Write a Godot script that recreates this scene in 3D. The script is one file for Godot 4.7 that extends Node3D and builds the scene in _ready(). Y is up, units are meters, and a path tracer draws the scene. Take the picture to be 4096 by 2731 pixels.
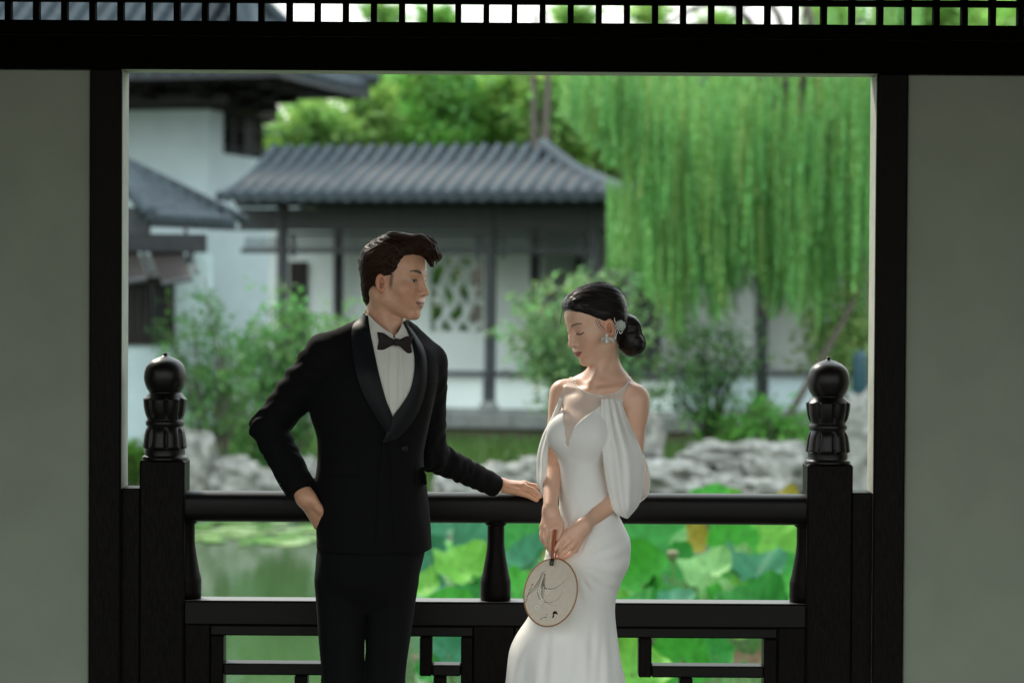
extends Node3D

func _ready() -> void:
	rng.seed = 20240611
	# ---- camera, sky, sun, exposure ----
	var cam := Camera3D.new()
	cam.name = "Camera"
	cam.position = Vector3(0, 1.62, 7.0)
	cam.rotation = Vector3(deg_to_rad(-1.1), 0, deg_to_rad(0.35))
	add_child(cam)
	var at := CameraAttributesPhysical.new()
	at.frustum_focal_length = 84.94
	at.frustum_focus_distance = 7.0
	at.frustum_near = 0.1
	at.frustum_far = 900.0
	at.exposure_aperture = 2.8
	cam.attributes = at
	cam.fov = rad_to_deg(2.0 * atan(1365.5 / F))
	cam.near = 0.1
	cam.far = 900.0
	cam.current = true
	cam_xf = cam.transform
	var env := Environment.new()
	env.background_mode = Environment.BG_SKY
	var sky := Sky.new()
	var sm := ProceduralSkyMaterial.new()
	sm.sky_top_color = lin(2.1, 2.35, 2.45)
	sm.sky_horizon_color = lin(0.90, 0.86, 0.76)
	sm.sky_curve = 0.25
	sm.ground_horizon_color = lin(0.16, 0.17, 0.13)
	sm.ground_bottom_color = lin(0.10, 0.11, 0.08)
	sky.sky_material = sm
	env.sky = sky
	env.background_energy_multiplier = 1.0
	env.tonemap_mode = Environment.TONE_MAPPER_LINEAR
	env.tonemap_exposure = 1.32
	env.sdfgi_enabled = true
	env.ssao_enabled = true
	env.ssil_enabled = true
	var we := WorldEnvironment.new()
	we.name = "WorldEnvironment"
	we.environment = env
	add_child(we)
	var sun := DirectionalLight3D.new()
	sun.name = "Sun"
	sun.light_energy = 1.0
	sun.light_color = Color(1.0, 0.95, 0.87)
	sun.light_angular_distance = 9.0
	sun.shadow_enabled = true
	sun.sky_mode = DirectionalLight3D.SKY_MODE_LIGHT_ONLY
	add_child(sun)
	sun.look_at_from_position(Vector3(-9, 15, -14), Vector3.ZERO)
	# ---- large structure, then objects, then details ----
	make_materials()
	build_ground()
	build_pavilion()
	build_railing()
	build_gallery()
	build_corridor()
	build_hall()
	build_side_house()
	build_rocks()
	build_trees()
	build_willow()
	build_shrubs()
	build_lotus()
	build_people()
const F := 9665.0
var cam_xf := Transform3D()
var cur := Color(1, 1, 1)
var names := {}
var mats := {}
var rng := RandomNumberGenerator.new()

# ---------- placing ----------
func P(px: float, py: float, z: float) -> Vector3:
	var d: Vector3 = cam_xf.basis * Vector3((px - 2048.0) / F, -(py - 1365.5) / F, -1.0)
	var o := cam_xf.origin
	return o + d * ((z - o.z) / d.z)

func V(vx: float, vy: float, z: float) -> Vector3:
	return P(vx * 1.7415, vy * 1.7415, z)

func rnd(a: float, b: float) -> float:
	return rng.randf_range(a, b)

# ---------- naming ----------
func numbered(called: String) -> String:
	if not names.has(called):
		names[called] = 0
		return called
	names[called] += 1
	return "%s_%03d" % [called, names[called]]

func thing(called: String, label: String, category: String, at := Vector3.ZERO, group := "") -> Node3D:
	var o := Node3D.new()
	o.name = numbered(called)
	add_child(o)
	o.position = at
	tag(o, label, category, group)
	return o

func tag(o: Node, label: String, category: String, group := "") -> void:
	o.set_meta("label", label)
	o.set_meta("category", category)
	if group != "":
		o.set_meta("group", group)

func put(parent: Node, called: String, mesh: Mesh, mat: Material) -> MeshInstance3D:
	var m := MeshInstance3D.new()
	m.mesh = mesh
	m.material_override = mat
	if parent == self:
		m.name = numbered(called)
		add_child(m)
	else:
		var n := 0
		var nm := called
		while parent.has_node(nm):
			n += 1
			nm = "%s_%03d" % [called, n]
		m.name = nm
		parent.add_child(m)
	return m

func obj(parent: Node, called: String, st: SurfaceTool, mat: Material) -> MeshInstance3D:
	return put(parent, called, st.commit(), mat)

func struct(called: String, st: SurfaceTool, mat: Material) -> MeshInstance3D:
	var m := obj(self, called, st, mat)
	m.set_meta("kind", "structure")
	return m

# ---------- mesh building ----------
func mb() -> SurfaceTool:
	var st := SurfaceTool.new()
	st.begin(Mesh.PRIMITIVE_TRIANGLES)
	cur = Color(1, 1, 1)
	return st

func vtx(st: SurfaceTool, p: Vector3, n: Vector3, uv := Vector2.ZERO) -> void:
	st.set_normal(n)
	st.set_color(cur)
	st.set_uv(uv)
	st.add_vertex(p)

func tri(st: SurfaceTool, a: Vector3, b: Vector3, c: Vector3, out: Vector3) -> void:
	var n := (b - a).cross(c - a)
	if n.length_squared() < 1e-16:
		return
	n = n.normalized()
	if n.dot(out) > 0.0:
		vtx(st, a, n); vtx(st, c, n); vtx(st, b, n)
	else:
		n = -n
		vtx(st, a, n); vtx(st, b, n); vtx(st, c, n)

func quad(st: SurfaceTool, a: Vector3, b: Vector3, c: Vector3, d: Vector3, out: Vector3) -> void:
	tri(st, a, b, c, out)
	tri(st, a, c, d, out)

func box(st: SurfaceTool, c: Vector3, size: Vector3, bev := 0.004, bs := Basis.IDENTITY) -> void:
	var h := size * 0.5
	var b: float = minf(bev, minf(h.x, minf(h.y, h.z)) * 0.6)
	var k := h - Vector3(b, b, b)
	for ax in 3:
		for s in [-1.0, 1.0]:
			var u := (ax + 1) % 3
			var w := (ax + 2) % 3
			var pts := []
			for q in [[-1.0, -1.0], [1.0, -1.0], [1.0, 1.0], [-1.0, 1.0]]:
				var p := Vector3.ZERO
				p[ax] = s * h[ax]
				p[u] = q[0] * k[u]
				p[w] = q[1] * k[w]
				pts.append(c + bs * p)
			var o := Vector3.ZERO
			o[ax] = s
			quad(st, pts[0], pts[1], pts[2], pts[3], bs * o)
	if b <= 0.0:
		return
	for ax in 3:
		var u := (ax + 1) % 3
		var w := (ax + 2) % 3
		for su in [-1.0, 1.0]:
			for sw in [-1.0, 1.0]:
				var pts := []
				for q in [[-1.0, 0], [1.0, 0], [1.0, 1], [-1.0, 1]]:
					var p := Vector3.ZERO
					p[ax] = q[0] * k[ax]
					p[u] = su * (h[u] if q[1] == 0 else k[u])
					p[w] = sw * (k[w] if q[1] == 0 else h[w])
					pts.append(c + bs * p)
				var o := Vector3.ZERO
				o[u] = su
				o[w] = sw
				quad(st, pts[0], pts[1], pts[2], pts[3], bs * o)
	for sx in [-1.0, 1.0]:
		for sy in [-1.0, 1.0]:
			for sz in [-1.0, 1.0]:
				tri(st, c + bs * Vector3(sx * h.x, sy * k.y, sz * k.z), c + bs * Vector3(sx * k.x, sy * h.y, sz * k.z), c + bs * Vector3(sx * k.x, sy * k.y, sz * h.z), bs * Vector3(sx, sy, sz))

func bx(parent: Node, called: String, lo: Vector3, hi: Vector3, mat: Material, bev := 0.004) -> MeshInstance3D:
	var st := mb()
	box(st, (lo + hi) * 0.5, (hi - lo).abs(), bev)
	return obj(parent, called, st, mat)

# rows: Array of PackedVector3Array of equal length; smooth normals; flip turns the surface over
func grid(st: SurfaceTool, rows: Array, closed := false, flip := false, cols = null) -> void:
	var nr := rows.size()
	var nc: int = rows[0].size()
	var nor := []
	for i in nr:
		var line := PackedVector3Array()
		line.resize(nc)
		for j in nc:
			var j0 := (j - 1 + nc) % nc if closed else maxi(j - 1, 0)
			var j1 := (j + 1) % nc if closed else mini(j + 1, nc - 1)
			var du: Vector3 = rows[i][j1] - rows[i][j0]
			var dv: Vector3 = rows[mini(i + 1, nr - 1)][j] - rows[maxi(i - 1, 0)][j]
			var n := du.cross(dv)
			if n.length_squared() < 1e-18:
				var i2 := clampi(i, 1, nr - 2) if nr > 2 else i
				dv = rows[mini(i2 + 1, nr - 1)][j] - rows[maxi(i2 - 1, 0)][j]
				du = rows[i2][j1] - rows[i2][j0]
				n = du.cross(dv)
			n = n.normalized()
			line[j] = -n if flip else n
		nor.append(line)
	for i in nr - 1:
		for j in (nc if closed else nc - 1):
			var j1 := (j + 1) % nc
			var a: Vector3 = rows[i][j]
			var b: Vector3 = rows[i][j1]
			var c: Vector3 = rows[i + 1][j1]
			var d: Vector3 = rows[i + 1][j]
			var idx := [[i, j], [i, j1], [i + 1, j1], [i, j], [i + 1, j1], [i + 1, j]]
			if not flip:
				idx = [[i, j], [i + 1, j1], [i, j1], [i, j], [i + 1, j], [i + 1, j1]]
			for q in idx:
				if cols != null:
					cur = cols[q[0]][q[1]]
				vtx(st, rows[q[0]][q[1]], nor[q[0]][q[1]], Vector2(float(q[1]) / (nc - 1), float(q[0]) / (nr - 1)))

# a sheet of cloth with thickness th (front = towards the grid's normal)
func sheet(st: SurfaceTool, rows: Array, th: float, flip := false) -> void:
	var nr := rows.size()
	var nc: int = rows[0].size()
	var back := []
	for i in nr:
		var line := PackedVector3Array()
		for j in nc:
			var du: Vector3 = rows[i][mini(j + 1, nc - 1)] - rows[i][maxi(j - 1, 0)]
			var dv: Vector3 = rows[mini(i + 1, nr - 1)][j] - rows[maxi(i - 1, 0)][j]
			var n := du.cross(dv).normalized()
			line.append(rows[i][j] - (-n if flip else n) * th)
		back.append(line)
	grid(st, rows, false, flip)
	grid(st, back, false, not flip)
	var ring := []
	for j in nc: ring.append([0, j])
	for i in range(1, nr): ring.append([i, nc - 1])
	for j in range(nc - 2, -1, -1): ring.append([nr - 1, j])
	for i in range(nr - 2, 0, -1): ring.append([i, 0])
	var cen: Vector3 = rows[nr / 2][nc / 2]
	for k in ring.size():
		var p: Array = ring[k]
		var q: Array = ring[(k + 1) % ring.size()]
		var a: Vector3 = rows[p[0]][p[1]]
		quad(st, a, rows[q[0]][q[1]], back[q[0]][q[1]], back[p[0]][p[1]], a - cen)

# lathe round y; prof = [Vector2(radius, y)], mod(angle, y_index) scales the radius
func lathe(st: SurfaceTool, at: Vector3, prof: Array, n := 20, bs := Basis.IDENTITY, mod = null) -> void:
	var rows := []
	for k in prof.size():
		var line := PackedVector3Array()
		for i in n:
			var a := TAU * i / n
			var r: float = prof[k].x
			if mod != null:
				r += mod.call(a, prof[k].y)
			line.append(at + bs * Vector3(cos(a) * r, prof[k].y, sin(a) * r))
		rows.append(line)
	grid(st, rows, true, false)

func tube(st: SurfaceTool, pts: Array, radii: Array, n := 8, cap := true) -> void:
	var rows := []
	var up := Vector3(0.123, 0.456, 0.88).normalized()
	for i in pts.size():
		var t: Vector3 = (pts[mini(i + 1, pts.size() - 1)] - pts[maxi(i - 1, 0)]).normalized()
		var s := up.cross(t)
		if s.length_squared() < 1e-6:
			s = Vector3(1, 0, 0).cross(t)
		s = s.normalized()
		up = t.cross(s).normalized()
		var line := PackedVector3Array()
		for k in n:
			var a := TAU * k / n
			line.append(pts[i] + (s * cos(a) + up * sin(a)) * float(radii[mini(i, radii.size() - 1)]))
		rows.append(line)
	if cap:
		var a := PackedVector3Array()
		var b := PackedVector3Array()
		for k in n:
			a.append(pts[0])
			b.append(pts[pts.size() - 1])
		rows.insert(0, a)
		rows.append(b)
	grid(st, rows, true, true)

func spline(pts: Array, n: int) -> Array:
	var out := []
	for i in n:
		var t := float(i) / (n - 1) * (pts.size() - 1)
		var k := mini(int(t), pts.size() - 2)
		var u := t - k
		var p0 = pts[maxi(k - 1, 0)]
		var p1 = pts[k]
		var p2 = pts[k + 1]
		var p3 = pts[mini(k + 2, pts.size() - 1)]
		out.append(0.5 * ((2.0 * p1) + (p2 - p0) * u + (2.0 * p0 - 5.0 * p1 + 4.0 * p2 - p3) * u * u + (3.0 * p1 - p0 - 3.0 * p2 + p3) * u * u * u))
	return out

func ball(st: SurfaceTool, c: Vector3, r: Vector3, n := 12, bs := Basis.IDENTITY) -> void:
	var rows := []
	for i in n / 2 + 1:
		var th := PI * i / (n / 2)
		var line := PackedVector3Array()
		for k in n:
			var a := TAU * k / n
			line.append(c + bs * Vector3(cos(a) * sin(th) * r.x, -cos(th) * r.y, sin(a) * sin(th) * r.z))
		rows.append(line)
	grid(st, rows, true, false)

# ---------- materials ----------
func lin(r: float, g: float, b: float) -> Color:
	return Color(r, g, b).linear_to_srgb()

func noise_tex(seed_: int, freq: float, lo: Color, hi: Color, size := 512, oct := 4, normal := 0.0, stretch := 1.0) -> NoiseTexture2D:
	var nz := FastNoiseLite.new()
	nz.seed = seed_
	nz.noise_type = FastNoiseLite.TYPE_SIMPLEX_SMOOTH
	nz.frequency = freq
	nz.fractal_octaves = oct
	var t := NoiseTexture2D.new()
	t.width = size
	t.height = size
	t.seamless = true
	t.noise = nz
	if normal > 0.0:
		t.as_normal_map = true
		t.bump_strength = normal
	else:
		var g := Gradient.new()
		g.set_color(0, lo)
		g.set_color(1, hi)
		t.color_ramp = g
	return t

func mat(key: String, c: Color, rough := 0.8, spec := 0.5) -> StandardMaterial3D:
	if mats.has(key):
		return mats[key]
	var m := StandardMaterial3D.new()
	m.resource_name = key
	m.albedo_color = Color(c.r, c.g, c.b).linear_to_srgb()
	m.roughness = rough
	m.metallic_specular = spec
	mats[key] = m
	return m

# linear base colour multiplied by a noise from lo to 1, triplanar
func mottled(key: String, c: Color, lo: float, scale: float, rough := 0.85, spec := 0.4, bump := 0.0, vertex := false, stretch := Vector3.ONE) -> StandardMaterial3D:
	if mats.has(key):
		return mats[key]
	var m := mat(key, c, rough, spec)
	var g := Color(lo, lo, lo).linear_to_srgb()
	m.albedo_texture = noise_tex(key.hash() % 9999, 0.012, g, Color.WHITE, 512, 5)
	m.uv1_triplanar = true
	m.uv1_world_triplanar = true
	m.uv1_scale = stretch * scale
	if bump > 0.0:
		m.normal_enabled = true
		m.normal_texture = noise_tex(key.hash() % 7777, 0.03, g, g, 512, 5, bump * 8.0)
		m.normal_scale = 1.0
	m.vertex_color_use_as_albedo = vertex
	return m

func leafy(key: String, c: Color, back: float, rough := 0.5) -> StandardMaterial3D:
	if mats.has(key):
		return mats[key]
	var m := mat(key, c, rough, 0.35)
	m.vertex_color_use_as_albedo = true
	m.backlight_enabled = true
	m.backlight = Color(back, back, back * 0.55)
	m.backlight = lin(back, back, back * 0.8)
	return m

# ---------- scattered copies ----------
func scatter(parent: Node, called: String, mesh: Mesh, material: Material, xf: Array, cols: Array) -> MultiMeshInstance3D:
	var mm := MultiMesh.new()
	mm.transform_format = MultiMesh.TRANSFORM_3D
	mm.use_colors = true
	mm.mesh = mesh
	mm.instance_count = xf.size()
	for i in xf.size():
		mm.set_instance_transform(i, xf[i])
		mm.set_instance_color(i, cols[i])
	var o := MultiMeshInstance3D.new()
	o.multimesh = mm
	o.material_override = material
	o.name = called if parent != self else numbered(called)
	o.set_meta("kind", "stuff")
	parent.add_child(o, true)
	return o

func leaf_mesh(w: float, l: float, bend := 0.15) -> ArrayMesh:
	var st := mb()
	var n := Vector3(0, 1, 0)
	var pts := [Vector3(0, 0, 0), Vector3(-w * 0.5, bend * l * 0.4, l * 0.42), Vector3(0, 0.0, l * 0.5), Vector3(w * 0.5, bend * l * 0.4, l * 0.42), Vector3(0, -bend * l, l)]
	tri(st, pts[0], pts[1], pts[2], n)
	tri(st, pts[0], pts[2], pts[3], n)
	tri(st, pts[1], pts[4], pts[2], n)
	tri(st, pts[2], pts[4], pts[3], n)
	return st.commit()

func leaf_clump(count: int, rad: float, w: float, l: float, seed_: int) -> ArrayMesh:
	var r := RandomNumberGenerator.new()
	r.seed = seed_
	var st := mb()
	for i in count:
		var d := Vector3(r.randfn(), r.randfn() * 0.8, r.randfn()).normalized()
		var p := d * rad * r.randf_range(0.2, 1.0)
		var f := (d + Vector3(r.randfn(), r.randfn() - 0.4, r.randfn()) * 0.5).normalized()
		var s := f.cross(Vector3(r.randfn(), r.randfn() + 1.5, r.randfn()).normalized()).normalized()
		var n := s.cross(f).normalized()
		var k := r.randf_range(0.7, 1.25)
		var a := p
		var b := p + f * l * 0.45 * k - s * w * 0.5 * k + n * l * 0.06
		var c := p + f * l * 0.45 * k + s * w * 0.5 * k + n * l * 0.06
		var e := p + f * l * k - n * l * 0.1
		var t := r.randf_range(0.75, 1.15)
		cur = Color(t, t, t * r.randf_range(0.8, 1.05))
		tri(st, a, b, e, n)
		tri(st, a, e, c, n)
	return st.commit()
# ================= setting =================
func make_materials() -> void:
	mottled("black_wood", Color(0.0050, 0.0038, 0.0033), 0.55, 1.0, 0.45, 0.3, 0.0, false, Vector3(1.2, 9.0, 9.0))
	var up := mottled("black_wood_upright", Color(0.0065, 0.0050, 0.0045), 0.5, 1.0, 0.45, 0.18, 0.0, false, Vector3(14.0, 0.9, 14.0))
	up.normal_enabled = true
	up.normal_texture = noise_tex(77, 0.02, Color.BLACK, Color.WHITE, 512, 4, 2.0)
	mottled("beam_wood", Color(0.003, 0.0026, 0.002), 0.6, 1.0, 0.7, 0.05, 0.0, false, Vector3(0.8, 7.0, 7.0))
	mottled("panel_plaster", Color(0.258, 0.285, 0.225), 0.88, 0.5, 0.9, 0.15, 0.04)
	mottled("reveal_paint", Color(0.44, 0.46, 0.40), 0.8, 1.6, 0.7, 0.3, 0.12)
	mottled("white_wall", Color(0.48, 0.59, 0.62), 0.86, 0.25, 0.92, 0.2, 0.05)
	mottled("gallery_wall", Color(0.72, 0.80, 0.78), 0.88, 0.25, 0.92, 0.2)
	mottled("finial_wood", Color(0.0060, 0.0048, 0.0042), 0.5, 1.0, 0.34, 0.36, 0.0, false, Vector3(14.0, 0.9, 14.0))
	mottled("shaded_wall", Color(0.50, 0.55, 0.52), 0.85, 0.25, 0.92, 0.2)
	mottled("roof_tile", Color(0.082, 0.104, 0.120), 0.45, 1.6, 0.85, 0.15, 0.3)
	mottled("dark_timber", Color(0.040, 0.043, 0.048), 0.6, 0.9, 0.6, 0.3)
	mottled("grey_timber", Color(0.075, 0.082, 0.088), 0.65, 0.9, 0.6, 0.3)
	mottled("brown_timber", Color(0.026, 0.021, 0.019), 0.6, 0.9, 0.6, 0.3)
	mottled("stone", Color(0.26, 0.28, 0.27), 0.6, 0.6, 0.9, 0.25, 0.2)
	mottled("brick_earth", Color(0.16, 0.135, 0.105), 0.55, 0.9, 0.95, 0.15, 0.3)
	mottled("soil", Color(0.06, 0.062, 0.035), 0.4, 0.5, 0.95, 0.1, 0.3)
	mottled("paving", Color(0.20, 0.195, 0.18), 0.7, 0.5, 0.85, 0.25, 0.1)
	mottled("rock", Color(0.40, 0.405, 0.38), 0.35, 1.1, 0.92, 0.2, 0.5, true)
	mottled("bark", Color(0.17, 0.15, 0.13), 0.5, 3.0, 0.9, 0.2, 0.4)
	mottled("dark_bark", Color(0.03, 0.027, 0.024), 0.5, 3.0, 0.9, 0.2, 0.4)

func bank_z(x: float) -> float:
	return -18.6 + 0.7 * sin(x * 0.55 + 1.0) + 0.3 * sin(x * 1.7) - 0.02 * x * x

func ground_h(x: float, z: float) -> float:
	if z > -1.3:
		return -0.16
	var b := bank_z(x)
	var far := smoothstep(b + 0.5, b - 0.6, z)
	var h := lerpf(-1.6, -0.62, far)
	h = lerpf(h, -0.42, smoothstep(b - 0.6, b - 4.5, z))
	var near := smoothstep(-2.6, -1.3, z)
	h = lerpf(h, -0.16, near)
	return h

func build_ground() -> void:
	var xs := []
	for v in [-420.0, -200.0, -90.0, -45.0, -25.0]: xs.append(v)
	var x := -16.0
	while x < 16.1:
		xs.append(x)
		x += 0.5
	for v in [25.0, 45.0, 90.0, 200.0, 420.0]: xs.append(v)
	var zs := []
	for v in [420.0, 150.0, 60.0, 25.0, 10.0, 3.0, 0.0, -1.25, -1.5, -1.8, -2.2, -2.6, -5.0, -10.0, -14.0]: zs.append(v)
	var z := -16.5
	while z > -27.0:
		zs.append(z)
		z -= 0.3
	for v in [-30.0, -40.0, -60.0, -110.0, -220.0, -420.0]: zs.append(v)
	var rows := []
	for zz in zs:
		var line := PackedVector3Array()
		for xx in xs:
			line.append(Vector3(xx, ground_h(xx, zz) + (0.05 * sin(xx * 2.3 + zz * 1.9) * sin(zz * 3.1) if zz < -17.0 and zz > -40.0 else 0.0), zz))
		rows.append(line)
	var st := mb()
	grid(st, rows, false, false)
	struct("ground", st, mats.soil)
	# courtyard paving in front of the pavilion (behind and under the camera)
	st = mb()
	grid(st, [PackedVector3Array([Vector3(-30, -0.15, 30), Vector3(30, -0.15, 30)]), PackedVector3Array([Vector3(-30, -0.15, 4.32), Vector3(30, -0.15, 4.32)])])
	struct("courtyard_pavement", st, mats.paving)
	# pond water
	var w := mat("pond_water", Color(0.040, 0.080, 0.030), 0.06, 0.5)
	w.normal_enabled = true
	w.normal_texture = noise_tex(5, 0.010, Color.BLACK, Color.WHITE, 512, 3, 1.2)
	w.normal_scale = 0.35
	w.uv1_triplanar = true
	w.uv1_world_triplanar = true
	w.uv1_scale = Vector3(0.45, 0.45, 0.9)
	st = mb()
	grid(st, [PackedVector3Array([Vector3(-60, -0.7, -1.6), Vector3(60, -0.7, -1.6)]), PackedVector3Array([Vector3(-60, -0.7, -21.5), Vector3(60, -0.7, -21.5)])])
	struct("pond_water", st, w)
	# grass on the bank
	var xf := []
	var cols := []
	var tuft := blade_tuft()
	for i in 9000:
		var gx := rnd(-8.0, 8.5)
		var gz := rnd(-25.5, -19.0)
		if gz > bank_z(gx) - 0.5:
			continue
		var s := rnd(0.5, 1.25)
		xf.append(Transform3D(Basis(Vector3.UP, rnd(0, TAU)).scaled(Vector3(s, s * rnd(0.6, 1.2), s)), Vector3(gx, ground_h(gx, gz) - 0.02, gz)))
		var k := rnd(0.6, 1.2)
		cols.append(Color(0.075 * k, 0.16 * k, 0.035 * k))
	var g := scatter(self, "bank_grass", tuft, leafy("grass_blade", Color(1, 1, 1), 0.6), xf, cols)
	tag(g, "low green grass covering the far bank below the gallery", "grass")

func blade_tuft() -> ArrayMesh:
	var st := mb()
	var r := RandomNumberGenerator.new()
	r.seed = 4
	for i in 12:
		var a := r.randf_range(0, TAU)
		var d := Vector3(cos(a), 0, sin(a))
		var s := Vector3(-d.z, 0, d.x) * 0.012
		var p := d * r.randf_range(0.0, 0.07)
		var h := r.randf_range(0.10, 0.24)
		tri(st, p - s, p + s, p + d * h * 0.6 + Vector3(0, h, 0), Vector3.UP)
	return st.commit()

func wx(px: float, z: float) -> float:
	return P(px, 1365.0, z).x

func wy(py: float, z: float) -> float:
	return P(2048.0, py, z).y

func build_pavilion() -> void:
	var t := thing("pavilion", "dark timber pavilion with pale plaster panels and wide window opening around the couple", "pavilion")
	var z := -0.30
	var W: StandardMaterial3D = mats.beam_wood
	var U: StandardMaterial3D = mats.black_wood_upright
	var xl0 := wx(355, z)
	var xl1 := wx(482, z)
	var xr0 := wx(3502, z)
	var xr1 := wx(3626, z)
	var ybeam := wy(284, z)
	var ygro := wy(147, z)
	var ytop := wy(91, z)
	# window posts, boards in front of the white wall
	bx(t, "post", Vector3(xl0, 0.0, -0.322), Vector3(xl1, ybeam - 0.001, z), U, 0.005)
	bx(t, "post", Vector3(xr0, 0.0, -0.322), Vector3(xr1, ybeam - 0.001, z), U, 0.005)
	# plaster panels either side
	bx(t, "plaster_panel", Vector3(-4.0, 0.0, -0.44), Vector3(xl0 - 0.002, ybeam - 0.003, -0.318), mats.panel_plaster, 0.003)
	bx(t, "plaster_panel", Vector3(xr1 + 0.002, 0.0, -0.44), Vector3(4.0, ybeam - 0.003, -0.318), mats.panel_plaster, 0.003)
	# white reveals of the opening
	var yo := wy(284, z)
	bx(t, "window_reveal", Vector3(xl0 + 0.002, 0.0, -0.447), Vector3(xl1 - 0.001, yo - 0.001, -0.3235), mats.reveal_paint, 0.003)
	bx(t, "window_reveal", Vector3(xr0 + 0.001, 0.0, -0.447), Vector3(xr1 - 0.002, yo - 0.001, -0.3235), mats.reveal_paint, 0.003)
	bx(t, "window_reveal", Vector3(-4.0, yo + 0.001, -0.447), Vector3(4.0, ytop - 0.02, -0.3235), mats.reveal_paint, 0.003)
	# lintel: upper rail and beam
	bx(t, "lintel_beam", Vector3(-4.0, ybeam, -0.322), Vector3(4.0, ygro - 0.003, -0.297), W, 0.004)
	bx(t, "lintel_rail", Vector3(-4.0, ygro, -0.40), Vector3(4.0, ytop, -0.290), W, 0.005)
	# lattice transom
	var zl := -0.345
	var xw := P(33, 45, zl).x
	var pitch := P(33 + 112.5 * 20, 45, zl).x - xw
	pitch /= 20.0
	var hb := wy(5, zl)
	var vp := (wy(5, zl) - wy(103, zl))
	var ybot := wy(91, zl)
	var yhi := hb + vp * 3.0
	for i in range(-4, 42):
		var bxx := xw + pitch * i
		var st := mb()
		box(st, Vector3(bxx, (ybot + yhi) * 0.5, zl), Vector3(0.0182, yhi - ybot + 0.01, 0.040), 0.0015)
		obj(t, "lattice_bar", st, W)
	for j in 4:
		var st := mb()
		box(st, Vector3(0, hb + vp * j, zl), Vector3(8.0, 0.0182, 0.036), 0.0015)
		obj(t, "lattice_rail", st, W)
	bx(t, "head_beam", Vector3(-4.0, yhi, -0.42), Vector3(4.0, 3.1, -0.27), W, 0.005)
	# floor, ceiling, side posts of the veranda
	bx(t, "floor", Vector3(-4.0, -0.16, -0.75), Vector3(4.0, 0.0, 4.3), mats.paving, 0.01)
	bx(t, "ceiling", Vector3(-4.2, 3.1, -1.0), Vector3(4.2, 3.25, 4.6), mats.brown_timber, 0.01)
	for sx in [-3.85, 3.85]:
		var st := mb()
		tube(st, [Vector3(sx, 0.0, 3.7), Vector3(sx, 3.1, 3.7)], [0.12], 16)
		obj(t, "round_column", st, U)
		bx(t, "end_wall", Vector3(sx - 0.06, 0.0, -0.32), Vector3(sx + 0.06, 3.1, 2.2), mats.panel_plaster, 0.004)

func finial_profile() -> Array:
	# y in metres above the newel top, radius in metres
	var k := 1.0 / 1318.0
	var raw := [[0, 0], [91, 0], [92, 6], [90, 14], [84, 17], [80, 18], [80, 28], [80, 45], [84, 47], [85, 54], [84, 66], [82, 84], [79, 104], [76, 122], [72, 134], [71, 136], [76, 139], [78, 148], [76, 158], [71, 162], [72, 166], [76, 180], [81, 200], [84, 222], [85, 242], [86, 246], [80, 252], [72, 262], [66, 270], [64, 274], [66, 278], [74, 292], [81, 312], [85, 336], [85, 352], [83, 374], [77, 396], [66, 414], [52, 427], [36, 436], [20, 443], [11, 447], [9, 452], [9, 458], [5, 461], [0, 462]]
	var out := []
	for r in raw:
		var y: float = r[1] if r[1] < 262 else 262.0 + (r[1] - 262.0) * 0.85
		out.append(Vector2(r[0] * k, y * k))
	return out

func finial(parent: Node3D, at: Vector3) -> void:
	var st := mb()
	var lobes := func(a: float, y: float) -> float:
		var py := y * 1318.0
		var s := 0.0
		if py > 46 and py < 135:
			var m := smoothstep(46.0, 60.0, py) * smoothstep(135.0, 110.0, py)
			var c := absf(fposmod(a / TAU * 8.0, 1.0) - 0.5) * 2.0
			var lip := 0.0022 if py < 58 else 0.0
			s = (-0.0085 * pow(c, 10.0) + 0.0030 * (1.0 - c * c) - 0.0022 * exp(-pow((c - 0.80) / 0.07, 2.0))) * m + lip * (1.0 - pow(c, 3.0))
		elif py > 164 and py < 250:
			var m := smoothstep(164.0, 185.0, py) * smoothstep(252.0, 243.0, py)
			var c := absf(fposmod(a / TAU * 8.0, 1.0) - 0.5) * 2.0
			s = (-0.0090 * pow(c, 10.0) + 0.0030 * (1.0 - c * c) - 0.0024 * exp(-pow((c - 0.78) / 0.07, 2.0))) * m
		return s
	# finer rows on the petals
	var prof := []
	var raw := finial_profile()
	for i in raw.size():
		prof.append(raw[i])
		if i < raw.size() - 1 and raw[i + 1].y - raw[i].y > 0.008:
			prof.append(raw[i].lerp(raw[i + 1], 0.5))
	lathe(st, at, prof, 160, Basis(Vector3.UP, 0.2), lobes)
	obj(parent, "finial", st, mats.finial_wood)

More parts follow.
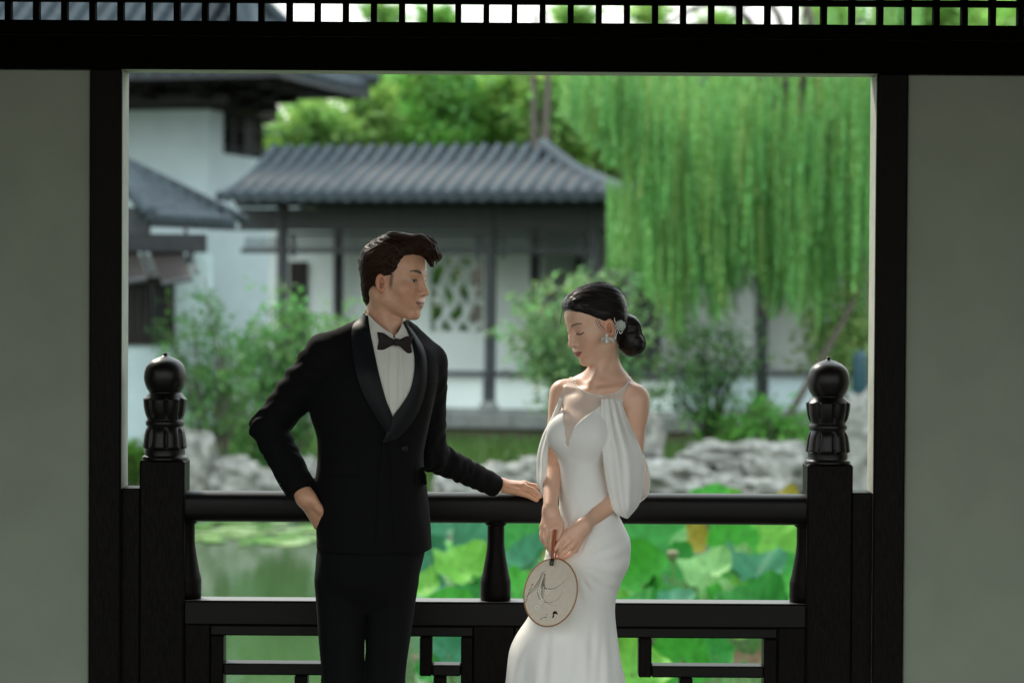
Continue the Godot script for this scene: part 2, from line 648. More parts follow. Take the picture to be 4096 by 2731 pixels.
func build_railing() -> void:
	var t := thing("wooden_railing", "dark lacquered wooden railing with lotus ball newels and fretwork behind the couple", "railing")
	var H: StandardMaterial3D = mats.black_wood
	var U: StandardMaterial3D = mats.black_wood_upright
	var zf := -0.318
	var zb := -0.446
	var zc := -0.382
	var xN := [[wx(557, zf), wx(738, zf)], [wx(3236, zf), wx(3419, zf)]]
	var ynew := wy(1850, zf)
	for q in xN:
		var st := mb()
		box(st, Vector3((q[0] + q[1]) * 0.5, ynew * 0.5, zc), Vector3(q[1] - q[0], ynew, zf - zb), 0.006)
		var n := obj(t, "newel_post", st, U)
		finial(n, Vector3((q[0] + q[1]) * 0.5, ynew - 0.002, zc))
	# boards between the newels and the window posts
	var ysill := wy(1963, zf)
	bx(t, "side_board", Vector3(wx(482, zf), 0.0, zb + 0.015), Vector3(xN[0][0] + 0.001, ysill, zf - 0.006), U, 0.003)
	bx(t, "side_board", Vector3(xN[1][1] - 0.001, 0.0, zb + 0.015), Vector3(wx(3500, zf), ysill, zf - 0.006), U, 0.003)
	var x0: float = xN[0][1]
	var x1: float = xN[1][0]
	# top rail: rounded profile swept along x
	var yt := wy(1969, zc)
	var yb := wy(2092, zc)
	var rows := []
	var cy := (yt + yb) * 0.5
	var hy := (yt - yb) * 0.5
	for xx in [x0 - 0.003, lerpf(x0, x1, 0.25), lerpf(x0, x1, 0.5), lerpf(x0, x1, 0.75), x1 + 0.003]:
		var line := PackedVector3Array()
		for k in 32:
			var a := TAU * k / 32
			var c := cos(a)
			var s := sin(a)
			var e := 0.62
			line.append(Vector3(xx, cy + hy * signf(s) * pow(absf(s), e), zc + 0.052 * signf(c) * pow(absf(c), e + 0.15)))
		rows.append(line)
	var st := mb()
	grid(st, rows, true, false)
	obj(t, "top_rail", st, H)
	# lower rail
	var yl := wy(2413, zf)
	var ylb := wy(2508, zf)
	var cap := mottled("worn_wood", Color(0.02, 0.016, 0.014), 0.6, 1.0, 0.48, 0.9, 0.0, false, Vector3(1.2, 9.0, 9.0))
	bx(t, "rail_cap", Vector3(x0 - 0.001, yl + 0.0002, zb + 0.025), Vector3(x1 + 0.001, yl + 0.002, zf - 0.013), cap, 0.001)
	bx(t, "lower_rail", Vector3(x0 - 0.001, ylb, zb + 0.022), Vector3(x1 + 0.001, yl, zf - 0.010), H, 0.004)
	# vase-shaped balusters
	var prof := []
	for q in [[44, -6], [44, 2], [42, 6], [36, 10], [34, 20], [34, 90], [35, 110], [37, 128], [42, 155], [47, 185], [52, 215], [57, 240], [60, 252], [61, 262], [61, 300], [60, 312]]:
		prof.append(Vector2(q[0] / 1312.0, 0))
	var total := yb + 0.004 - yl
	var hs := [0.0, 0.02, 0.035, 0.045, 0.06, 0.24, 0.30, 0.36, 0.46, 0.55, 0.64, 0.70, 0.735, 0.76, 0.9, 1.0]
	var bal := []
	for i in prof.size():
		bal.append(Vector2(prof[i].x, yb + 0.004 - total * hs[i]))
	bal.append(Vector2(0.0, yl + 0.0005))
	for xc in [x0 - 0.002, wx(1988, zc), x1 + 0.002]:
		st = mb()
		var rp := bal.duplicate()
		rp.reverse()
		lathe(st, Vector3(xc, 0, zc), rp, 40)
		obj(t, "baluster", st, U)
	# fretwork under the lower rail, mirrored about the centre stile, down to a bottom rail
	var zF0 := zc - 0.030
	var zF1 := zf - 0.022
	var yfl := 0.10
	bx(t, "bottom_rail", Vector3(x0 - 0.001, 0.02, zb + 0.022), Vector3(x1 + 0.001, yfl, zf - 0.010), H, 0.004)
	var stiles := [[738, 840], [1900, 2064], [3128, 3238]]
	for s in stiles:
		bx(t, "stile", Vector3(maxf(wx(s[0], zf), x0 - 0.001), yfl - 0.001, zb + 0.03), Vector3(minf(wx(s[1], zf), x1 + 0.001), ylb + 0.001, zf - 0.014), U, 0.003)
	var mid := 1982.0
	for side in [1.0, -1.0]:
		var fx := func(px: float) -> float:
			return wx(px if side > 0.0 else 2.0 * mid - px, zf)
		# px measured in the left bay: [x0, x1, y0, y1]
		var ybot_px := 3130.0
		var bars := [[840, 1900, 2510, 2553, 0], [840, 894, 2553, ybot_px, 1], [1850, 1900, 2553, ybot_px, 1], [1684, 1734, 2553, 2711, 1], [1734, 1850, 2666, 2711, 0], [894, 1346, 2664, 2711, 0], [1346, 1398, 2553, 2711, 1], [1180, 1232, 2711, 2930, 1], [894, 1180, 2884, 2930, 0], [1740, 1792, 2711, 2930, 1], [1232, 1740, 2884, 2930, 0], [840, 1900, ybot_px, 3180, 0]]
		for b in bars:
			var a0: float = fx.call(b[0])
			var a1: float = fx.call(b[1])
			var lo := Vector3(minf(a0, a1), wy(b[3] - 0.3, zf), zF0)
			var hi := Vector3(maxf(a0, a1), wy(b[2] + 0.3, zf), zF1)
			if b[4] == 1:
				lo.z -= 0.002
				hi.z += 0.002
			bx(t, "fret_bar", lo, hi, U if b[4] == 1 else H, 0.004)

# ---------- tiled roofs ----------
# one row of barrel tiles along a polyline from the eave upwards, "side" is the direction along the eave
func tile_row(parent: Node3D, pts: Array, side: Vector3, r: float, disc := true) -> void:
	var st := mb()
	var total := 0.0
	for i in pts.size() - 1:
		total += pts[i].distance_to(pts[i + 1])
	var n := maxi(1, int(round(total / 0.21)))
	var at := spline(pts, n * 2 + 1)
	var rows := []
	for i in n:
		for e in 2:
			var q: int = i * 2 + (0 if e == 0 else 2)
			var p: Vector3 = at[q]
			var tdir: Vector3 = (at[mini(q + 1, n * 2)] - at[maxi(q - 1, 0)]).normalized()
			var up: Vector3 = side.cross(tdir).normalized()
			if up.y < 0.0:
				up = -up
			var rr := r * (1.06 if e == 0 else 0.93)
			var line := PackedVector3Array()
			for k in 9:
				var a := PI * (1.12 * k / 8.0 - 0.06)
				line.append(p + side * cos(a) * rr + up * sin(a) * rr)
			rows.append(line)
	grid(st, rows, false, true)
	if disc:
		var c: Vector3 = at[0]
		var fwd: Vector3 = (at[0] - at[1]).normalized()
		var up2 := side.cross(fwd).normalized()
		if up2.y < 0.0:
			up2 = -up2
		var ring := []
		for k in 12:
			ring.append(c + fwd * 0.012 + (side * cos(TAU * k / 12) + up2 * sin(TAU * k / 12)) * r * 1.12)
		for k in 12:
			tri(st, c + fwd * 0.025, ring[k], ring[(k + 1) % 12], fwd)
			quad(st, ring[k], ring[(k + 1) % 12], ring[(k + 1) % 12] - fwd * 0.05, ring[k] - fwd * 0.05, ring[k] - c)
	obj(parent, "barrel_tile_row", st, mats.roof_tile)

func pan_row(parent: Node3D, pts: Array, side: Vector3, w: float) -> void:
	var st := mb()
	var total := 0.0
	for i in pts.size() - 1:
		total += pts[i].distance_to(pts[i + 1])
	var n := maxi(1, int(round(total / 0.13)))
	var at := spline(pts, n + 1)
	var rows := []
	for i in n:
		for e in 2:
			var p: Vector3 = at[i + e]
			var line := PackedVector3Array()
			for k in 5:
				var u := k / 4.0 * 2.0 - 1.0
				line.append(p + side * u * w * 0.5 + Vector3.UP * (-0.055 * (1.0 - u * u) + (0.020 if e == 0 else 0.0)))
			rows.append(line)
	grid(st, rows, false, true)
	# drip tile hanging at the eave
	var c: Vector3 = at[0]
	quad(st, c + side * w * 0.48 + Vector3.UP * 0.02, c - side * w * 0.48 + Vector3.UP * 0.02, c - side * w * 0.18 - Vector3.UP * 0.075, c + side * w * 0.18 - Vector3.UP * 0.075, at[0] - at[1])
	obj(parent, "pan_tile_row", st, mats.roof_tile)

func bar(parent: Node, called: String, a: Vector3, b: Vector3, r: float, m: Material, n := 10) -> MeshInstance3D:
	var st := mb()
	tube(st, [a, b], [r, r], n)
	return obj(parent, called, st, m)

func build_gallery() -> void:
	var o := V(1125, 945, -27.0)
	var t := thing("gallery", "open garden gallery with blue grey barrel tile roof across the pond", "gallery", Vector3(o.x, 0.0, -27.0))
	t.rotation.y = deg_to_rad(-12.0)
	var D: StandardMaterial3D = mats.dark_timber
	var G: StandardMaterial3D = mats.grey_timber
	var Wh: StandardMaterial3D = mats.gallery_wall
	# plinth
	for i in 9:
		bx(t, "plinth_stone", Vector3(-5.0 + i * 0.9, -0.24, -1.0), Vector3(-5.0 + i * 0.9 + 0.892, -0.03 + 0.004 * (i % 3), 0.36), mats.stone, 0.012)
	bx(t, "plinth_wall", Vector3(-5.0, -0.75, -2.6), Vector3(3.0, -0.243, 0.26), mats.brick_earth, 0.01)
	bx(t, "floor", Vector3(-3.9, -0.24, -2.9), Vector3(2.6, -0.035, -1.004), mats.stone, 0.005)
	# columns
	for xc in [-3.06, 0.0, 1.46]:
		var c := bar(t, "column", Vector3(xc, 0.10, 0), Vector3(xc, 2.86, 0), 0.082, G, 16)
		var st := mb()
		lathe(st, Vector3(xc, 0, 0), [Vector2(0, -0.03), Vector2(0.17, -0.03), Vector2(0.165, 0.03), Vector2(0.13, 0.10), Vector2(0.12, 0.13), Vector2(0, 0.13)], 18)
		obj(c, "column_base", st, mats.stone)
	for xc in [-2.62, 0.36, 1.62, 2.05]:
		bar(t, "back_column", Vector3(xc, -0.02, -1.36), Vector3(xc, 2.8, -1.36), 0.075, D, 12)
	# back wall with an openwork window
	var wxc := -0.86
	var zw := -1.52
	bx(t, "back_wall", Vector3(-3.75, -0.03, zw - 0.12), Vector3(wxc - 0.40, 2.75, zw), Wh, 0.0)
	bx(t, "back_wall", Vector3(wxc + 0.40, -0.03, zw - 0.12), Vector3(0.24, 2.75, zw), Wh, 0.0)
	bx(t, "back_wall", Vector3(wxc - 0.40, -0.03, zw - 0.119), Vector3(wxc + 0.40, 1.08, zw - 0.001), Wh, 0.0)
	bx(t, "back_wall", Vector3(wxc - 0.40, 2.16, zw - 0.119), Vector3(wxc + 0.40, 2.75, zw - 0.001), Wh, 0.0)
	var tr := thing_part(t, "openwork_window", Vector3(wxc, 1.62, zw - 0.05))
	for s in [-1.0, 1.0]:
		for k in 7:
			var st := mb()
			var off := (k - 3) * 0.27
			var pts := []
			for q in 9:
				var y := -0.54 + 1.08 * q / 8.0
				var xx: float = off + s * y * 0.5 + 0.05 * sin(y * 11.0 + k)
				if absf(xx) <= 0.4:
					pts.append(Vector3(xx, y, 0.02 * s))
			if pts.size() < 2:
				continue
			tube(st, pts, [0.046], 8)
			obj(tr, "tracery_bar", st, Wh)
	# dim rear wall and frames of the right bay
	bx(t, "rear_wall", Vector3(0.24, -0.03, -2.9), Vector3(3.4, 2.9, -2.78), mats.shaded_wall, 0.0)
	bx(t, "return_wall", Vector3(0.12, -0.03, -2.78), Vector3(0.24, 2.75, zw - 0.122), Wh, 0.0)
	for q in [[0.72, 0.80], [1.00, 1.06]]:
		bx(t, "door_frame", Vector3(q[0], -0.03, -2.75), Vector3(q[1], 2.2, -2.65), mats.brown_timber, 0.004)
	bx(t, "door", Vector3(-3.42, -0.03, zw + 0.005), Vector3(-3.14, 2.1, zw + 0.05), mats.brown_timber, 0.004)
	# beams and frieze
	bx(t, "eave_beam", Vector3(-3.7, 2.52, -0.05), Vector3(2.2, 2.84, 0.05), G, 0.01)
	bx(t, "eave_purlin", Vector3(-3.75, 2.86, -0.11), Vector3(2.25, 3.0, 0.11), D, 0.02)
	bx(t, "tie_beam", Vector3(-3.0, 2.44, -0.04), Vector3(1.4, 2.495, 0.04), G, 0.008)
	bx(t, "frieze_rail", Vector3(-3.68, 2.20, -0.035), Vector3(1.46, 2.275, 0.035), G, 0.008)
	var st2 := mb()
	var xx2 := -3.6
	while xx2 < 1.42:
		box(st2, Vector3(xx2, 2.357, 0.0), Vector3(0.016, 0.165, 0.02), 0.0)
		xx2 += 0.055
	box(st2, Vector3(-1.1, 2.34, 0.0), Vector3(5.1, 0.014, 0.016), 0.0)
	obj(t, "frieze_lattice", st2, G).set_meta("kind", "stuff")
	for q in [[-2.9, -0.18], [0.18, 1.3]]:
		for e in q:
			bx(t, "hanging_post", Vector3(e - 0.03, 2.14, -0.03), Vector3(e + 0.03, 2.50, 0.03), G, 0.005)
	# bench rail and low white wall
	for q in [[-3.0, -0.09], [0.09, 1.38], [1.55, 2.6]]:
		bx(t, "low_wall", Vector3(q[0], -0.028, -0.10), Vector3(q[1], 0.455, 0.06), Wh, 0.01)
		bx(t, "bench_rail", Vector3(q[0], 0.478, -0.16), Vector3(q[1], 0.545, 0.14), G, 0.012)
		bx(t, "wall_foot", Vector3(q[0], -0.027, 0.06), Vector3(q[1], 0.03, 0.09), mats.stone, 0.005)
	# soffit
	var E := Vector3(0, 2.98, 0.92)
	var R := Vector3(0, 3.77, -1.5)
	var soff := mb()
	quad(soff, Vector3(-3.7, 2.93, 0.88), Vector3(2.2, 2.93, 0.88), Vector3(0.45, 3.70, -1.5), Vector3(-3.7, 3.70, -1.5), Vector3.DOWN)
	quad(soff, Vector3(2.2, 2.93, 0.88), Vector3(0.45, 3.70, -1.5), Vector3(2.2, 2.93, -3.9), Vector3(2.2, 2.93, -3.9), Vector3.DOWN)
	quad(soff, Vector3(-3.7, 2.93, -3.9), Vector3(2.2, 2.93, -3.9), Vector3(0.45, 3.70, -1.5), Vector3(-3.7, 3.70, -1.5), Vector3.DOWN)
	obj(t, "roof_boarding", soff, D)
	# tile rows of the slope that faces the pond; the last ones end at the hip
	var step := 0.215
	var i := 0
	var xr := -3.68
	while xr < 2.12:
		var cut := 1.0
		if xr > 0.43:
			cut = 1.0 - (xr - 0.43) / 1.77
		if cut > 0.06:
			var pts := []
			for k in 5:
				var u := cut * k / 4.0
				var p := E.lerp(R, u)
				p.x = xr
				p.y -= 0.10 * sin(PI * clampf(u, 0, 1))
				pts.append(p)
			if cut >= 1.0:
				pts.append(Vector3(xr, 3.77, -1.66))
				pts.append(Vector3(xr, 3.69, -1.9))
			tile_row(t, pts, Vector3.RIGHT, 0.068)
			var pts2 := []
			var cut2 := cut - (0.06 if xr > 0.43 else 0.0)
			if cut2 > 0.05:
				for k in 5:
					var u := cut2 * k / 4.0
					var p := E.lerp(R, u)
					p.x = xr + step * 0.5
					p.y -= 0.10 * sin(PI * clampf(u, 0, 1)) + 0.012
					pts2.append(p)
				pan_row(t, pts2, Vector3.RIGHT, 0.16)
		xr += step
	# hip ridge and right slope
	var hp := spline([Vector3(2.24, 3.02, 0.96), Vector3(1.75, 3.10, 0.30), Vector3(1.1, 3.40, -0.6), Vector3(0.43, 3.83, -1.5)], 10)
	st2 = mb()
	tube(st2, hp, [0.10], 8)
	obj(t, "hip_ridge", st2, mats.roof_tile)
	st2 = mb()
	quad(st2, Vector3(2.22, 2.99, 0.9), Vector3(2.22, 2.99, -3.9), Vector3(0.45, 3.74, -1.5), Vector3(0.45, 3.74, -1.5), Vector3(1, 1, 0))
	quad(st2, Vector3(-3.7, 2.99, -3.9), Vector3(2.22, 2.99, -3.9), Vector3(0.45, 3.74, -1.55), Vector3(-3.7, 3.74, -1.55), Vector3(0, 1, -1))
	obj(t, "rear_slope", st2, mats.roof_tile)

func thing_part(parent: Node3D, called: String, at: Vector3) -> Node3D:
	var n := Node3D.new()
	n.name = called
	parent.add_child(n, true)
	n.position = at
	return n

func build_corridor() -> void:
	var o := V(1750, 940, -28.2)
	var t := thing("garden_corridor", "roofed garden corridor with low white wall half hidden behind the willow", "corridor", Vector3(o.x, 0.0, -28.2))
	t.rotation.y = deg_to_rad(-5.0)
	var D: StandardMaterial3D = mats.dark_timber
	for xc in [-1.80, -1.56, 0.0, 2.4, 4.8]:
		var c := bar(t, "column", Vector3(xc, 0.10, 0), Vector3(xc, 2.9, 0), 0.085, D, 14)
		var st := mb()
		lathe(st, Vector3(xc, 0, 0), [Vector2(0, -0.03), Vector2(0.17, -0.03), Vector2(0.165, 0.03), Vector2(0.13, 0.10), Vector2(0.12, 0.13), Vector2(0, 0.13)], 16)
		obj(c, "column_base", st, mats.stone)
	bar(t, "back_column", Vector3(-0.45, 0.0, -1.3), Vector3(-0.45, 2.9, -1.3), 0.09, D, 12)
	bar(t, "back_column", Vector3(1.7, 0.0, -1.3), Vector3(1.7, 2.9, -1.3), 0.09, D, 12)
	for q in [[-2.6, -1.9], [-1.47, -0.1], [0.1, 2.3], [2.5, 4.7]]:
		bx(t, "low_wall", Vector3(q[0], -0.028, -0.10), Vector3(q[1], 0.455, 0.06), mats.white_wall, 0.01)
		bx(t, "bench_rail", Vector3(q[0], 0.478, -0.16), Vector3(q[1], 0.545, 0.14), mats.grey_timber, 0.012)
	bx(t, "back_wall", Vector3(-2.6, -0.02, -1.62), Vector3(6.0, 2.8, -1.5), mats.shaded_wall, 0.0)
	bx(t, "floor", Vector3(-2.6, -0.24, -1.7), Vector3(6.0, -0.03, 0.34), mats.stone, 0.01)
	bx(t, "plinth_wall", Vector3(-2.6, -0.75, -1.7), Vector3(6.0, -0.243, 0.24), mats.brick_earth, 0.01)
	bx(t, "eave_beam", Vector3(-2.6, 2.55, -0.05), Vector3(6.0, 2.85, 0.05), D, 0.01)
	var soff := mb()
	quad(soff, Vector3(-1.2, 2.93, 0.75), Vector3(6.0, 2.93, 0.75), Vector3(6.0, 3.70, -0.9), Vector3(-1.2, 3.70, -0.9), Vector3.DOWN)
	quad(soff, Vector3(-1.2, 2.93, -2.5), Vector3(6.0, 2.93, -2.5), Vector3(6.0, 3.70, -0.9), Vector3(-1.2, 3.70, -0.9), Vector3.DOWN)
	obj(t, "roof_boarding", soff, D)
	var xr := -1.1
	while xr < 5.9:
		var pts := []
		for k in 4:
			var u := k / 3.0
			pts.append(Vector3(xr, lerpf(2.98, 3.75, u) - 0.08 * sin(PI * u), lerpf(0.8, -0.9, u)))
		pts.append(Vector3(xr, 3.70, -1.2))
		tile_row(t, pts, Vector3.RIGHT, 0.062)
		var p2 := []
		for k in 4:
			var u := k / 3.0
			p2.append(Vector3(xr + 0.1075, lerpf(2.97, 3.74, u) - 0.08 * sin(PI * u), lerpf(0.8, -0.9, u)))
		pan_row(t, p2, Vector3.RIGHT, 0.16)
		xr += 0.215

func build_hall() -> void:
	# local frame: origin at the front right eave corner, x along the front, z outwards
	var zE := -21.5
	var far := 1.28
	var e := V(640, 165, zE)
	var t := thing("white_hall", "tall white walled hall with heavy dark upturned eaves at upper left", "hall", Vector3(e.x, 0, zE))
	t.rotation.y = deg_to_rad(-15.0)
	t.scale = Vector3.ONE * far
	t.position = Vector3(e.x * far, 1.62 * (1.0 - far), 7.0 + (zE - 7.0) * far)
	var D: StandardMaterial3D = mats.dark_timber
	var ye := e.y
	var yt := 3.92
	# walls: front face and right side face set back under the eaves
	var xi := -1.48
	var zi := -1.45
	bx(t, "front_wall", Vector3(-9.0, -0.6, zi - 0.25), Vector3(xi, yt, zi), mats.white_wall, 0.0)
	bx(t, "side_wall", Vector3(xi - 0.25, -0.6, zi - 0.50), Vector3(xi - 0.001, yt, zi - 0.251), mats.white_wall, 0.0)
	bx(t, "side_wall", Vector3(xi - 0.25, -0.6, zi - 3.5), Vector3(xi - 0.002, 3.40, zi - 0.501), mats.white_wall, 0.0)
	# dark upper storey lattice over the low side wall, with two openings
	for q in [[-0.52, -0.62], [-0.98, -1.08], [-1.40, -1.60], [-1.62, -1.72]]:
		bx(t, "upper_post", Vector3(xi - 0.16, 3.40, zi + q[1]), Vector3(xi - 0.06, yt + 0.1, zi + q[0]), D, 0.004)
	for yy in [3.43, 3.50, 3.74, 3.82, 3.90]:
		bx(t, "upper_rail", Vector3(xi - 0.15, yy, zi - 2.4), Vector3(xi - 0.07, yy + 0.03, zi - 0.505), D, 0.003)
	for q in [[3.401, 3.53, -0.502, -2.4], [3.741, 4.3, -0.502, -2.4], [3.531, 3.74, -0.502, -0.72], [3.531, 3.74, -0.98, -1.14], [3.531, 3.74, -1.36, -2.4]]:
		bx(t, "upper_panel", Vector3(xi - 0.24, q[0], zi + q[3]), Vector3(xi - 0.18, q[1], zi + q[2]), mats.brown_timber, 0.0)
	bx(t, "frieze_board", Vector3(xi - 0.2, 3.93, zi - 2.4), Vector3(xi + 0.02, 4.5, zi + 0.06), mats.brown_timber, 0.005)
	bx(t, "frieze_board", Vector3(-9.0, 3.93, zi - 0.2), Vector3(xi - 0.21, 4.5, zi + 0.05), D, 0.005)
	bx(t, "tie_beam", Vector3(-9.0, 3.98, zi + 0.06), Vector3(xi + 0.3, 4.10, zi + 0.18), mats.grey_timber, 0.01)
	# brackets under the eaves
	for i in 7:
		var x := xi + 0.05 - i * 0.75
		for k in 3:
			bx(t, "bracket", Vector3(x - 0.07 - 0.05 * k, 4.02 + 0.10 * k, zi + 0.05), Vector3(x + 0.07 + 0.05 * k, 4.10 + 0.10 * k, zi + 0.30 + 0.26 * k), mats.brown_timber, 0.006)
	for i in 3:
		var z := zi - 0.3 - i * 0.7
		for k in 3:
			bx(t, "bracket", Vector3(xi + 0.02, 4.02 + 0.10 * k, z - 0.07 - 0.05 * k), Vector3(xi + 0.28 + 0.24 * k, 4.10 + 0.10 * k, z + 0.07 + 0.05 * k), mats.brown_timber, 0.006)
	# soffit boarding and rafters
	var st := mb()
	quad(st, Vector3(-9, ye - 0.05, 0), Vector3(0, ye - 0.05, 0), Vector3(-1.3, ye + 0.28, -1.7), Vector3(-9, ye + 0.28, -1.7), Vector3.DOWN)
	quad(st, Vector3(0, ye - 0.05, 0), Vector3(0, ye - 0.05, -3.3), Vector3(-1.3, ye + 0.28, -1.7), Vector3(-1.3, ye + 0.28, -1.7), Vector3.DOWN)
	quad(st, Vector3(0, ye - 0.05, -3.3), Vector3(-9, ye - 0.05, -3.3), Vector3(-9, ye + 0.28, -1.7), Vector3(-1.3, ye + 0.28, -1.7), Vector3.DOWN)
	obj(t, "roof_boarding", st, D)
	st = mb()
	for i in 22:
		var a := -0.4 * i
		var b := a - 0.4
		quad(st, Vector3(a, ye - 0.06, 0.004), Vector3(b, ye - 0.06, 0.004), Vector3(b, ye + 0.05 + 0.10 * exp(b * 1.5), -0.01), Vector3(a, ye + 0.05 + 0.10 * exp(a * 1.5), -0.01), Vector3(0, 0, 1))
	for i in 12:
		var a := -3.4 * i / 12.0
		var b := -3.4 * (i + 1) / 12.0
		var ua := 0.12 * exp(a * 1.5) + 0.10 * exp(-(3.3 + a) * 1.5)
		var ub := 0.12 * exp(b * 1.5) + 0.10 * exp(-(3.3 + b) * 1.5)
		quad(st, Vector3(0.004, ye - 0.06, a), Vector3(0.004, ye - 0.06, b), Vector3(-0.01, ye + 0.04 + ub, b), Vector3(-0.01, ye + 0.04 + ua, a), Vector3(1, 0, 0))
	obj(t, "eave_board", st, D)
	for i in 16:
		var x := -0.25 - i * 0.3
		bar(t, "rafter", Vector3(x, ye - 0.10, -0.05), Vector3(x, ye + 0.12, -1.5), 0.035, mats.brown_timber, 6)
	for i in 9:
		var z := -0.35 - i * 0.3
		bar(t, "rafter", Vector3(-0.05, ye - 0.10, z), Vector3(-1.1, ye + 0.12, z), 0.035, mats.brown_timber, 6)
	# front slope
	var run := 3.2
	var rise := 2.1
	var xr := -0.12
	while xr > -6.6:
		var top := minf(1.0, (-xr) / 1.75)
		var pts := []
		var p2 := []
		for k in 5:
			var u := top * k / 4.0
			var up := 0.10 * exp(xr * 1.5)
			pts.append(Vector3(xr, ye + 0.03 + rise * u - 0.30 * sin(PI * u) + up, -run * u))
			p2.append(Vector3(xr - 0.12, ye + 0.015 + rise * u - 0.30 * sin(PI * u) + up, -run * u))
		tile_row(t, pts, Vector3.RIGHT, 0.065)
		pan_row(t, p2, Vector3.RIGHT, 0.19)
		xr -= 0.24
	# right slope, seen edge-on above the side eave
	var zr := -0.15
	while zr > -3.25:
		var top := minf(1.0, minf(-zr, 3.3 + zr) / 1.65)
		var pts := []
		var p2 := []
		for k in 4:
			var u := top * k / 3.0
			var up := 0.12 * exp(zr * 1.5) + 0.10 * exp(-(3.3 + zr) * 1.5)
			pts.append(Vector3(-1.75 * u, ye + 0.03 + rise * u * 0.9 - 0.28 * sin(PI * u) + up, zr))
			p2.append(Vector3(-1.75 * u, ye + 0.015 + rise * u * 0.9 - 0.28 * sin(PI * u) + up, zr - 0.10))
		tile_row(t, pts, Vector3(0, 0, 1), 0.055)
		pan_row(t, p2, Vector3(0, 0, 1), 0.16)
		zr -= 0.2
	st = mb()
	tube(st, spline([Vector3(0.1, ye + 0.22, 0.1), Vector3(-0.4, ye + 0.36, -0.6), Vector3(-1.1, ye + 1.05, -1.9), Vector3(-1.75, ye + 2.0, -3.2)], 12), [0.11], 8)
	obj(t, "hip_ridge", st, mats.roof_tile)
	st = mb()
	tube(st, spline([Vector3(0.12, ye + 0.22, -3.4), Vector3(-0.4, ye + 0.36, -3.2), Vector3(-1.1, ye + 1.05, -2.6), Vector3(-1.75, ye + 1.9, -2.2)], 12), [0.10], 8)
	obj(t, "hip_ridge", st, mats.roof_tile)

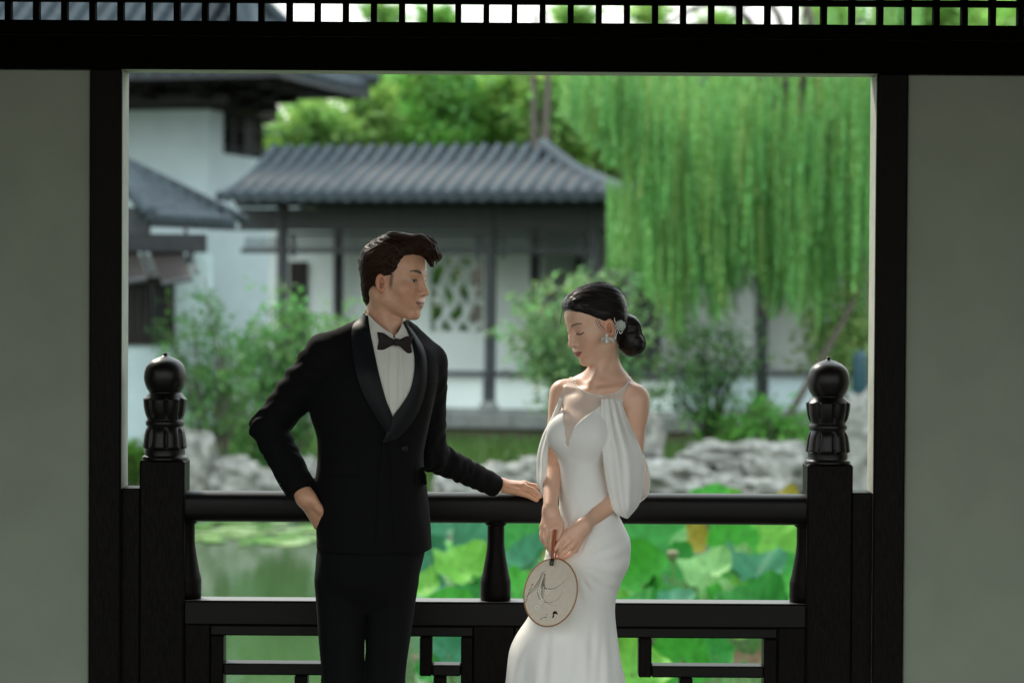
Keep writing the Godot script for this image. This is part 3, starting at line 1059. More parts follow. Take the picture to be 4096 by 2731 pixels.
func build_side_house() -> void:
	# small wing in front of the hall: tiled hip roof, timber wall with propped shutters
	var z := -18.6
	var c := V(300, 800, z)
	var t := thing("side_house", "low side house with tiled hip roof and propped timber shutters beside the white hall", "house", Vector3(c.x, 0, z))
	var w := func(vx: float, vy: float, zz: float) -> Vector3:
		return V(vx, vy, zz) - Vector3(c.x, 0, z)
	# roof surface: eave from the near corner to the far tip, rising to the left
	var N: Vector3 = w.call(345, 500, -18.4)
	var Fp: Vector3 = w.call(556, 512, -22.6)
	var K: Vector3 = w.call(225, 345, -19.2)
	var K2: Vector3 = w.call(262, 362, -20.2)
	var side := (Fp - N).normalized()
	var n := 17
	for i in n:
		var u := float(i) / (n - 1)
		var e := N.lerp(Fp, u)
		var top: Vector3 = K.lerp(K2, minf(1.0, u * 3.0)) if u < 0.33 else K2.lerp(Fp, (u - 0.33) / 0.67)
		if e.distance_to(top) < 0.12:
			continue
		var pts := []
		var p2 := []
		for k in 5:
			var q := k / 4.0
			pts.append(e.lerp(top, q) - Vector3.UP * 0.06 * sin(PI * q))
			p2.append(e.lerp(top, q) - Vector3.UP * (0.06 * sin(PI * q) + 0.012) + side * 0.13)
		tile_row(t, pts, side, 0.062)
		pan_row(t, p2, side, 0.20)
	var st := mb()
	tube(st, [K2 + Vector3(-0.1, 0.05, 0), K2.lerp(Fp, 0.5) + Vector3(0, 0.03, 0), Fp + Vector3(0.02, 0.04, 0)], [0.075, 0.07, 0.06], 8)
	obj(t, "hip_ridge", st, mats.roof_tile)
	st = mb()
	tube(st, [N + Vector3(0, 0.05, 0.03), N.lerp(K, 0.5) + Vector3(0, 0.0, 0.03), K + Vector3(0, 0.05, 0)], [0.08], 8)
	obj(t, "verge_ridge", st, mats.roof_tile)
	# front slope running on to the left
	for i in 16:
		var xs := K.x - 0.05 - i * 0.25
		var pts := []
		var p2 := []
		for k in 5:
			var q := k / 4.0
			var p := Vector3(xs, lerpf(N.y, K.y + 0.05, q) - 0.06 * sin(PI * q), lerpf(N.z + 0.05, K.z - 0.5, q))
			pts.append(p)
			p2.append(p + Vector3(-0.125, -0.012, 0))
		tile_row(t, pts, Vector3.RIGHT, 0.062)
		pan_row(t, p2, Vector3.RIGHT, 0.19)
	# boarding under the roof and gable boards facing the pond
	st = mb()
	var dn := Vector3(0, -0.10, 0)
	quad(st, N + dn, Fp + dn, K2 + dn, K + dn, Vector3.DOWN)
	obj(t, "roof_boarding", st, mats.dark_timber)
	var gz: float = N.z - 0.25
	bx(t, "gable_wall", Vector3(-2.5, N.y - 0.32, gz - 0.1), Vector3(N.x - 0.05, N.y + 0.12, gz), mats.grey_timber, 0.0)
	bx(t, "eave_beam", Vector3(-2.5, N.y - 0.36, gz - 0.02), Vector3(w.call(480, 550, -18.85).x, N.y - 0.16, gz + 0.08), mats.dark_timber, 0.01)
	# timber wall, window band, white foot
	var pl: Vector3 = w.call(240, 560, -19.0)
	var pr: Vector3 = w.call(398, 560, -19.0)
	var yw: float = w.call(300, 792, -19.0).y
	var zw := pl.z
	bx(t, "white_foot", Vector3(pl.x - 2.0, -0.7, zw - 0.3), Vector3(w.call(480, 600, -19.0).x, yw, zw - 0.02), mats.white_wall, 0.0)
	bx(t, "white_wall", Vector3(pr.x + 0.01, yw + 0.001, zw - 0.28), Vector3(w.call(480, 600, -19.0).x, N.y - 0.37, zw - 0.04), mats.white_wall, 0.0)
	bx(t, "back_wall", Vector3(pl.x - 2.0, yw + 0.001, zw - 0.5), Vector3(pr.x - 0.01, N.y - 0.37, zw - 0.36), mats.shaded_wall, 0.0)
	bx(t, "post", Vector3(pr.x - 0.09, yw, zw - 0.1), Vector3(pr.x, N.y - 0.37, zw + 0.02), mats.brown_timber, 0.006)
	var ys: float = w.call(300, 655, -19.0).y
	for q in [[295.0, 345.0], [349.0, 392.0]]:
		var a: float = w.call(q[0] - (60.0 if q[0] < 300.0 else 0.0), 700, -19.0).x
		var b: float = w.call(q[1], 700, -19.0).x
		bx(t, "window_panel", Vector3(a, yw + 0.05, zw - 0.08), Vector3(b, ys, zw - 0.03), mats.brown_timber, 0.006)
		for k in 6:
			var xb := lerpf(a, b, (k + 0.5) / 6.0)
			bx(t, "panel_slat", Vector3(xb - 0.01, yw + 0.08, zw - 0.029), Vector3(xb + 0.01, ys - 0.03, zw - 0.01), mats.dark_timber, 0.0)
	bx(t, "sill_rail", Vector3(pl.x - 0.5, yw + 0.002, zw - 0.09), Vector3(pr.x + 0.02, yw + 0.06, zw + 0.03), mats.brown_timber, 0.006)
	bx(t, "window_head", Vector3(pl.x - 0.5, ys + 0.001, zw - 0.09), Vector3(pr.x - 0.091, ys + 0.09, zw + 0.0), mats.brown_timber, 0.006)
	# propped shutters
	for q in [[225.0, 318.0], [330.0, 440.0]]:
		var h0: Vector3 = w.call(q[0], 548, -19.0)
		var h1: Vector3 = w.call(q[0] + 80.0, 548, -19.0)
		var b0: Vector3 = w.call(q[0] + 42.0, 652, -18.0)
		var b1: Vector3 = w.call(q[0] + 112.0, 640, -18.0)
		for k in 9:
			var u := k / 9.0
			var v := (k + 0.86) / 9.0
			st = mb()
			var up := Vector3(0.0, 0.012, 0.02)
			var a := h0.lerp(b0, u)
			var bb := h1.lerp(b1, u)
			var cc := h1.lerp(b1, v)
			var dd := h0.lerp(b0, v)
			quad(st, a + up, bb + up, cc, dd, Vector3(0, 1, 1))
			quad(st, a - up, bb - up, cc - up * 1.6, dd - up * 1.6, Vector3(0, -1, -1))
			quad(st, dd, cc, cc - up * 1.6, dd - up * 1.6, Vector3(0, -1, 0.5))
			quad(st, bb + up, cc, cc - up * 1.6, bb - up, Vector3(1, 0, 0))
			obj(t, "shutter_slat", st, mats.brown_timber)
		bar(t, "shutter_rail", b0 + Vector3(0, 0, 0.02), b1 + Vector3(0, 0, 0.02), 0.028, mats.grey_timber, 6)
		st = mb()
		tube(st, spline([h1 + Vector3(0.08, 0.1, 0.05), h1 + Vector3(0.13, -0.10, 0.25), b1 + Vector3(0.03, 0.06, -0.1)], 8), [0.022], 6)
		obj(t, "shutter_strut", st, mats.dark_timber)
	bar(t, "eave_bracket", w.call(450, 560, -19.0), w.call(422, 612, -19.0), 0.03, mats.dark_timber, 6)
# ================= rocks and plants =================
func rock(called: String, label: String, at: Vector3, size: Vector3, seed_: int, pit := 1.0) -> void:
	var nz := FastNoiseLite.new()
	nz.seed = seed_
	nz.noise_type = FastNoiseLite.TYPE_SIMPLEX_SMOOTH
	nz.frequency = 1.0
	nz.fractal_octaves = 3
	var cell := FastNoiseLite.new()
	cell.seed = seed_ + 5
	cell.noise_type = FastNoiseLite.TYPE_CELLULAR
	cell.frequency = 1.0
	var st := mb()
	var rows := []
	var cols := []
	var nr := 34
	var nc := 48
	for i in nr + 1:
		var th := PI * i / nr
		var line := PackedVector3Array()
		var cl := []
		for j in nc:
			var a := TAU * j / nc
			var d := Vector3(cos(a) * sin(th), -cos(th), sin(a) * sin(th))
			# squared-off lump
			var q := Vector3(signf(d.x) * pow(absf(d.x), 0.7), signf(d.y) * pow(absf(d.y), 0.7), signf(d.z) * pow(absf(d.z), 0.7))
			var n1 := nz.get_noise_3dv(d * 1.5)
			var w := q * size
			var n2 := nz.get_noise_3dv(w * 2.6 + Vector3(9, 3, 1))
			var c1 := cell.get_noise_3dv(w * 3.4)
			var k := 1.0 + 0.42 * n1 + 0.20 * n2 - pit * 0.16 * smoothstep(-0.5, -0.95, c1)
			line.append(w * k)
			var t := clampf(0.95 + 0.35 * n2 - 0.15 * smoothstep(-0.5, -0.95, c1), 0.4, 1.25)
			cl.append(Color(t, t, t * 0.97))
		rows.append(line)
		cols.append(cl)
	grid(st, rows, true, false, cols)
	var m := obj(self, called, st, mats.rock)
	m.position = at
	tag(m, label, "rock", "garden rocks along the far bank")

func build_rocks() -> void:
	# view centre x, top y, bottom y, width, z, label
	var list := [
		[450, 978, 1140, 95, -18.3, "upright pale rock just right of the left newel ball"],
		[535, 1045, 1145, 130, -18.4, "broad pale rock at the left waterline, left of the man's elbow"],
		[615, 1070, 1150, 90, -18.5, "low pale rock between the man's bent elbow and the railing"],
		[700, 1045, 1120, 70, -18.9, "small rock seen through the gap under the man's bent arm"],
		[1060, 1062, 1150, 120, -18.7, "pale rock seen over the man's forearm, nearest his jacket"],
		[1160, 1056, 1145, 120, -18.8, "pale rock above the man's hand on the rail"],
		[1235, 1040, 1130, 90, -18.9, "grey rock half hidden by the bride's left draped sleeve"],
		[1500, 945, 1060, 50, -19.2, "slim upright rock with flat top beside the bride's shoulder"],
		[1545, 1050, 1125, 200, -18.4, "long pale rock above the rail, right of the bride's sleeve"],
		[1690, 1005, 1080, 250, -18.9, "large pitted grey rock on the bank in the right half"],
		[1790, 1010, 1115, 150, -18.5, "craggy grey rock directly left of the right newel post"],
		[1640, 1085, 1150, 190, -18.2, "shadowed low rock at the right waterline under the large pitted one"],
		[1760, 1090, 1150, 130, -18.0, "small grey rock low beside the right newel post"],
		[1985, 892, 1150, 90, -18.2, "tall pale rock in the gap between right newel and window edge"],
		[380, 1075, 1150, 90, -18.3, "low rock behind the left newel post"],
	]
	var k := 0
	for q in list:
		var top := V(q[0], q[1], q[4])
		var bot := V(q[0], q[2], q[4])
		var h := top.y - bot.y
		var w: float = q[3] / 5550.0 * (7.0 - q[4])
		rock("garden_rock", q[5], Vector3(top.x, (top.y + bot.y) * 0.5 - 0.05, q[4]), Vector3(w * 0.5, h * 0.52, minf(w, 0.9) * 0.45), 30 + k * 7)
		k += 1

func crown(parent: Node3D, blobs: Array, count: int, mesh: Mesh, m: Material, base: Color, vary := 0.35) -> void:
	# blobs: [centre (local), radii]; clumps mostly near each blob's shell, uneven
	var xf := []
	var cols := []
	var total := 0.0
	for b in blobs:
		total += b[1].x * b[1].y + b[1].x * b[1].z
	for b in blobs:
		var share: float = (b[1].x * b[1].y + b[1].x * b[1].z) / total
		var tone := rnd(0.9, 1.15)
		for i in int(count * share):
			var d := Vector3(rng.randfn(), rng.randfn(), rng.randfn()).normalized()
			var r := pow(rng.randf(), 0.5)
			var lump := 0.86 + 0.22 * sin(d.x * 5.0 + b[0].x * 3.0) * sin(d.y * 6.0 + b[0].y) + 0.12 * sin(d.z * 9.0)
			var p: Vector3 = b[0] + d * r * lump * b[1] + Vector3(rng.randfn(), rng.randfn(), rng.randfn()) * 0.20 * b[1]
			var s := rnd(0.6, 1.25)
			xf.append(Transform3D(Basis.from_euler(Vector3(rnd(-0.6, 0.6), rnd(0, TAU), rnd(-0.6, 0.6))).scaled(Vector3(s, s, s)), p))
			var t := tone * rnd(1.0 - vary, 1.0 + vary)
			var yel := rnd(0.85, 1.25)
			cols.append(Color(base.r * t * yel, base.g * t, base.b * t * rnd(0.7, 1.1)))
	scatter(parent, "crown", mesh, m, xf, cols)

func tree(called: String, label: String, vx: float, z: float, height: float, trunk_r: float, blobs: Array, count: int, mesh: Mesh, col: Color, lean := 0.0, bark := "bark") -> void:
	var b := V(vx, 900, z)
	var t := thing(called, label, "tree", Vector3(b.x, -0.45, z), "trees behind the gallery")
	var st := mb()
	var top := Vector3(lean, height * 0.8, rnd(-0.3, 0.3))
	tube(st, spline([Vector3(0, -0.2, 0), Vector3(lean * 0.2, height * 0.3, 0.05), Vector3(lean * 0.6, height * 0.55, -0.05), top], 12), spline([trunk_r * 1.25, trunk_r, trunk_r * 0.7, trunk_r * 0.25], 12), 9)
	obj(t, "trunk", st, mats[bark])
	for k in mini(blobs.size(), 6):
		st = mb()
		var u := rnd(0.3, 0.6)
		var s := Vector3(lean * u * 0.9, height * u, 0)
		var e: Vector3 = blobs[k][0]
		tube(st, spline([s, s.lerp(e, 0.5) + Vector3(rnd(-0.2, 0.2), 0.25, rnd(-0.2, 0.2)), e], 8), spline([trunk_r * 0.5, trunk_r * 0.3, trunk_r * 0.1], 8), 6)
		obj(t, "limb", st, mats[bark])
	crown(t, blobs, count, mesh, leafy("tree_leaf", Color(1, 1, 1), 0.9), col)

func build_trees() -> void:
	var clump := leaf_clump(12, 0.26, 0.10, 0.19, 11)
	var specs := [
		# label, view x, z, height, blobs as view (x, y, rx, ry) in pixels, count, colour
		["slim pale leaved tree in front of the bright sky gap, right of the white hall", 722, -36.0, [[690, 300, 70, 45], [745, 285, 60, 50], [650, 330, 60, 35], [700, 240, 40, 25]], 150, Color(0.20, 0.39, 0.13), -0.4],
		["bare stemmed tree right of the sky gap with leaves along the gallery roof", 806, -37.0, [[790, 320, 70, 30], [850, 260, 60, 70], [880, 34, 40, 16]], 260, Color(0.19, 0.37, 0.12), 0.15],
		["dense mid green tree above the left half of the gallery roof", 930, -39.0, [[915, 250, 80, 80], [1000, 230, 100, 100], [950, 320, 110, 50], [960, 140, 60, 50], [1010, 40, 30, 14]], 3300, Color(0.20, 0.46, 0.13), 0.0],
		["dense bright green tree above the middle of the gallery roof", 1090, -41.0, [[1080, 260, 110, 90], [1150, 220, 90, 80], [1060, 190, 90, 60], [1130, 320, 100, 50], [1075, 130, 60, 40]], 3600, Color(0.23, 0.50, 0.14), 0.2],
		["forked twin stemmed tree rising behind the right end of the gallery roof", 1228, -38.0, [[1270, 230, 70, 80], [1200, 200, 60, 60], [1290, 310, 70, 50], [1235, 120, 40, 30], [1320, 44, 30, 12]], 2000, Color(0.24, 0.47, 0.14), 0.2],
		["broad yellowish green tree behind the willow", 1420, -42.0, [[1400, 240, 130, 90], [1500, 300, 130, 90], [1450, 150, 100, 55], [1380, 330, 110, 70], [1490, 42, 34, 14]], 3200, Color(0.30, 0.50, 0.17), 0.0],
		["tall green tree behind the willow towards the right window edge", 1750, -43.0, [[1650, 260, 140, 110], [1800, 250, 140, 110], [1930, 280, 130, 120], [1750, 140, 150, 60], [1900, 50, 60, 26], [1660, 46, 36, 14]], 4200, Color(0.24, 0.47, 0.14), 0.0],
		["green tree at the far right showing only through the lattice above the right panel", 2150, -40.0, [[2150, 60, 110, 60], [2230, 30, 100, 70], [2300, 110, 120, 100], [2080, 20, 60, 40]], 2600, Color(0.24, 0.47, 0.14), 0.0],
	]
	for s in specs:
		var z: float = s[2]
		var b := V(s[1], 900, z)
		var k := (7.0 - z) / 5550.0
		var blobs := []
		var hi := 0.0
		for q in s[3]:
			var c := V(q[0], q[1], z) - Vector3(b.x, -0.45, z)
			c.z += rnd(-0.8, 0.8)
			blobs.append([c, Vector3(q[2] * k, q[3] * k, minf(q[2], q[3]) * k * 1.3)])
			hi = maxf(hi, c.y)
		tree("garden_tree", s[0], s[1], z, hi * 1.15, 0.10, blobs, s[4], clump, s[5], s[6])
	# second stem of the forked tree
	var st := mb()
	var a := V(1252, 340, -36.4)
	tube(st, spline([Vector3(a.x - 0.25, -0.5, -36.4), Vector3(a.x - 0.1, 2.0, -36.4), a, V(1258, 170, -36.4), V(1250, 20, -36.4)], 12), spline([0.11, 0.09, 0.08, 0.06, 0.03], 12), 8)
	tube(st, spline([V(1232, 900, -36.5), V(1228, 330, -36.5), V(1226, 170, -36.5), V(1232, 30, -36.5)], 10), spline([0.09, 0.075, 0.06, 0.03], 10), 8)
	var m := obj(self, "tree_stem", st, mats.bark)
	tag(m, "slim grey forked stem rising behind the gallery roof's right end", "tree")
	# low green growth closing the view behind the buildings
	var xf := []
	var cols := []
	for i in 2600:
		var x := rnd(-9, 10)
		var zz := rnd(-46, -43)
		xf.append(Transform3D(Basis.from_euler(Vector3(rnd(-1, 1), rnd(0, TAU), 0)).scaled(Vector3.ONE * rnd(1.2, 2.0)), Vector3(x, rnd(-0.4, 4.6) + 0.5 * sin(x * 1.3), zz)))
		var t := rnd(0.6, 1.2)
		cols.append(Color(0.18 * t, 0.38 * t, 0.10 * t))
	var g := scatter(self, "distant_hedge", clump, leafy("tree_leaf", Color(1, 1, 1), 0.9), xf, cols)
	tag(g, "dense green thicket closing the view behind the trees", "thicket")

func build_willow() -> void:
	var z0 := -21.5
	var b := V(1985, 1000, z0)
	var t := thing("weeping_willow", "weeping willow with long bright green hanging strands filling the right side", "tree", Vector3(b.x, -0.6, z0))
	var st := mb()
	tube(st, spline([Vector3(0.1, 0, 0), Vector3(0.0, 1.4, 0), Vector3(-0.15, 2.8, 0.1), Vector3(-0.6, 4.6, 0)], 14), spline([0.20, 0.17, 0.14, 0.10], 14), 10)
	obj(t, "trunk", st, mats.bark)
	# strands: three meshes
	var meshes := []
	for v in 4:
		var r := RandomNumberGenerator.new()
		r.seed = 90 + v
		st = mb()
		var sway := r.randf_range(-0.12, 0.12)
		var pts := []
		for k in 9:
			var y := -k / 8.0
			pts.append(Vector3(sway * y * y + 0.015 * sin(k * 1.7 + v), y, 0.015 * cos(k * 2.1)))
		cur = Color(0.8, 0.7, 0.4)
		tube(st, pts, [0.004], 3, false)
		for k in 120:
			var y := -pow(r.randf(), 0.85)
			var p := Vector3(sway * y * y, y, 0)
			var a := r.randf_range(0, TAU)
			var side := Vector3(cos(a), 0, sin(a))
			var f := (side * r.randf_range(0.25, 0.8) + Vector3(0, -1, 0)).normalized()
			var s := Vector3(-sin(a + r.randf_range(-0.8, 0.8)), 0, cos(a)).normalized()
			var l := r.randf_range(0.035, 0.055)
			var w := r.randf_range(0.006, 0.009)
			var q := r.randf_range(0.7, 1.25)
			cur = Color(q, q, q)
			var n := s.cross(f)
			tri(st, p, p + f * l * 0.4 - s * w, p + f * l, n)
			tri(st, p, p + f * l, p + f * l * 0.4 + s * w, n)
		meshes.append(st.commit())
	var limbs := []
	for k in 9:
		var top := Vector3(-0.6, 4.4, 0)
		var a := [V(1420, 150, -20.5), V(1520, 60, -21.0), V(1600, 200, -20.0), V(1680, 40, -22.5), V(1760, 180, -20.3), V(1840, 60, -21.5), V(1900, 220, -20.2), V(2060, 120, -20.8), V(2160, 200, -21.8)][k] as Vector3
		var e: Vector3 = a - t.position
		st = mb()
		tube(st, spline([top + Vector3(0, -0.8 + 0.1 * k, 0), top.lerp(e, 0.5) + Vector3(0, 0.7, 0), e], 10), spline([0.07, 0.045, 0.015], 10), 6)
		obj(t, "limb", st, mats.bark)
	for v in 4:
		var xf := []
		var cols := []
		for i in 680:
			var vx := rnd(1290, 2120)
			if rng.randf() < 0.08:
				vx = rnd(1395, 1450)
			var zz := z0 + rnd(-2.4, 2.4)
			# lower edge of the curtain (view y)
			var low := 700.0 + 40.0 * sin(vx * 0.021) + 35.0 * sin(vx * 0.057 + 1.0) + rnd(-60, 30)
			if vx > 1850.0:
				low -= 30.0
			if vx < 1470.0:
				low = 600.0 + rnd(-60, 45) - (1470.0 - vx) * 0.3
			# strands start anywhere in the crown, shorter ones above
			var hi := lerpf(70.0, low - 140.0, pow(rng.randf(), 0.8))
			low = minf(low, hi + rnd(130, 320))
			if vx < 1465.0 and hi < 400.0:
				if vx < 1390.0 and rng.randf() < 0.4:
					continue
				hi = rnd(90, 240)
				low = minf(hi + rnd(90, 230), 255.0 + (vx - 1290.0) * 1.0)
			elif vx < 1395.0:
				continue
			if vx > 1880.0 and rng.randf() < 0.2:
				hi = rnd(-60, 100)
				low = hi + rnd(150, 300)
			if low - hi < 60.0:
				continue
			var p := V(vx, hi, zz)
			var len := p.y - V(vx, low, zz).y
			xf.append(Transform3D(Basis(Vector3.UP, rnd(0, TAU)) * Basis.from_scale(Vector3(1.0 + len * 0.25, len, 1.0 + len * 0.25)), p - t.position))
			var k := rnd(0.75, 1.25)
			var yel := rnd(0.85, 1.25)
			if rng.randf() < 0.08:
				yel = 1.6
			cols.append(Color(0.205 * k * yel, 0.50 * k, 0.165 * k))
		scatter(t, "strands", meshes[v], leafy("willow_leaf", Color(1, 1, 1), 0.9), xf, cols)

func shrub(called: String, label: String, base: Vector3, stems: Array, leaves_per: int, mesh: Mesh, col: Color, spread := 0.16, bark := "bark", kind := "shrub", from := 0.25) -> void:
	var t := thing(called, label, kind, base)
	var xf := []
	var cols := []
	var st := mb()
	for e in stems:
		var tip: Vector3 = e - base
		var mid := tip * 0.5 + Vector3(rnd(-0.12, 0.12), rnd(0.0, 0.15), rnd(-0.12, 0.12))
		var path := spline([Vector3(rnd(-0.08, 0.08), -0.1, rnd(-0.08, 0.08)), mid, tip], 12)
		tube(st, path, spline([0.022, 0.013, 0.004], 12), 5)
		for i in leaves_per:
			var u := lerpf(from, 1.0, pow(rng.randf(), 0.7))
			var p: Vector3 = path[int(u * 11.0)]
			p += Vector3(rng.randfn(), rng.randfn(), rng.randfn()) * spread * (1.15 - 0.5 * u)
			var s := rnd(0.6, 1.3)
			xf.append(Transform3D(Basis.from_euler(Vector3(rnd(-1.0, 0.7), rnd(0, TAU), rnd(-0.7, 0.7))).scaled(Vector3(s, s, s)), p))
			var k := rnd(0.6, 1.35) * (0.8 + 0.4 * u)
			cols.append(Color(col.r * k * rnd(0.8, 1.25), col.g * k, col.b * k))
	obj(t, "stems", st, mats[bark])
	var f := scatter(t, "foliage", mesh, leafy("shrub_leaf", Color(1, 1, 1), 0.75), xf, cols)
	f.name = "foliage"

func tips(list: Array, z: float, dz := 0.5) -> Array:
	var out := []
	for q in list:
		out.append(V(q[0], q[1], z + rnd(-dz, dz)))
	return out

func build_shrubs() -> void:
	var leaf := leaf_clump(6, 0.09, 0.055, 0.10, 21)
	var small := leaf_clump(6, 0.08, 0.038, 0.075, 22)
	var z := -19.6
	shrub("garden_shrub", "airy open shrub with long sprays behind the left newel ball", V(500, 1075, -18.55), tips([[352, 735], [400, 760], [440, 700], [470, 680], [455, 760], [495, 720], [420, 830], [440, 880], [520, 760], [490, 830], [540, 800], [430, 930], [560, 850], [470, 640], [400, 800], [530, 880]], -18.6, 0.25), 26, small, Color(0.095, 0.24, 0.075), 0.15)
	shrub("garden_shrub", "dense leafy green shrub behind the man's bent elbow", V(650, 1060, z + 0.2), tips([[580, 740], [620, 690], [640, 665], [680, 690], [720, 710], [560, 800], [600, 780], [650, 760], [700, 780], [760, 740], [790, 730], [820, 720], [740, 800], [590, 860], [640, 850], [690, 870], [560, 900], [540, 960], [600, 940], [650, 950], [530, 1010], [580, 1030], [620, 1040], [570, 760], [665, 720], [820, 780]], z), 27, leaf, Color(0.105, 0.26, 0.085), 0.20)
	shrub("garden_shrub", "bushy round shrub between the gallery columns and the bride's head", V(1330, 960, z), tips([[1190, 730], [1215, 690], [1240, 680], [1260, 655], [1300, 645], [1340, 640], [1380, 640], [1410, 650], [1440, 660], [1200, 770], [1230, 760], [1270, 720], [1320, 700], [1370, 700], [1420, 710], [1460, 700], [1250, 820], [1290, 800], [1350, 780], [1430, 780], [1480, 760], [1220, 790], [1280, 860], [1400, 850], [1460, 850], [1490, 900], [1440, 920]], z), 30, leaf, Color(0.14, 0.27, 0.12), 0.20)
	shrub("garden_shrub", "thin dark shrub with bare forked stems right of the bride", V(1640, 1010, z), tips([[1560, 790], [1590, 750], [1620, 740], [1650, 730], [1680, 760], [1700, 800], [1600, 850], [1560, 860], [1690, 860], [1540, 920], [1720, 830], [1510, 780], [1530, 850], [1640, 800], [1745, 780]], z, 0.3), 20, small, Color(0.07, 0.17, 0.06), 0.16, "dark_bark", "shrub", 0.35)
	shrub("garden_shrub", "low green plants on the bank behind the large pitted rock", V(1760, 1040, z), tips([[1690, 960], [1720, 940], [1750, 960], [1790, 985], [1830, 975], [1850, 990], [1670, 985], [1610, 965]], z, 0.3), 30, leaf, Color(0.10, 0.30, 0.06), 0.17)
	shrub("garden_shrub", "pale leaved bush under the willow near the right window edge", V(1930, 900, z - 1.5), tips([[1880, 740], [1920, 690], [1950, 720], [1970, 680], [1900, 780], [1940, 760], [1985, 740], [1960, 640]], z - 1.5), 40, leaf, Color(0.22, 0.36, 0.13), 0.2)
	shrub("garden_shrub", "tuft of tall green grass in the gap beside the left newel post", V(305, 1120, -18.0), tips([[292, 1040], [300, 1050], [310, 1040], [318, 1060], [285, 1060], [325, 1070]], -18.0, 0.2), 40, small, Color(0.08, 0.19, 0.03), 0.08)
	# prop leaning under the willow and a teal post by the window edge
	var st := mb()
	tube(st, [V(1795, 985, -20.2), V(1880, 840, -20.3), V(1962, 690, -20.5)], [0.045, 0.04, 0.035], 8)
	var m := obj(self, "leaning_pole", st, mats.bark)
	tag(m, "brown wooden pole leaning diagonally behind the right newel ball", "pole")
	st = mb()
	lathe(st, V(1975, 905, -19.5), [Vector2(0, 0), Vector2(0.09, 0), Vector2(0.08, 0.40), Vector2(0.07, 0.43), Vector2(0.07, 0.46), Vector2(0, 0.48)], 14)
	m = obj(self, "teal_post", st, mat("teal_paint", Color(0.012, 0.055, 0.075), 0.5))
	tag(m, "teal painted post above the tall rock at the right window edge", "post")

# ---------- lotus pond ----------
func lotus_mesh(seed_: int, rim: float, fold: float) -> ArrayMesh:
	var r := RandomNumberGenerator.new()
	r.seed = seed_
	var ph := r.randf_range(0, TAU)
	var ph2 := r.randf_range(0, TAU)
	var nz := FastNoiseLite.new()
	nz.seed = seed_
	nz.frequency = 1.6
	var st := mb()
	var rows := []
	var cols := []
	var n := 48
	for i in 13:
		var rr := i / 12.0
		var line := PackedVector3Array()
		var cl := []
		for j in n:
			var a := TAU * j / n
			var w := 0.20 * sin(2.0 * a + ph) + 0.15 * sin(3.0 * a + ph2) + 0.07 * sin(5.0 * a + ph2) + 0.03 * sin(11.0 * a + ph)
			var y := 0.34 * rr * rr - 0.10 * (1.0 - rr) + w * rr * rr * 1.1 + fold * absf(cos(a - ph)) * rr * rr
			var e := 1.0 + 0.05 * sin(7.0 * a + ph2) * rr
			line.append(Vector3(cos(a) * rr * e, y, sin(a) * rr * e))
			var vein := pow(absf(cos(a * 10.0)), 10.0) * smoothstep(0.05, 0.3, rr) * (1.0 - 0.5 * rr)
			var t := 0.85 + 0.35 * vein + 0.45 * nz.get_noise_2d(cos(a) * rr * 1.5, sin(a) * rr * 1.5)
			var c := Color(t, t, t)
			if rim > 0.0:
				var edge := smoothstep(1.0 - rim, 1.0, rr + 0.25 * nz.get_noise_2d(cos(a) * 2.0 + 5.0, sin(a) * 2.0))
				c = c.lerp(Color(2.4, 0.95, 0.8), edge * 0.8)
			cl.append(c)
		rows.append(line)
		cols.append(cl)
	grid(st, rows, true, true, cols)
	return st.commit()

func lotus(leaf: Mesh, c: Vector3, radius: float, tilt: float, turn: float, col: Color, label: String) -> void:
	var t := thing("lotus_plant", label, "lotus leaf", Vector3(c.x, -0.75, c.z), "lotus leaves standing in the pond")
	var key := "lotus_%d" % int(col.r * 1000.0 + col.g * 100000.0)
	var m := leafy(key, Color(col.r, col.g, col.b), 0.34, 0.6)
	m.metallic_specular = 0.28
	var b := put(t, "leaf_blade", leaf, m)
	var up := Vector3(sin(turn) * sin(tilt), cos(tilt), cos(turn) * sin(tilt))
	var side := up.cross(Vector3(0.3, 0.1, -1)).normalized()
	b.transform = Transform3D(Basis(side, up, side.cross(up)).scaled(Vector3(radius, radius, radius)), Vector3(0, c.y + 0.75, 0))
	var st := mb()
	tube(st, spline([Vector3(rnd(-0.15, 0.15), -0.2, rnd(-0.1, 0.1)), Vector3(rnd(-0.05, 0.05), (c.y + 0.75) * 0.6, 0.0), Vector3(0, c.y + 0.75 - 0.05 * radius, 0)], 8), [0.008], 5)
	obj(t, "stem", st, mat("lotus_stem", Color(0.09, 0.17, 0.04), 0.6))

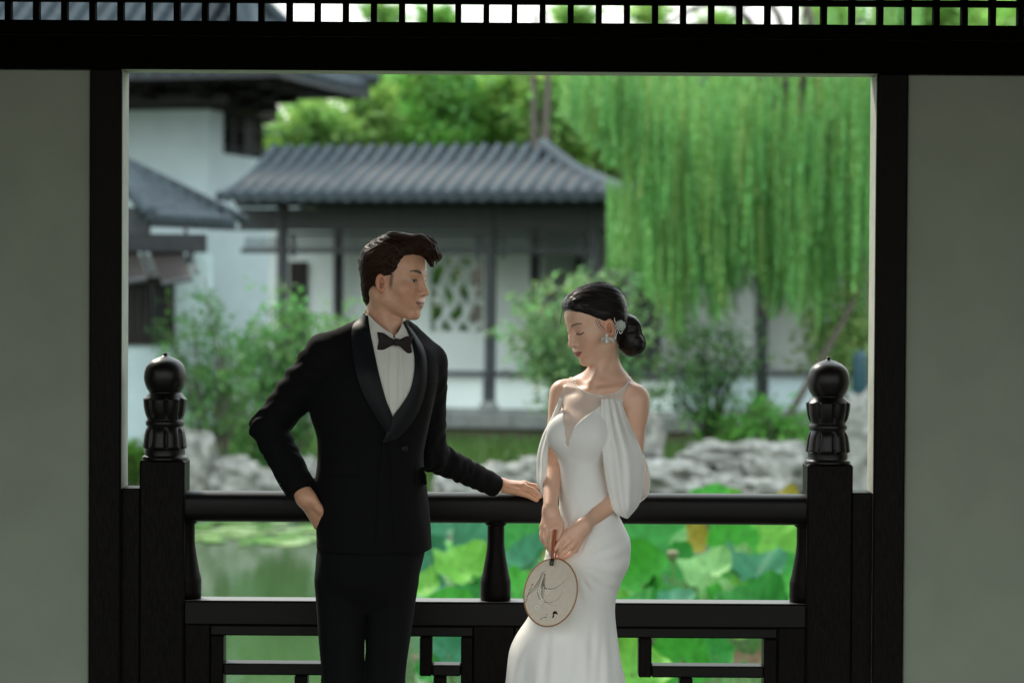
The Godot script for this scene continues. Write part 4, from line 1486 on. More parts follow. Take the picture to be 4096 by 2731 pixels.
func build_lotus() -> void:
	var G := [Color(0.045, 0.27, 0.030), Color(0.026, 0.19, 0.030), Color(0.035, 0.17, 0.085), Color(0.10, 0.30, 0.035), Color(0.15, 0.33, 0.11), Color(0.22, 0.20, 0.025)]
	var M := []
	for i in 5:
		M.append(lotus_mesh(300 + i, 0.0, 0.0))
	for i in 3:
		M.append(lotus_mesh(320 + i, 0.10, 0.0))
	for i in 2:
		M.append(lotus_mesh(340 + i, 0.0, 0.45))
	# view x, y, width, z, mesh, colour, label
	var list := [
		[1062, 1305, 118, -9.5, 0, 3, "pale yellow green lotus leaf left of the middle baluster"],
		[1075, 1243, 140, -11.5, 1, 2, "bluish lotus leaf directly under the rail left of the middle baluster"],
		[985, 1340, 75, -9.2, 5, 3, "small yellow rimmed lotus leaf beside the man's thigh"],
		[995, 1275, 80, -11.0, 2, 2, "dark bluish lotus leaf beside the man's jacket hem"],
		[1205, 1232, 120, -11.2, 2, 1, "green lotus leaf under the rail right of the middle baluster"],
		[1212, 1295, 110, -9.8, 8, 2, "folded grey green lotus leaf between the baluster and the fan hand"],
		[1200, 1355, 90, -9.0, 3, 0, "bright lotus leaf low between the middle baluster and the fan"],
		[1105, 1360, 70, -9.3, 4, 1, "deep green lotus leaf low left of the middle baluster"],
		[1240, 1250, 60, -12.0, 6, 5, "yellowing lotus leaf just left of the bride's hand"],
		[1490, 1240, 150, -11.0, 1, 1, "broad green lotus leaf beside the bride's hip under the rail"],
		[1478, 1335, 150, -9.0, 0, 0, "large saturated green lotus leaf beside the bride's thigh"],
		[1572, 1240, 92, -11.8, 7, 5, "orange yellow lotus leaf in the upper middle of the right bay"],
		[1562, 1290, 80, -10.2, 2, 1, "dark green lotus leaf below the orange yellow one"],
		[1628, 1312, 105, -9.2, 4, 4, "pale round lotus leaf in the centre of the right bay"],
		[1722, 1325, 120, -9.4, 9, 2, "folded blue grey lotus leaf in the right bay"],
		[1668, 1250, 110, -10.8, 8, 0, "green lotus leaf with a folded rim above the pale round one"],
		[1765, 1238, 120, -11.2, 6, 3, "yellow green lotus leaf under the rail near the right newel"],
		[1702, 1282, 58, -10.0, 3, 4, "small light green lotus leaf right of the pale round one"],
		[1795, 1300, 70, -10.0, 2, 1, "small dark lotus leaf beside the right end baluster"],
		[1800, 1368, 95, -8.6, 0, 0, "bright lotus leaf low beside the right end baluster"],
		[1640, 1372, 90, -8.8, 1, 4, "pale ruffled lotus leaf low in the centre of the right bay"],
		[1540, 1372, 80, -8.9, 4, 1, "green lotus leaf low right of the bride's thigh"],
		[1720, 1390, 100, -8.7, 3, 1, "deep green lotus leaf behind the lower rail in the right bay"],
		[1640, 1146, 64, -14.0, 1, 0, "bright lotus leaf rising above the rail right of the bride"],
		[1600, 1146, 44, -14.3, 1, 0, "small lotus leaf peeping over the rail nearest the bride's sleeve"],
		[1680, 1146, 46, -14.2, 2, 3, "lotus leaf edge peeping over the rail right of the taller one"],
		[1812, 1140, 45, -13.5, 6, 5, "yellowish lotus leaf edge peeping over the rail by the right newel"],
		[1455, 1540, 150, -6.2, 5, 3, "yellow green lotus leaf at the bottom beside the dress hem"],
		[1570, 1512, 130, -6.4, 1, 0, "green lotus leaf framed by the right fretwork opening"],
		[1640, 1505, 80, -6.8, 2, 1, "dark lotus leaf in the right fretwork opening"],
		[1030, 1500, 95, -6.8, 4, 2, "bluish lotus leaf framed by the small square fret opening"],
		[990, 1535, 60, -6.6, 3, 1, "lotus leaf at the bottom beside the man's trouser leg"],
		[1470, 1400, 90, -8.2, 3, 1, "lotus leaf behind the lower rail next to the dress"],
		[1350, 1240, 120, -11.4, 0, 0, "lotus leaf hidden behind the bride's waist"],
	]
	for q in list:
		var c := V(q[0], q[1], q[3])
		var rad: float = q[2] * 0.58 / 5550.0 * (7.0 - q[3])
		lotus(M[q[4]], c, rad, rnd(0.45, 1.3), rnd(-0.9, 0.9), G[q[5]], q[6])
	# further leaves filling the bed behind
	for i in 60:
		var vx := rnd(955, 1850)
		var vy := rnd(1175, 1400)
		var z := -6.5 - (1400.0 - vy) / 225.0 * 8.0 + rnd(-0.8, 0.2)
		if vy < 1215.0 and vx > 1440.0 and rng.randf() < 0.6:
			continue
		var c := V(vx, vy + 18.0, z - 1.2)
		if c.y < -0.66:
			c.y = -0.6
		var rad := rnd(0.10, 0.22)
		lotus(M[rng.randi() % 10], c, rad, rnd(0.3, 1.1), rnd(-0.9, 0.9), G[[0, 1, 1, 2, 0, 3, 2][rng.randi() % 7]], "green lotus leaf in the crowd between the man's leg and the middle baluster" if vx < 1130.0 else "green lotus leaf in the crowd between the middle baluster and the bride" if vx < 1300.0 else "green lotus leaf in the crowd behind the bride's gown" if vx < 1430.0 else "green lotus leaf in the crowd filling the left half of the right bay" if vx < 1640.0 else "green lotus leaf in the crowd filling the bay beside the right newel post")
	# seed pod and bud
	for q in [[965, 1225, -11.0, "pale closed lotus bud beside the man's jacket hem"], [1645, 1275, -9.6, "small brown lotus seed pod above the pale round leaf"], [1545, 1275, -10.0, "grey green lotus seed pod left of the dark leaf in the right bay"]]:
		var c := V(q[0], q[1], q[2])
		var t := thing("lotus_bud" if q[0] < 1000 else "lotus_pod", q[3], "lotus bud" if q[0] < 1000 else "lotus pod", Vector3(c.x, -0.75, c.z))
		var st := mb()
		if q[0] < 1000:
			lathe(st, Vector3(0, c.y + 0.75, 0), [Vector2(0, -0.07), Vector2(0.035, -0.055), Vector2(0.055, -0.01), Vector2(0.048, 0.035), Vector2(0.025, 0.075), Vector2(0, 0.095)], 14)
			obj(t, "bud", st, mat("bud", Color(0.45, 0.55, 0.38), 0.6))
		else:
			lathe(st, Vector3(0, c.y + 0.75, 0), [Vector2(0, -0.05), Vector2(0.015, -0.04), Vector2(0.035, 0.0), Vector2(0.042, 0.02), Vector2(0.038, 0.03), Vector2(0, 0.027)], 14)
			obj(t, "pod", st, mat("pod", Color(0.16, 0.15, 0.08), 0.7))
		st = mb()
		tube(st, [Vector3(0.05, -0.2, 0), Vector3(0, c.y + 0.72, 0)], [0.008], 5)
		obj(t, "stem", st, mat("lotus_stem", Color(0.09, 0.17, 0.04), 0.6))
	# withered bits between the leaves
	var dry := ["small withered brown lotus leaf at the right end of the right fretwork opening", "curled tan lotus leaf in the right fretwork opening", "withered brown lotus leaf low in the middle of the right fretwork opening", "withered lotus leaf beside the man's trouser leg", "dry brown lotus leaf among the stems under the pale round leaf"]
	var k := 0
	for q in [[1752, 1512, -6.6], [1728, 1520, -6.9], [1690, 1515, -7.2], [962, 1510, -7.0], [1648, 1390, -9.0]]:
		lotus(M[8 + k % 2], V(q[0], q[1], q[2]), rnd(0.035, 0.055), rnd(0.5, 1.2), rnd(-0.9, 0.9), Color(0.17, 0.12, 0.075), dry[k])
		k += 1
	# lily pads floating along the far bank
	var st := mb()
	lathe(st, Vector3.ZERO, [Vector2(0, 0.004), Vector2(0.5, 0.006), Vector2(1.0, 0.012)], 14)
	var pad := st.commit()
	for i in 90:
		var vx := rnd(430, 760) if i < 64 else rnd(960, 1450)
		var vy := rnd(1196, 1256) if i < 64 else rnd(1196, 1235)
		var dz := 7.0 - (1.62 + 0.69) * 9665.0 / (vy * 1.7415 - 1180.0)
		var p := V(vx, vy, dz)
		var m := put(self, "lily_pad", pad, leafy("pad_%d" % (i % 3), [Color(0.22, 0.36, 0.12), Color(0.10, 0.24, 0.05), Color(0.30, 0.42, 0.20)][i % 3], 0.3, 0.35))
		m.transform = Transform3D(Basis.from_scale(Vector3.ONE * rnd(0.07, 0.17)), Vector3(p.x, -0.695 + 0.003 * (i % 5), dz))
		tag(m, "round lily pad floating on the pond in front of the far rocks", "lily pad", "lily pads floating by the far bank")
# ================= figures: distance fields meshed with surface nets =================
func smin(a: float, b: float, k: float) -> float:
	var h := maxf(k - absf(a - b), 0.0) / k
	return minf(a, b) - h * h * k * 0.25

func smax(a: float, b: float, k: float) -> float:
	var h := maxf(k - absf(a - b), 0.0) / k
	return maxf(a, b) + h * h * k * 0.25

func cone(p: Vector3, a: Vector3, b: Vector3, ra: float, rb: float) -> float:
	var ba := b - a
	var pa := p - a
	var h := clampf(pa.dot(ba) / ba.dot(ba), 0.0, 1.0)
	return (pa - ba * h).length() - lerpf(ra, rb, h)

func ell(p: Vector3, c: Vector3, r: Vector3) -> float:
	var q := (p - c) / r
	var k0 := q.length()
	if k0 < 0.05:
		return -minf(r.x, minf(r.y, r.z)) * (1.0 - k0)
	var k1 := (q / r).length()
	return k0 * (k0 - 1.0) / k1

# table of cross sections: rows [py, xl, xr, cz, half depth] -> resampled arrays over y
func loft_table(rows: Array, squ := 2.0) -> Dictionary:
	var ys := []
	var d := []
	for r in rows:
		var a := P(r[1], r[0], r[3])
		var b := P(r[2], r[0], r[3])
		ys.append((a.y + b.y) * 0.5)
		d.append([(a.x + b.x) * 0.5, (b.x - a.x) * 0.5, float(r[3]), float(r[4])])
	var n := 240
	var t := {"y0": ys[ys.size() - 1], "y1": ys[0], "n": n, "sq": squ}
	var cx := PackedFloat32Array()
	var hw := PackedFloat32Array()
	var cz := PackedFloat32Array()
	var hd := PackedFloat32Array()
	for i in n + 1:
		var y: float = lerpf(t.y0, t.y1, float(i) / n)
		var k := 0
		while k < ys.size() - 2 and y < ys[k + 1]:
			k += 1
		var u: float = clampf((y - ys[k]) / (ys[k + 1] - ys[k]), 0.0, 1.0)
		var v := []
		for c in 4:
			var p0: float = d[maxi(k - 1, 0)][c]
			var p1: float = d[k][c]
			var p2: float = d[k + 1][c]
			var p3: float = d[mini(k + 2, d.size() - 1)][c]
			# monotone-ish tangents scaled for uneven spacing
			var h: float = ys[k + 1] - ys[k]
			var m1: float = (p2 - p0) / (ys[k + 1] - ys[maxi(k - 1, 0)]) * h
			var m2: float = (p3 - p1) / (ys[mini(k + 2, d.size() - 1)] - ys[k]) * h
			var uu := u * u
			var uuu := uu * u
			v.append((2.0 * uuu - 3.0 * uu + 1.0) * p1 + (uuu - 2.0 * uu + u) * m1 + (-2.0 * uuu + 3.0 * uu) * p2 + (uuu - uu) * m2)
		cx.append(v[0]); hw.append(v[1]); cz.append(v[2]); hd.append(v[3])
	t.cx = cx; t.hw = hw; t.cz = cz; t.hd = hd
	return t

func loft(p: Vector3, t: Dictionary, grow := 0.0, open := false) -> float:
	var y0: float = t.y0
	var y1: float = t.y1
	var f := clampf((p.y - y0) / (y1 - y0), 0.0, 1.0) * 240.0
	var i := mini(int(f), 239)
	var u := f - i
	var cx: PackedFloat32Array = t.cx
	var hw: PackedFloat32Array = t.hw
	var cz: PackedFloat32Array = t.cz
	var hd: PackedFloat32Array = t.hd
	var a := lerpf(hw[i], hw[i + 1], u) + grow
	var b := lerpf(hd[i], hd[i + 1], u) + grow
	var qx := absf(p.x - lerpf(cx[i], cx[i + 1], u)) / a
	var qz := absf(p.z - lerpf(cz[i], cz[i + 1], u)) / b
	var e: float = t.sq
	var k0: float
	if e == 2.0:
		k0 = sqrt(qx * qx + qz * qz)
	else:
		k0 = pow(pow(qx, e) + pow(qz, e), 1.0 / e)
	var k1 := sqrt(qx * qx / (a * a) + qz * qz / (b * b))
	var d := (k0 - 1.0) * minf(a, b) if k0 < 0.1 else k0 * (k0 - 1.0) / k1
	if not open:
		d = maxf(d, maxf(p.y - y1, y0 - p.y))
	return d

# surface nets over the blocks near the surface; returns [verts, normals, colours, indices]
func surface_net(f: Callable, lo: Vector3, hi: Vector3, c: float, col: Callable) -> Array:
	var B := 4
	var nbx := int(ceil((hi.x - lo.x) / (c * B)))
	var nby := int(ceil((hi.y - lo.y) / (c * B)))
	var nbz := int(ceil((hi.z - lo.z) / (c * B)))
	var nx := nbx * B + 1
	var ny := nby * B + 1
	var nz := nbz * B + 1
	var vals := PackedFloat32Array()
	vals.resize(nx * ny * nz)
	vals.fill(1e9)
	var vid := PackedInt32Array()
	vid.resize(nx * ny * nz)
	vid.fill(-1)
	var sx := 1
	var sy := nx
	var sz := nx * ny
	var blocks := PackedInt32Array()
	var reach := c * B * 0.87 * 1.35 + 0.004
	for bz in nbz:
		for by in nby:
			for bx_ in nbx:
				var d: float = f.call(lo + Vector3(bx_ + 0.5, by + 0.5, bz + 0.5) * (c * B))
				if absf(d) > reach:
					continue
				blocks.append(bx_); blocks.append(by); blocks.append(bz)
				for z in range(bz * B, bz * B + B + 1):
					for y in range(by * B, by * B + B + 1):
						var base := z * sz + y * sy
						for x in range(bx_ * B, bx_ * B + B + 1):
							if vals[base + x] > 1e8:
								vals[base + x] = f.call(lo + Vector3(x, y, z) * c)
	var verts := PackedVector3Array()
	var corner := PackedInt32Array([0, sx, sy, sx + sy, sz, sx + sz, sy + sz, sx + sy + sz])
	var ofs := PackedVector3Array([Vector3(0, 0, 0), Vector3(1, 0, 0), Vector3(0, 1, 0), Vector3(1, 1, 0), Vector3(0, 0, 1), Vector3(1, 0, 1), Vector3(0, 1, 1), Vector3(1, 1, 1)])
	var e0 := PackedInt32Array([0, 2, 4, 6, 0, 1, 4, 5, 0, 1, 2, 3])
	var e1 := PackedInt32Array([1, 3, 5, 7, 2, 3, 6, 7, 4, 5, 6, 7])
	var cellx := PackedInt32Array()
	for k in range(0, blocks.size(), 3):
		for z in range(blocks[k + 2] * B, blocks[k + 2] * B + B):
			for y in range(blocks[k + 1] * B, blocks[k + 1] * B + B):
				for x in range(blocks[k] * B, blocks[k] * B + B):
					var base := z * sz + y * sy + x
					var neg := 0
					for q in 8:
						if vals[base + corner[q]] < 0.0:
							neg += 1
					if neg == 0 or neg == 8:
						continue
					var s := Vector3.ZERO
					var n := 0
					for q in 12:
						var va := vals[base + corner[e0[q]]]
						var vb := vals[base + corner[e1[q]]]
						if (va < 0.0) != (vb < 0.0):
							s += ofs[e0[q]].lerp(ofs[e1[q]], va / (va - vb))
							n += 1
					vid[base] = verts.size()
					verts.append(lo + (Vector3(x, y, z) + s / n) * c)
					cellx.append(x); cellx.append(y); cellx.append(z)
	var idx := PackedInt32Array()
	var nor := PackedVector3Array()
	nor.resize(verts.size())
	var st3 := [sx, sy, sz]
	for v in verts.size():
		var x := cellx[v * 3]
		var y := cellx[v * 3 + 1]
		var z := cellx[v * 3 + 2]
		var base := z * sz + y * sy + x
		var pos := [x, y, z]
		var a := vals[base]
		for ax in 3:
			var u := (ax + 1) % 3
			var w := (ax + 2) % 3
			if pos[u] == 0 or pos[w] == 0:
				continue
			var b := vals[base + st3[ax]]
			if (a < 0.0) == (b < 0.0) or b > 1e8:
				continue
			var i0 := vid[base]
			var i1 := vid[base - st3[u]]
			var i2 := vid[base - st3[u] - st3[w]]
			var i3 := vid[base - st3[w]]
			if i1 < 0 or i2 < 0 or i3 < 0:
				continue
			# Godot: clockwise front faces
			if a < 0.0:
				idx.append_array([i0, i2, i1, i0, i3, i2])
			else:
				idx.append_array([i0, i1, i2, i0, i2, i3])
			var n := (verts[i1] - verts[i0]).cross(verts[i2] - verts[i0]) + (verts[i2] - verts[i0]).cross(verts[i3] - verts[i0])
			if a >= 0.0:
				n = -n
			nor[i0] += n; nor[i1] += n; nor[i2] += n; nor[i3] += n
	var cols := PackedColorArray()
	for v in verts.size():
		var n := nor[v].normalized()
		nor[v] = n
		cols.append(col.call(verts[v], n))
	return [verts, nor, cols, idx]

func joined_mesh(parts: Array) -> ArrayMesh:
	var v := PackedVector3Array()
	var n := PackedVector3Array()
	var c := PackedColorArray()
	var ix := PackedInt32Array()
	for p in parts:
		var o := v.size()
		v.append_array(p[0]); n.append_array(p[1]); c.append_array(p[2])
		for i in p[3]:
			ix.append(i + o)
	var arr := []
	arr.resize(Mesh.ARRAY_MAX)
	arr[Mesh.ARRAY_VERTEX] = v
	arr[Mesh.ARRAY_NORMAL] = n
	arr[Mesh.ARRAY_COLOR] = c
	arr[Mesh.ARRAY_INDEX] = ix
	var m := ArrayMesh.new()
	m.add_surface_from_arrays(Mesh.PRIMITIVE_TRIANGLES, arr)
	return m

var jobs := []
func job(f: Callable, lo: Vector3, hi: Vector3, c: float, col: Callable) -> Dictionary:
	var j := {"f": f, "lo": lo, "hi": hi, "c": c, "col": col, "out": []}
	jobs.append(j)
	return j

func run_job(j: Dictionary) -> void:
	j.out = surface_net(j.f, j.lo, j.hi, j.c, j.col)

func run_jobs() -> void:
	var ids := []
	for j in jobs:
		ids.append(WorkerThreadPool.add_task(run_job.bind(j)))
	for i in ids:
		WorkerThreadPool.wait_for_task_completion(i)

func plain(_p: Vector3, _n: Vector3) -> Color:
	return Color(1, 1, 1)

# march from the front (+z) onto a field at (x, y)
func front_z(f: Callable, x: float, y: float, z0 := 0.35) -> float:
	var z := z0
	for i in 40:
		var d: float = f.call(Vector3(x, y, z))
		if d < 0.0006:
			break
		z -= maxf(d * 0.8, 0.0006)
		if z < -0.3:
			break
	return z

# a cloth panel lying on a field: left and right edges as pixel polylines (spline), proud by off
func drape(f: Callable, left: Array, right: Array, nu: int, nv: int, off: float, th: float, bulge := 0.0) -> SurfaceTool:
	var l := spline(left, nv)
	var r := spline(right, nv)
	var rows := []
	for i in nv:
		var line := PackedVector3Array()
		for j in nu:
			var u := float(j) / (nu - 1)
			var q: Vector2 = l[i].lerp(r[i], u)
			var p := P(q.x, q.y, 0.1)
			var z := front_z(f, p.x, p.y)
			p = P(q.x, q.y, z)
			z = front_z(f, p.x, p.y)
			p = P(q.x, q.y, z)
			p.z = z + off + bulge * sin(PI * u)
			line.append(p)
		rows.append(line)
	var st := mb()
	sheet(st, rows, th, true)
	return st

func v2(list: Array) -> Array:
	var out := []
	for q in list:
		out.append(Vector2(q[0], q[1]))
	return out

# ---------- heads (local frame: eyes at y 0, face towards +z, chin at y -0.113) ----------
func head_sdf(q: Vector3, fem: float) -> float:
	var s := Vector3(absf(q.x), q.y, q.z)
	var d := ell(q, Vector3(0, 0.034, -0.014), Vector3(0.0745, 0.082, 0.095))
	d = smin(d, ell(q, Vector3(0, -0.020, 0.024), Vector3(0.064, 0.080, 0.064)), 0.03)
	if d > 0.06:
		return d - 0.02
	# forehead, cheekbones, jaw, chin
	d = smin(d, ell(q, Vector3(0, 0.045, 0.052), Vector3(0.050, 0.034, 0.030)), 0.03)
	d = smin(d, ell(s, Vector3(0.040, -0.028, 0.054), Vector3(0.024, 0.020, 0.022)), 0.025)
	var jw := 0.052 - 0.006 * fem
	d = smin(d, cone(s, Vector3(jw, -0.060, 0.0), Vector3(0.016, -0.100 , 0.060), 0.020 - 0.003 * fem, 0.014), 0.03)
	d = smin(d, ell(q, Vector3(0, -0.099, 0.067), Vector3(0.020 - 0.003 * fem, 0.015, 0.016)), 0.016)
	d = smin(d, ell(s, Vector3(0.022, -0.055, 0.058), Vector3(0.022, 0.026, 0.024)), 0.02)
	# brow ridge, then the sockets
	d = smin(d, cone(s, Vector3(0.010, 0.017, 0.083), Vector3(0.040, 0.022, 0.068), 0.0085 - 0.002 * fem, 0.007), 0.014)
	d = smax(d, -ell(s, Vector3(0.030, 0.002, 0.092), Vector3(0.019, 0.0120, 0.0165)), 0.009)
	# eyeball with lids
	d = smin(d, (s - Vector3(0.0305, -0.001, 0.0705)).length() - 0.0132, 0.004)
	d = smin(d, cone(s, Vector3(0.018, 0.0048, 0.0822), Vector3(0.043, 0.0042, 0.0745), 0.0028, 0.0024), 0.004)
	# nose
	var nz := 0.1045 - 0.002 * fem
	d = smin(d, cone(q, Vector3(0, 0.014, 0.083), Vector3(0, -0.030, nz - 0.003), 0.0075, 0.0095 - 0.001 * fem), 0.012)
	d = smin(d, ell(q, Vector3(0, -0.0345, nz), Vector3(0.0098 - 0.001 * fem, 0.0085, 0.0095)), 0.008)
	d = smin(d, ell(s, Vector3(0.0115, -0.0375, nz - 0.0125), Vector3(0.0068, 0.0068, 0.0095)), 0.006)
	d = smax(d, -ell(s, Vector3(0.0062, -0.0445, nz - 0.006), Vector3(0.0036, 0.003, 0.005)), 0.003)
	# mouth
	d = smin(d, ell(q, Vector3(0, -0.066, 0.075), Vector3(0.026, 0.020, 0.017)), 0.014)
	var mx := s.x
	var my := -0.0690 + 12.5 * mx * mx
	d = smin(d, ell(Vector3(q.x, q.y - 11.0 * mx * mx, q.z), Vector3(0, -0.0645, 0.0868), Vector3(0.024, 0.0050, 0.0068)), 0.005)
	d = smin(d, ell(Vector3(q.x, q.y - 11.0 * mx * mx, q.z), Vector3(0, -0.0741, 0.0850), Vector3(0.019, 0.0058, 0.0068)), 0.005)
	if q.z > 0.05 and mx < 0.030:
		var g := absf(q.y - my)
		d += 0.0022 * exp(-g * g / 0.0000030) * smoothstep(0.030, 0.022, mx)
	d = smax(d, -ell(q, Vector3(0, -0.0865, 0.0905), Vector3(0.014, 0.0035, 0.006)), 0.007)
	# ears
	var e := s - Vector3(0.0745, -0.012, -0.006)
	var er := Vector3(e.x * 0.88 + e.z * 0.47, e.y + e.z * 0.25, e.z * 0.88 - e.x * 0.47)
	var ear := ell(er, Vector3.ZERO, Vector3(0.0090, 0.0275, 0.0160))
	ear = smax(ear, -ell(er, Vector3(0.0085, 0.001, 0.0015), Vector3(0.0135, 0.0185, 0.0096)), 0.002)
	ear = smax(ear, -ell(er, Vector3(-0.003, -0.006, 0.004), Vector3(0.014, 0.0085, 0.0060)), 0.002)
	ear = smin(ear, cone(er, Vector3(0.002, 0.012, -0.006), Vector3(0.002, -0.010, -0.005), 0.0035, 0.003), 0.004)
	ear = smin(ear, ell(er, Vector3(0.001, -0.008, 0.010), Vector3(0.005, 0.006, 0.004)), 0.003)
	d = smin(d, ear, 0.006)
	d = smax(d, -ell(er, Vector3(0.0, -0.006, 0.004), Vector3(0.012, 0.0060, 0.0042)), 0.002)
	return d

func face_colour(q: Vector3, skin: Color, fem: float) -> Color:
	var c := skin
	var s := Vector3(absf(q.x), q.y, q.z)
	# warm cheeks, nose, ears
	var ck := exp(-((s - Vector3(0.042, -0.032, 0.065)) / 0.024).length_squared())
	c = c.lerp(Color(skin.r * 1.04, skin.g * 0.80, skin.b * 0.76), ck * 0.5)
	if s.x > 0.070 and (s - Vector3(0.080, -0.012, -0.008)).length() < 0.034:
		c = c.lerp(Color(skin.r, skin.g * 0.72, skin.b * 0.66), 0.6)
	if q.z > 0.045:
		# lips
		var mx := s.x
		var ly := q.y - 11.0 * mx * mx
		var up := 1.0 - pow(mx / 0.0245, 2.0)
		if up > 0.0:
			var top := -0.0590 - 0.0022 * (1.0 - smoothstep(0.0, 0.006, mx)) - 0.009 * (1.0 - up)
			var bot := -0.0800 + 0.0095 * (1.0 - up)
			var m := smoothstep(bot - 0.0012, bot + 0.0012, ly) * smoothstep(top + 0.0012, top - 0.0012, ly)
			var lip := Color(0.40, 0.115, 0.095) if fem > 0.5 else Color(0.30, 0.125, 0.10)
			c = c.lerp(lip, m * (0.92 if fem > 0.5 else 0.8))
			var line := absf(q.y - (-0.0690 + 12.5 * mx * mx))
			c = c.lerp(Color(0.09, 0.02, 0.02), exp(-line * line / 0.0000009) * smoothstep(0.026, 0.021, mx) * 0.92)
		# brows
		var bxp := (s.x - 0.010) / 0.040
		if bxp > 0.0 and bxp < 1.0:
			var by := 0.0225 + 0.0075 * sin(bxp * 2.2) - 0.002 * bxp - 0.0015 * fem
			var th := lerpf(0.0040 - 0.001 * fem, 0.0012, smoothstep(0.35, 1.0, bxp)) * smoothstep(0.0, 0.12, bxp)
			c = c.lerp(Color(0.028, 0.018, 0.014), smoothstep(th + 0.0014, th - 0.0006, absf(q.y - by)) * (0.88 - 0.16 * fem))
		# eyes
		var ex := s.x - 0.0305
		if absf(ex) < 0.0165 and absf(q.y) < 0.014:
			var w := 1.0 - pow(ex / 0.0145, 2.0)
			if fem > 0.5:
				# lowered lids: the lash line curves along the lower lid
				var ly2 := -0.0052 - 0.0022 * w + 0.10 * maxf(ex, 0.0)
				c = c.lerp(Color(skin.r * 0.80, skin.g * 0.62, skin.b * 0.58), clampf(w, 0, 1) * smoothstep(-0.006, 0.003, q.y) * smoothstep(0.010, 0.004, q.y) * 0.55)
				if absf(ex) < 0.0155:
					c = c.lerp(Color(0.010, 0.007, 0.006), smoothstep(0.0028, 0.0012, absf(q.y - ly2)))
			elif w > 0.0:
				var top := 0.0040 * w
				var bot := -0.0042 * w
				if q.y < top and q.y > bot:
					c = Color(0.55, 0.52, 0.48)
					var ir := Vector2(q.x - signf(q.x) * 0.0305 + 0.0022, q.y + 0.0008).length()
					if ir < 0.0056:
						c = Color(0.018, 0.011, 0.008)
				c = c.lerp(Color(0.012, 0.009, 0.008), smoothstep(0.0017, 0.0006, absf(q.y - top)))
				c = c.lerp(Color(0.16, 0.08, 0.055), smoothstep(0.0012, 0.0004, absf(q.y - bot)) * 0.5)
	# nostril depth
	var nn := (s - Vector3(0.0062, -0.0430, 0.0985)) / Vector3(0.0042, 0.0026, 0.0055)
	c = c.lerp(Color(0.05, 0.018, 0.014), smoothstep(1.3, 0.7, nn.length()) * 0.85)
	if fem < 0.5 and s.x > 0.045:
		var sb := smoothstep(0.0095, 0.001, absf(q.z - 0.0255 - 0.12 * q.y)) * smoothstep(-0.040, -0.008, q.y) * smoothstep(0.03, 0.01, q.y)
		c = c.lerp(Color(0.045, 0.024, 0.015), sb * 0.8)
	if fem < 0.5 and q.y < -0.05 and q.z > -0.02:
		c = c.lerp(Color(skin.r * 0.82, skin.g * 0.82, skin.b * 0.86), 0.18 * smoothstep(-0.05, -0.08, q.y))
	return c

# ---------- hands: fingers as chains of tapered capsules ----------
func chain(p: Vector3, pts: Array, r0: float, r1: float) -> float:
	var d := 1e9
	var n := pts.size() - 1
	for i in n:
		d = minf(d, cone(p, pts[i], pts[i + 1], lerpf(r0, r1, float(i) / n), lerpf(r0, r1, float(i + 1) / n)))
	return d

func hand_sdf(p: Vector3, h: Dictionary) -> float:
	# h: wrist, knuckles[4], fingers[4] chains, thumb chain
	var d := 1e9
	var ks: Array = h.knuckles
	var r: float = h.r
	for i in 4:
		d = smin(d, cone(p, h.wrist_pts[i], ks[i], r * 1.55, r * 1.18), 0.012)
	for i in 4:
		d = smin(d, chain(p, h.fingers[i], r * (1.08 if i < 3 else 0.95), r * (0.74 if i < 3 else 0.66)), 0.0045)
		# knuckle bumps
		d = smin(d, (p - ks[i]).length() - r * 1.16, 0.006)
	d = smin(d, chain(p, h.thumb, r * 1.5, r * 0.85), 0.008)
	return d

func px_list(l: Array) -> Array:
	var out := []
	for q in l:
		out.append(P(q[0], q[1], q[2]))
	return out
# ---------- the man ----------
var mh := Transform3D()      # head frame
var mhi := Transform3D()
var m_jacket := {}
var m_hips := {}
var m_pts := {}
var m_rail_hand := {}
var m_pocket_hand := {}
var fold_noise := FastNoiseLite.new()
var hair_noise := FastNoiseLite.new()

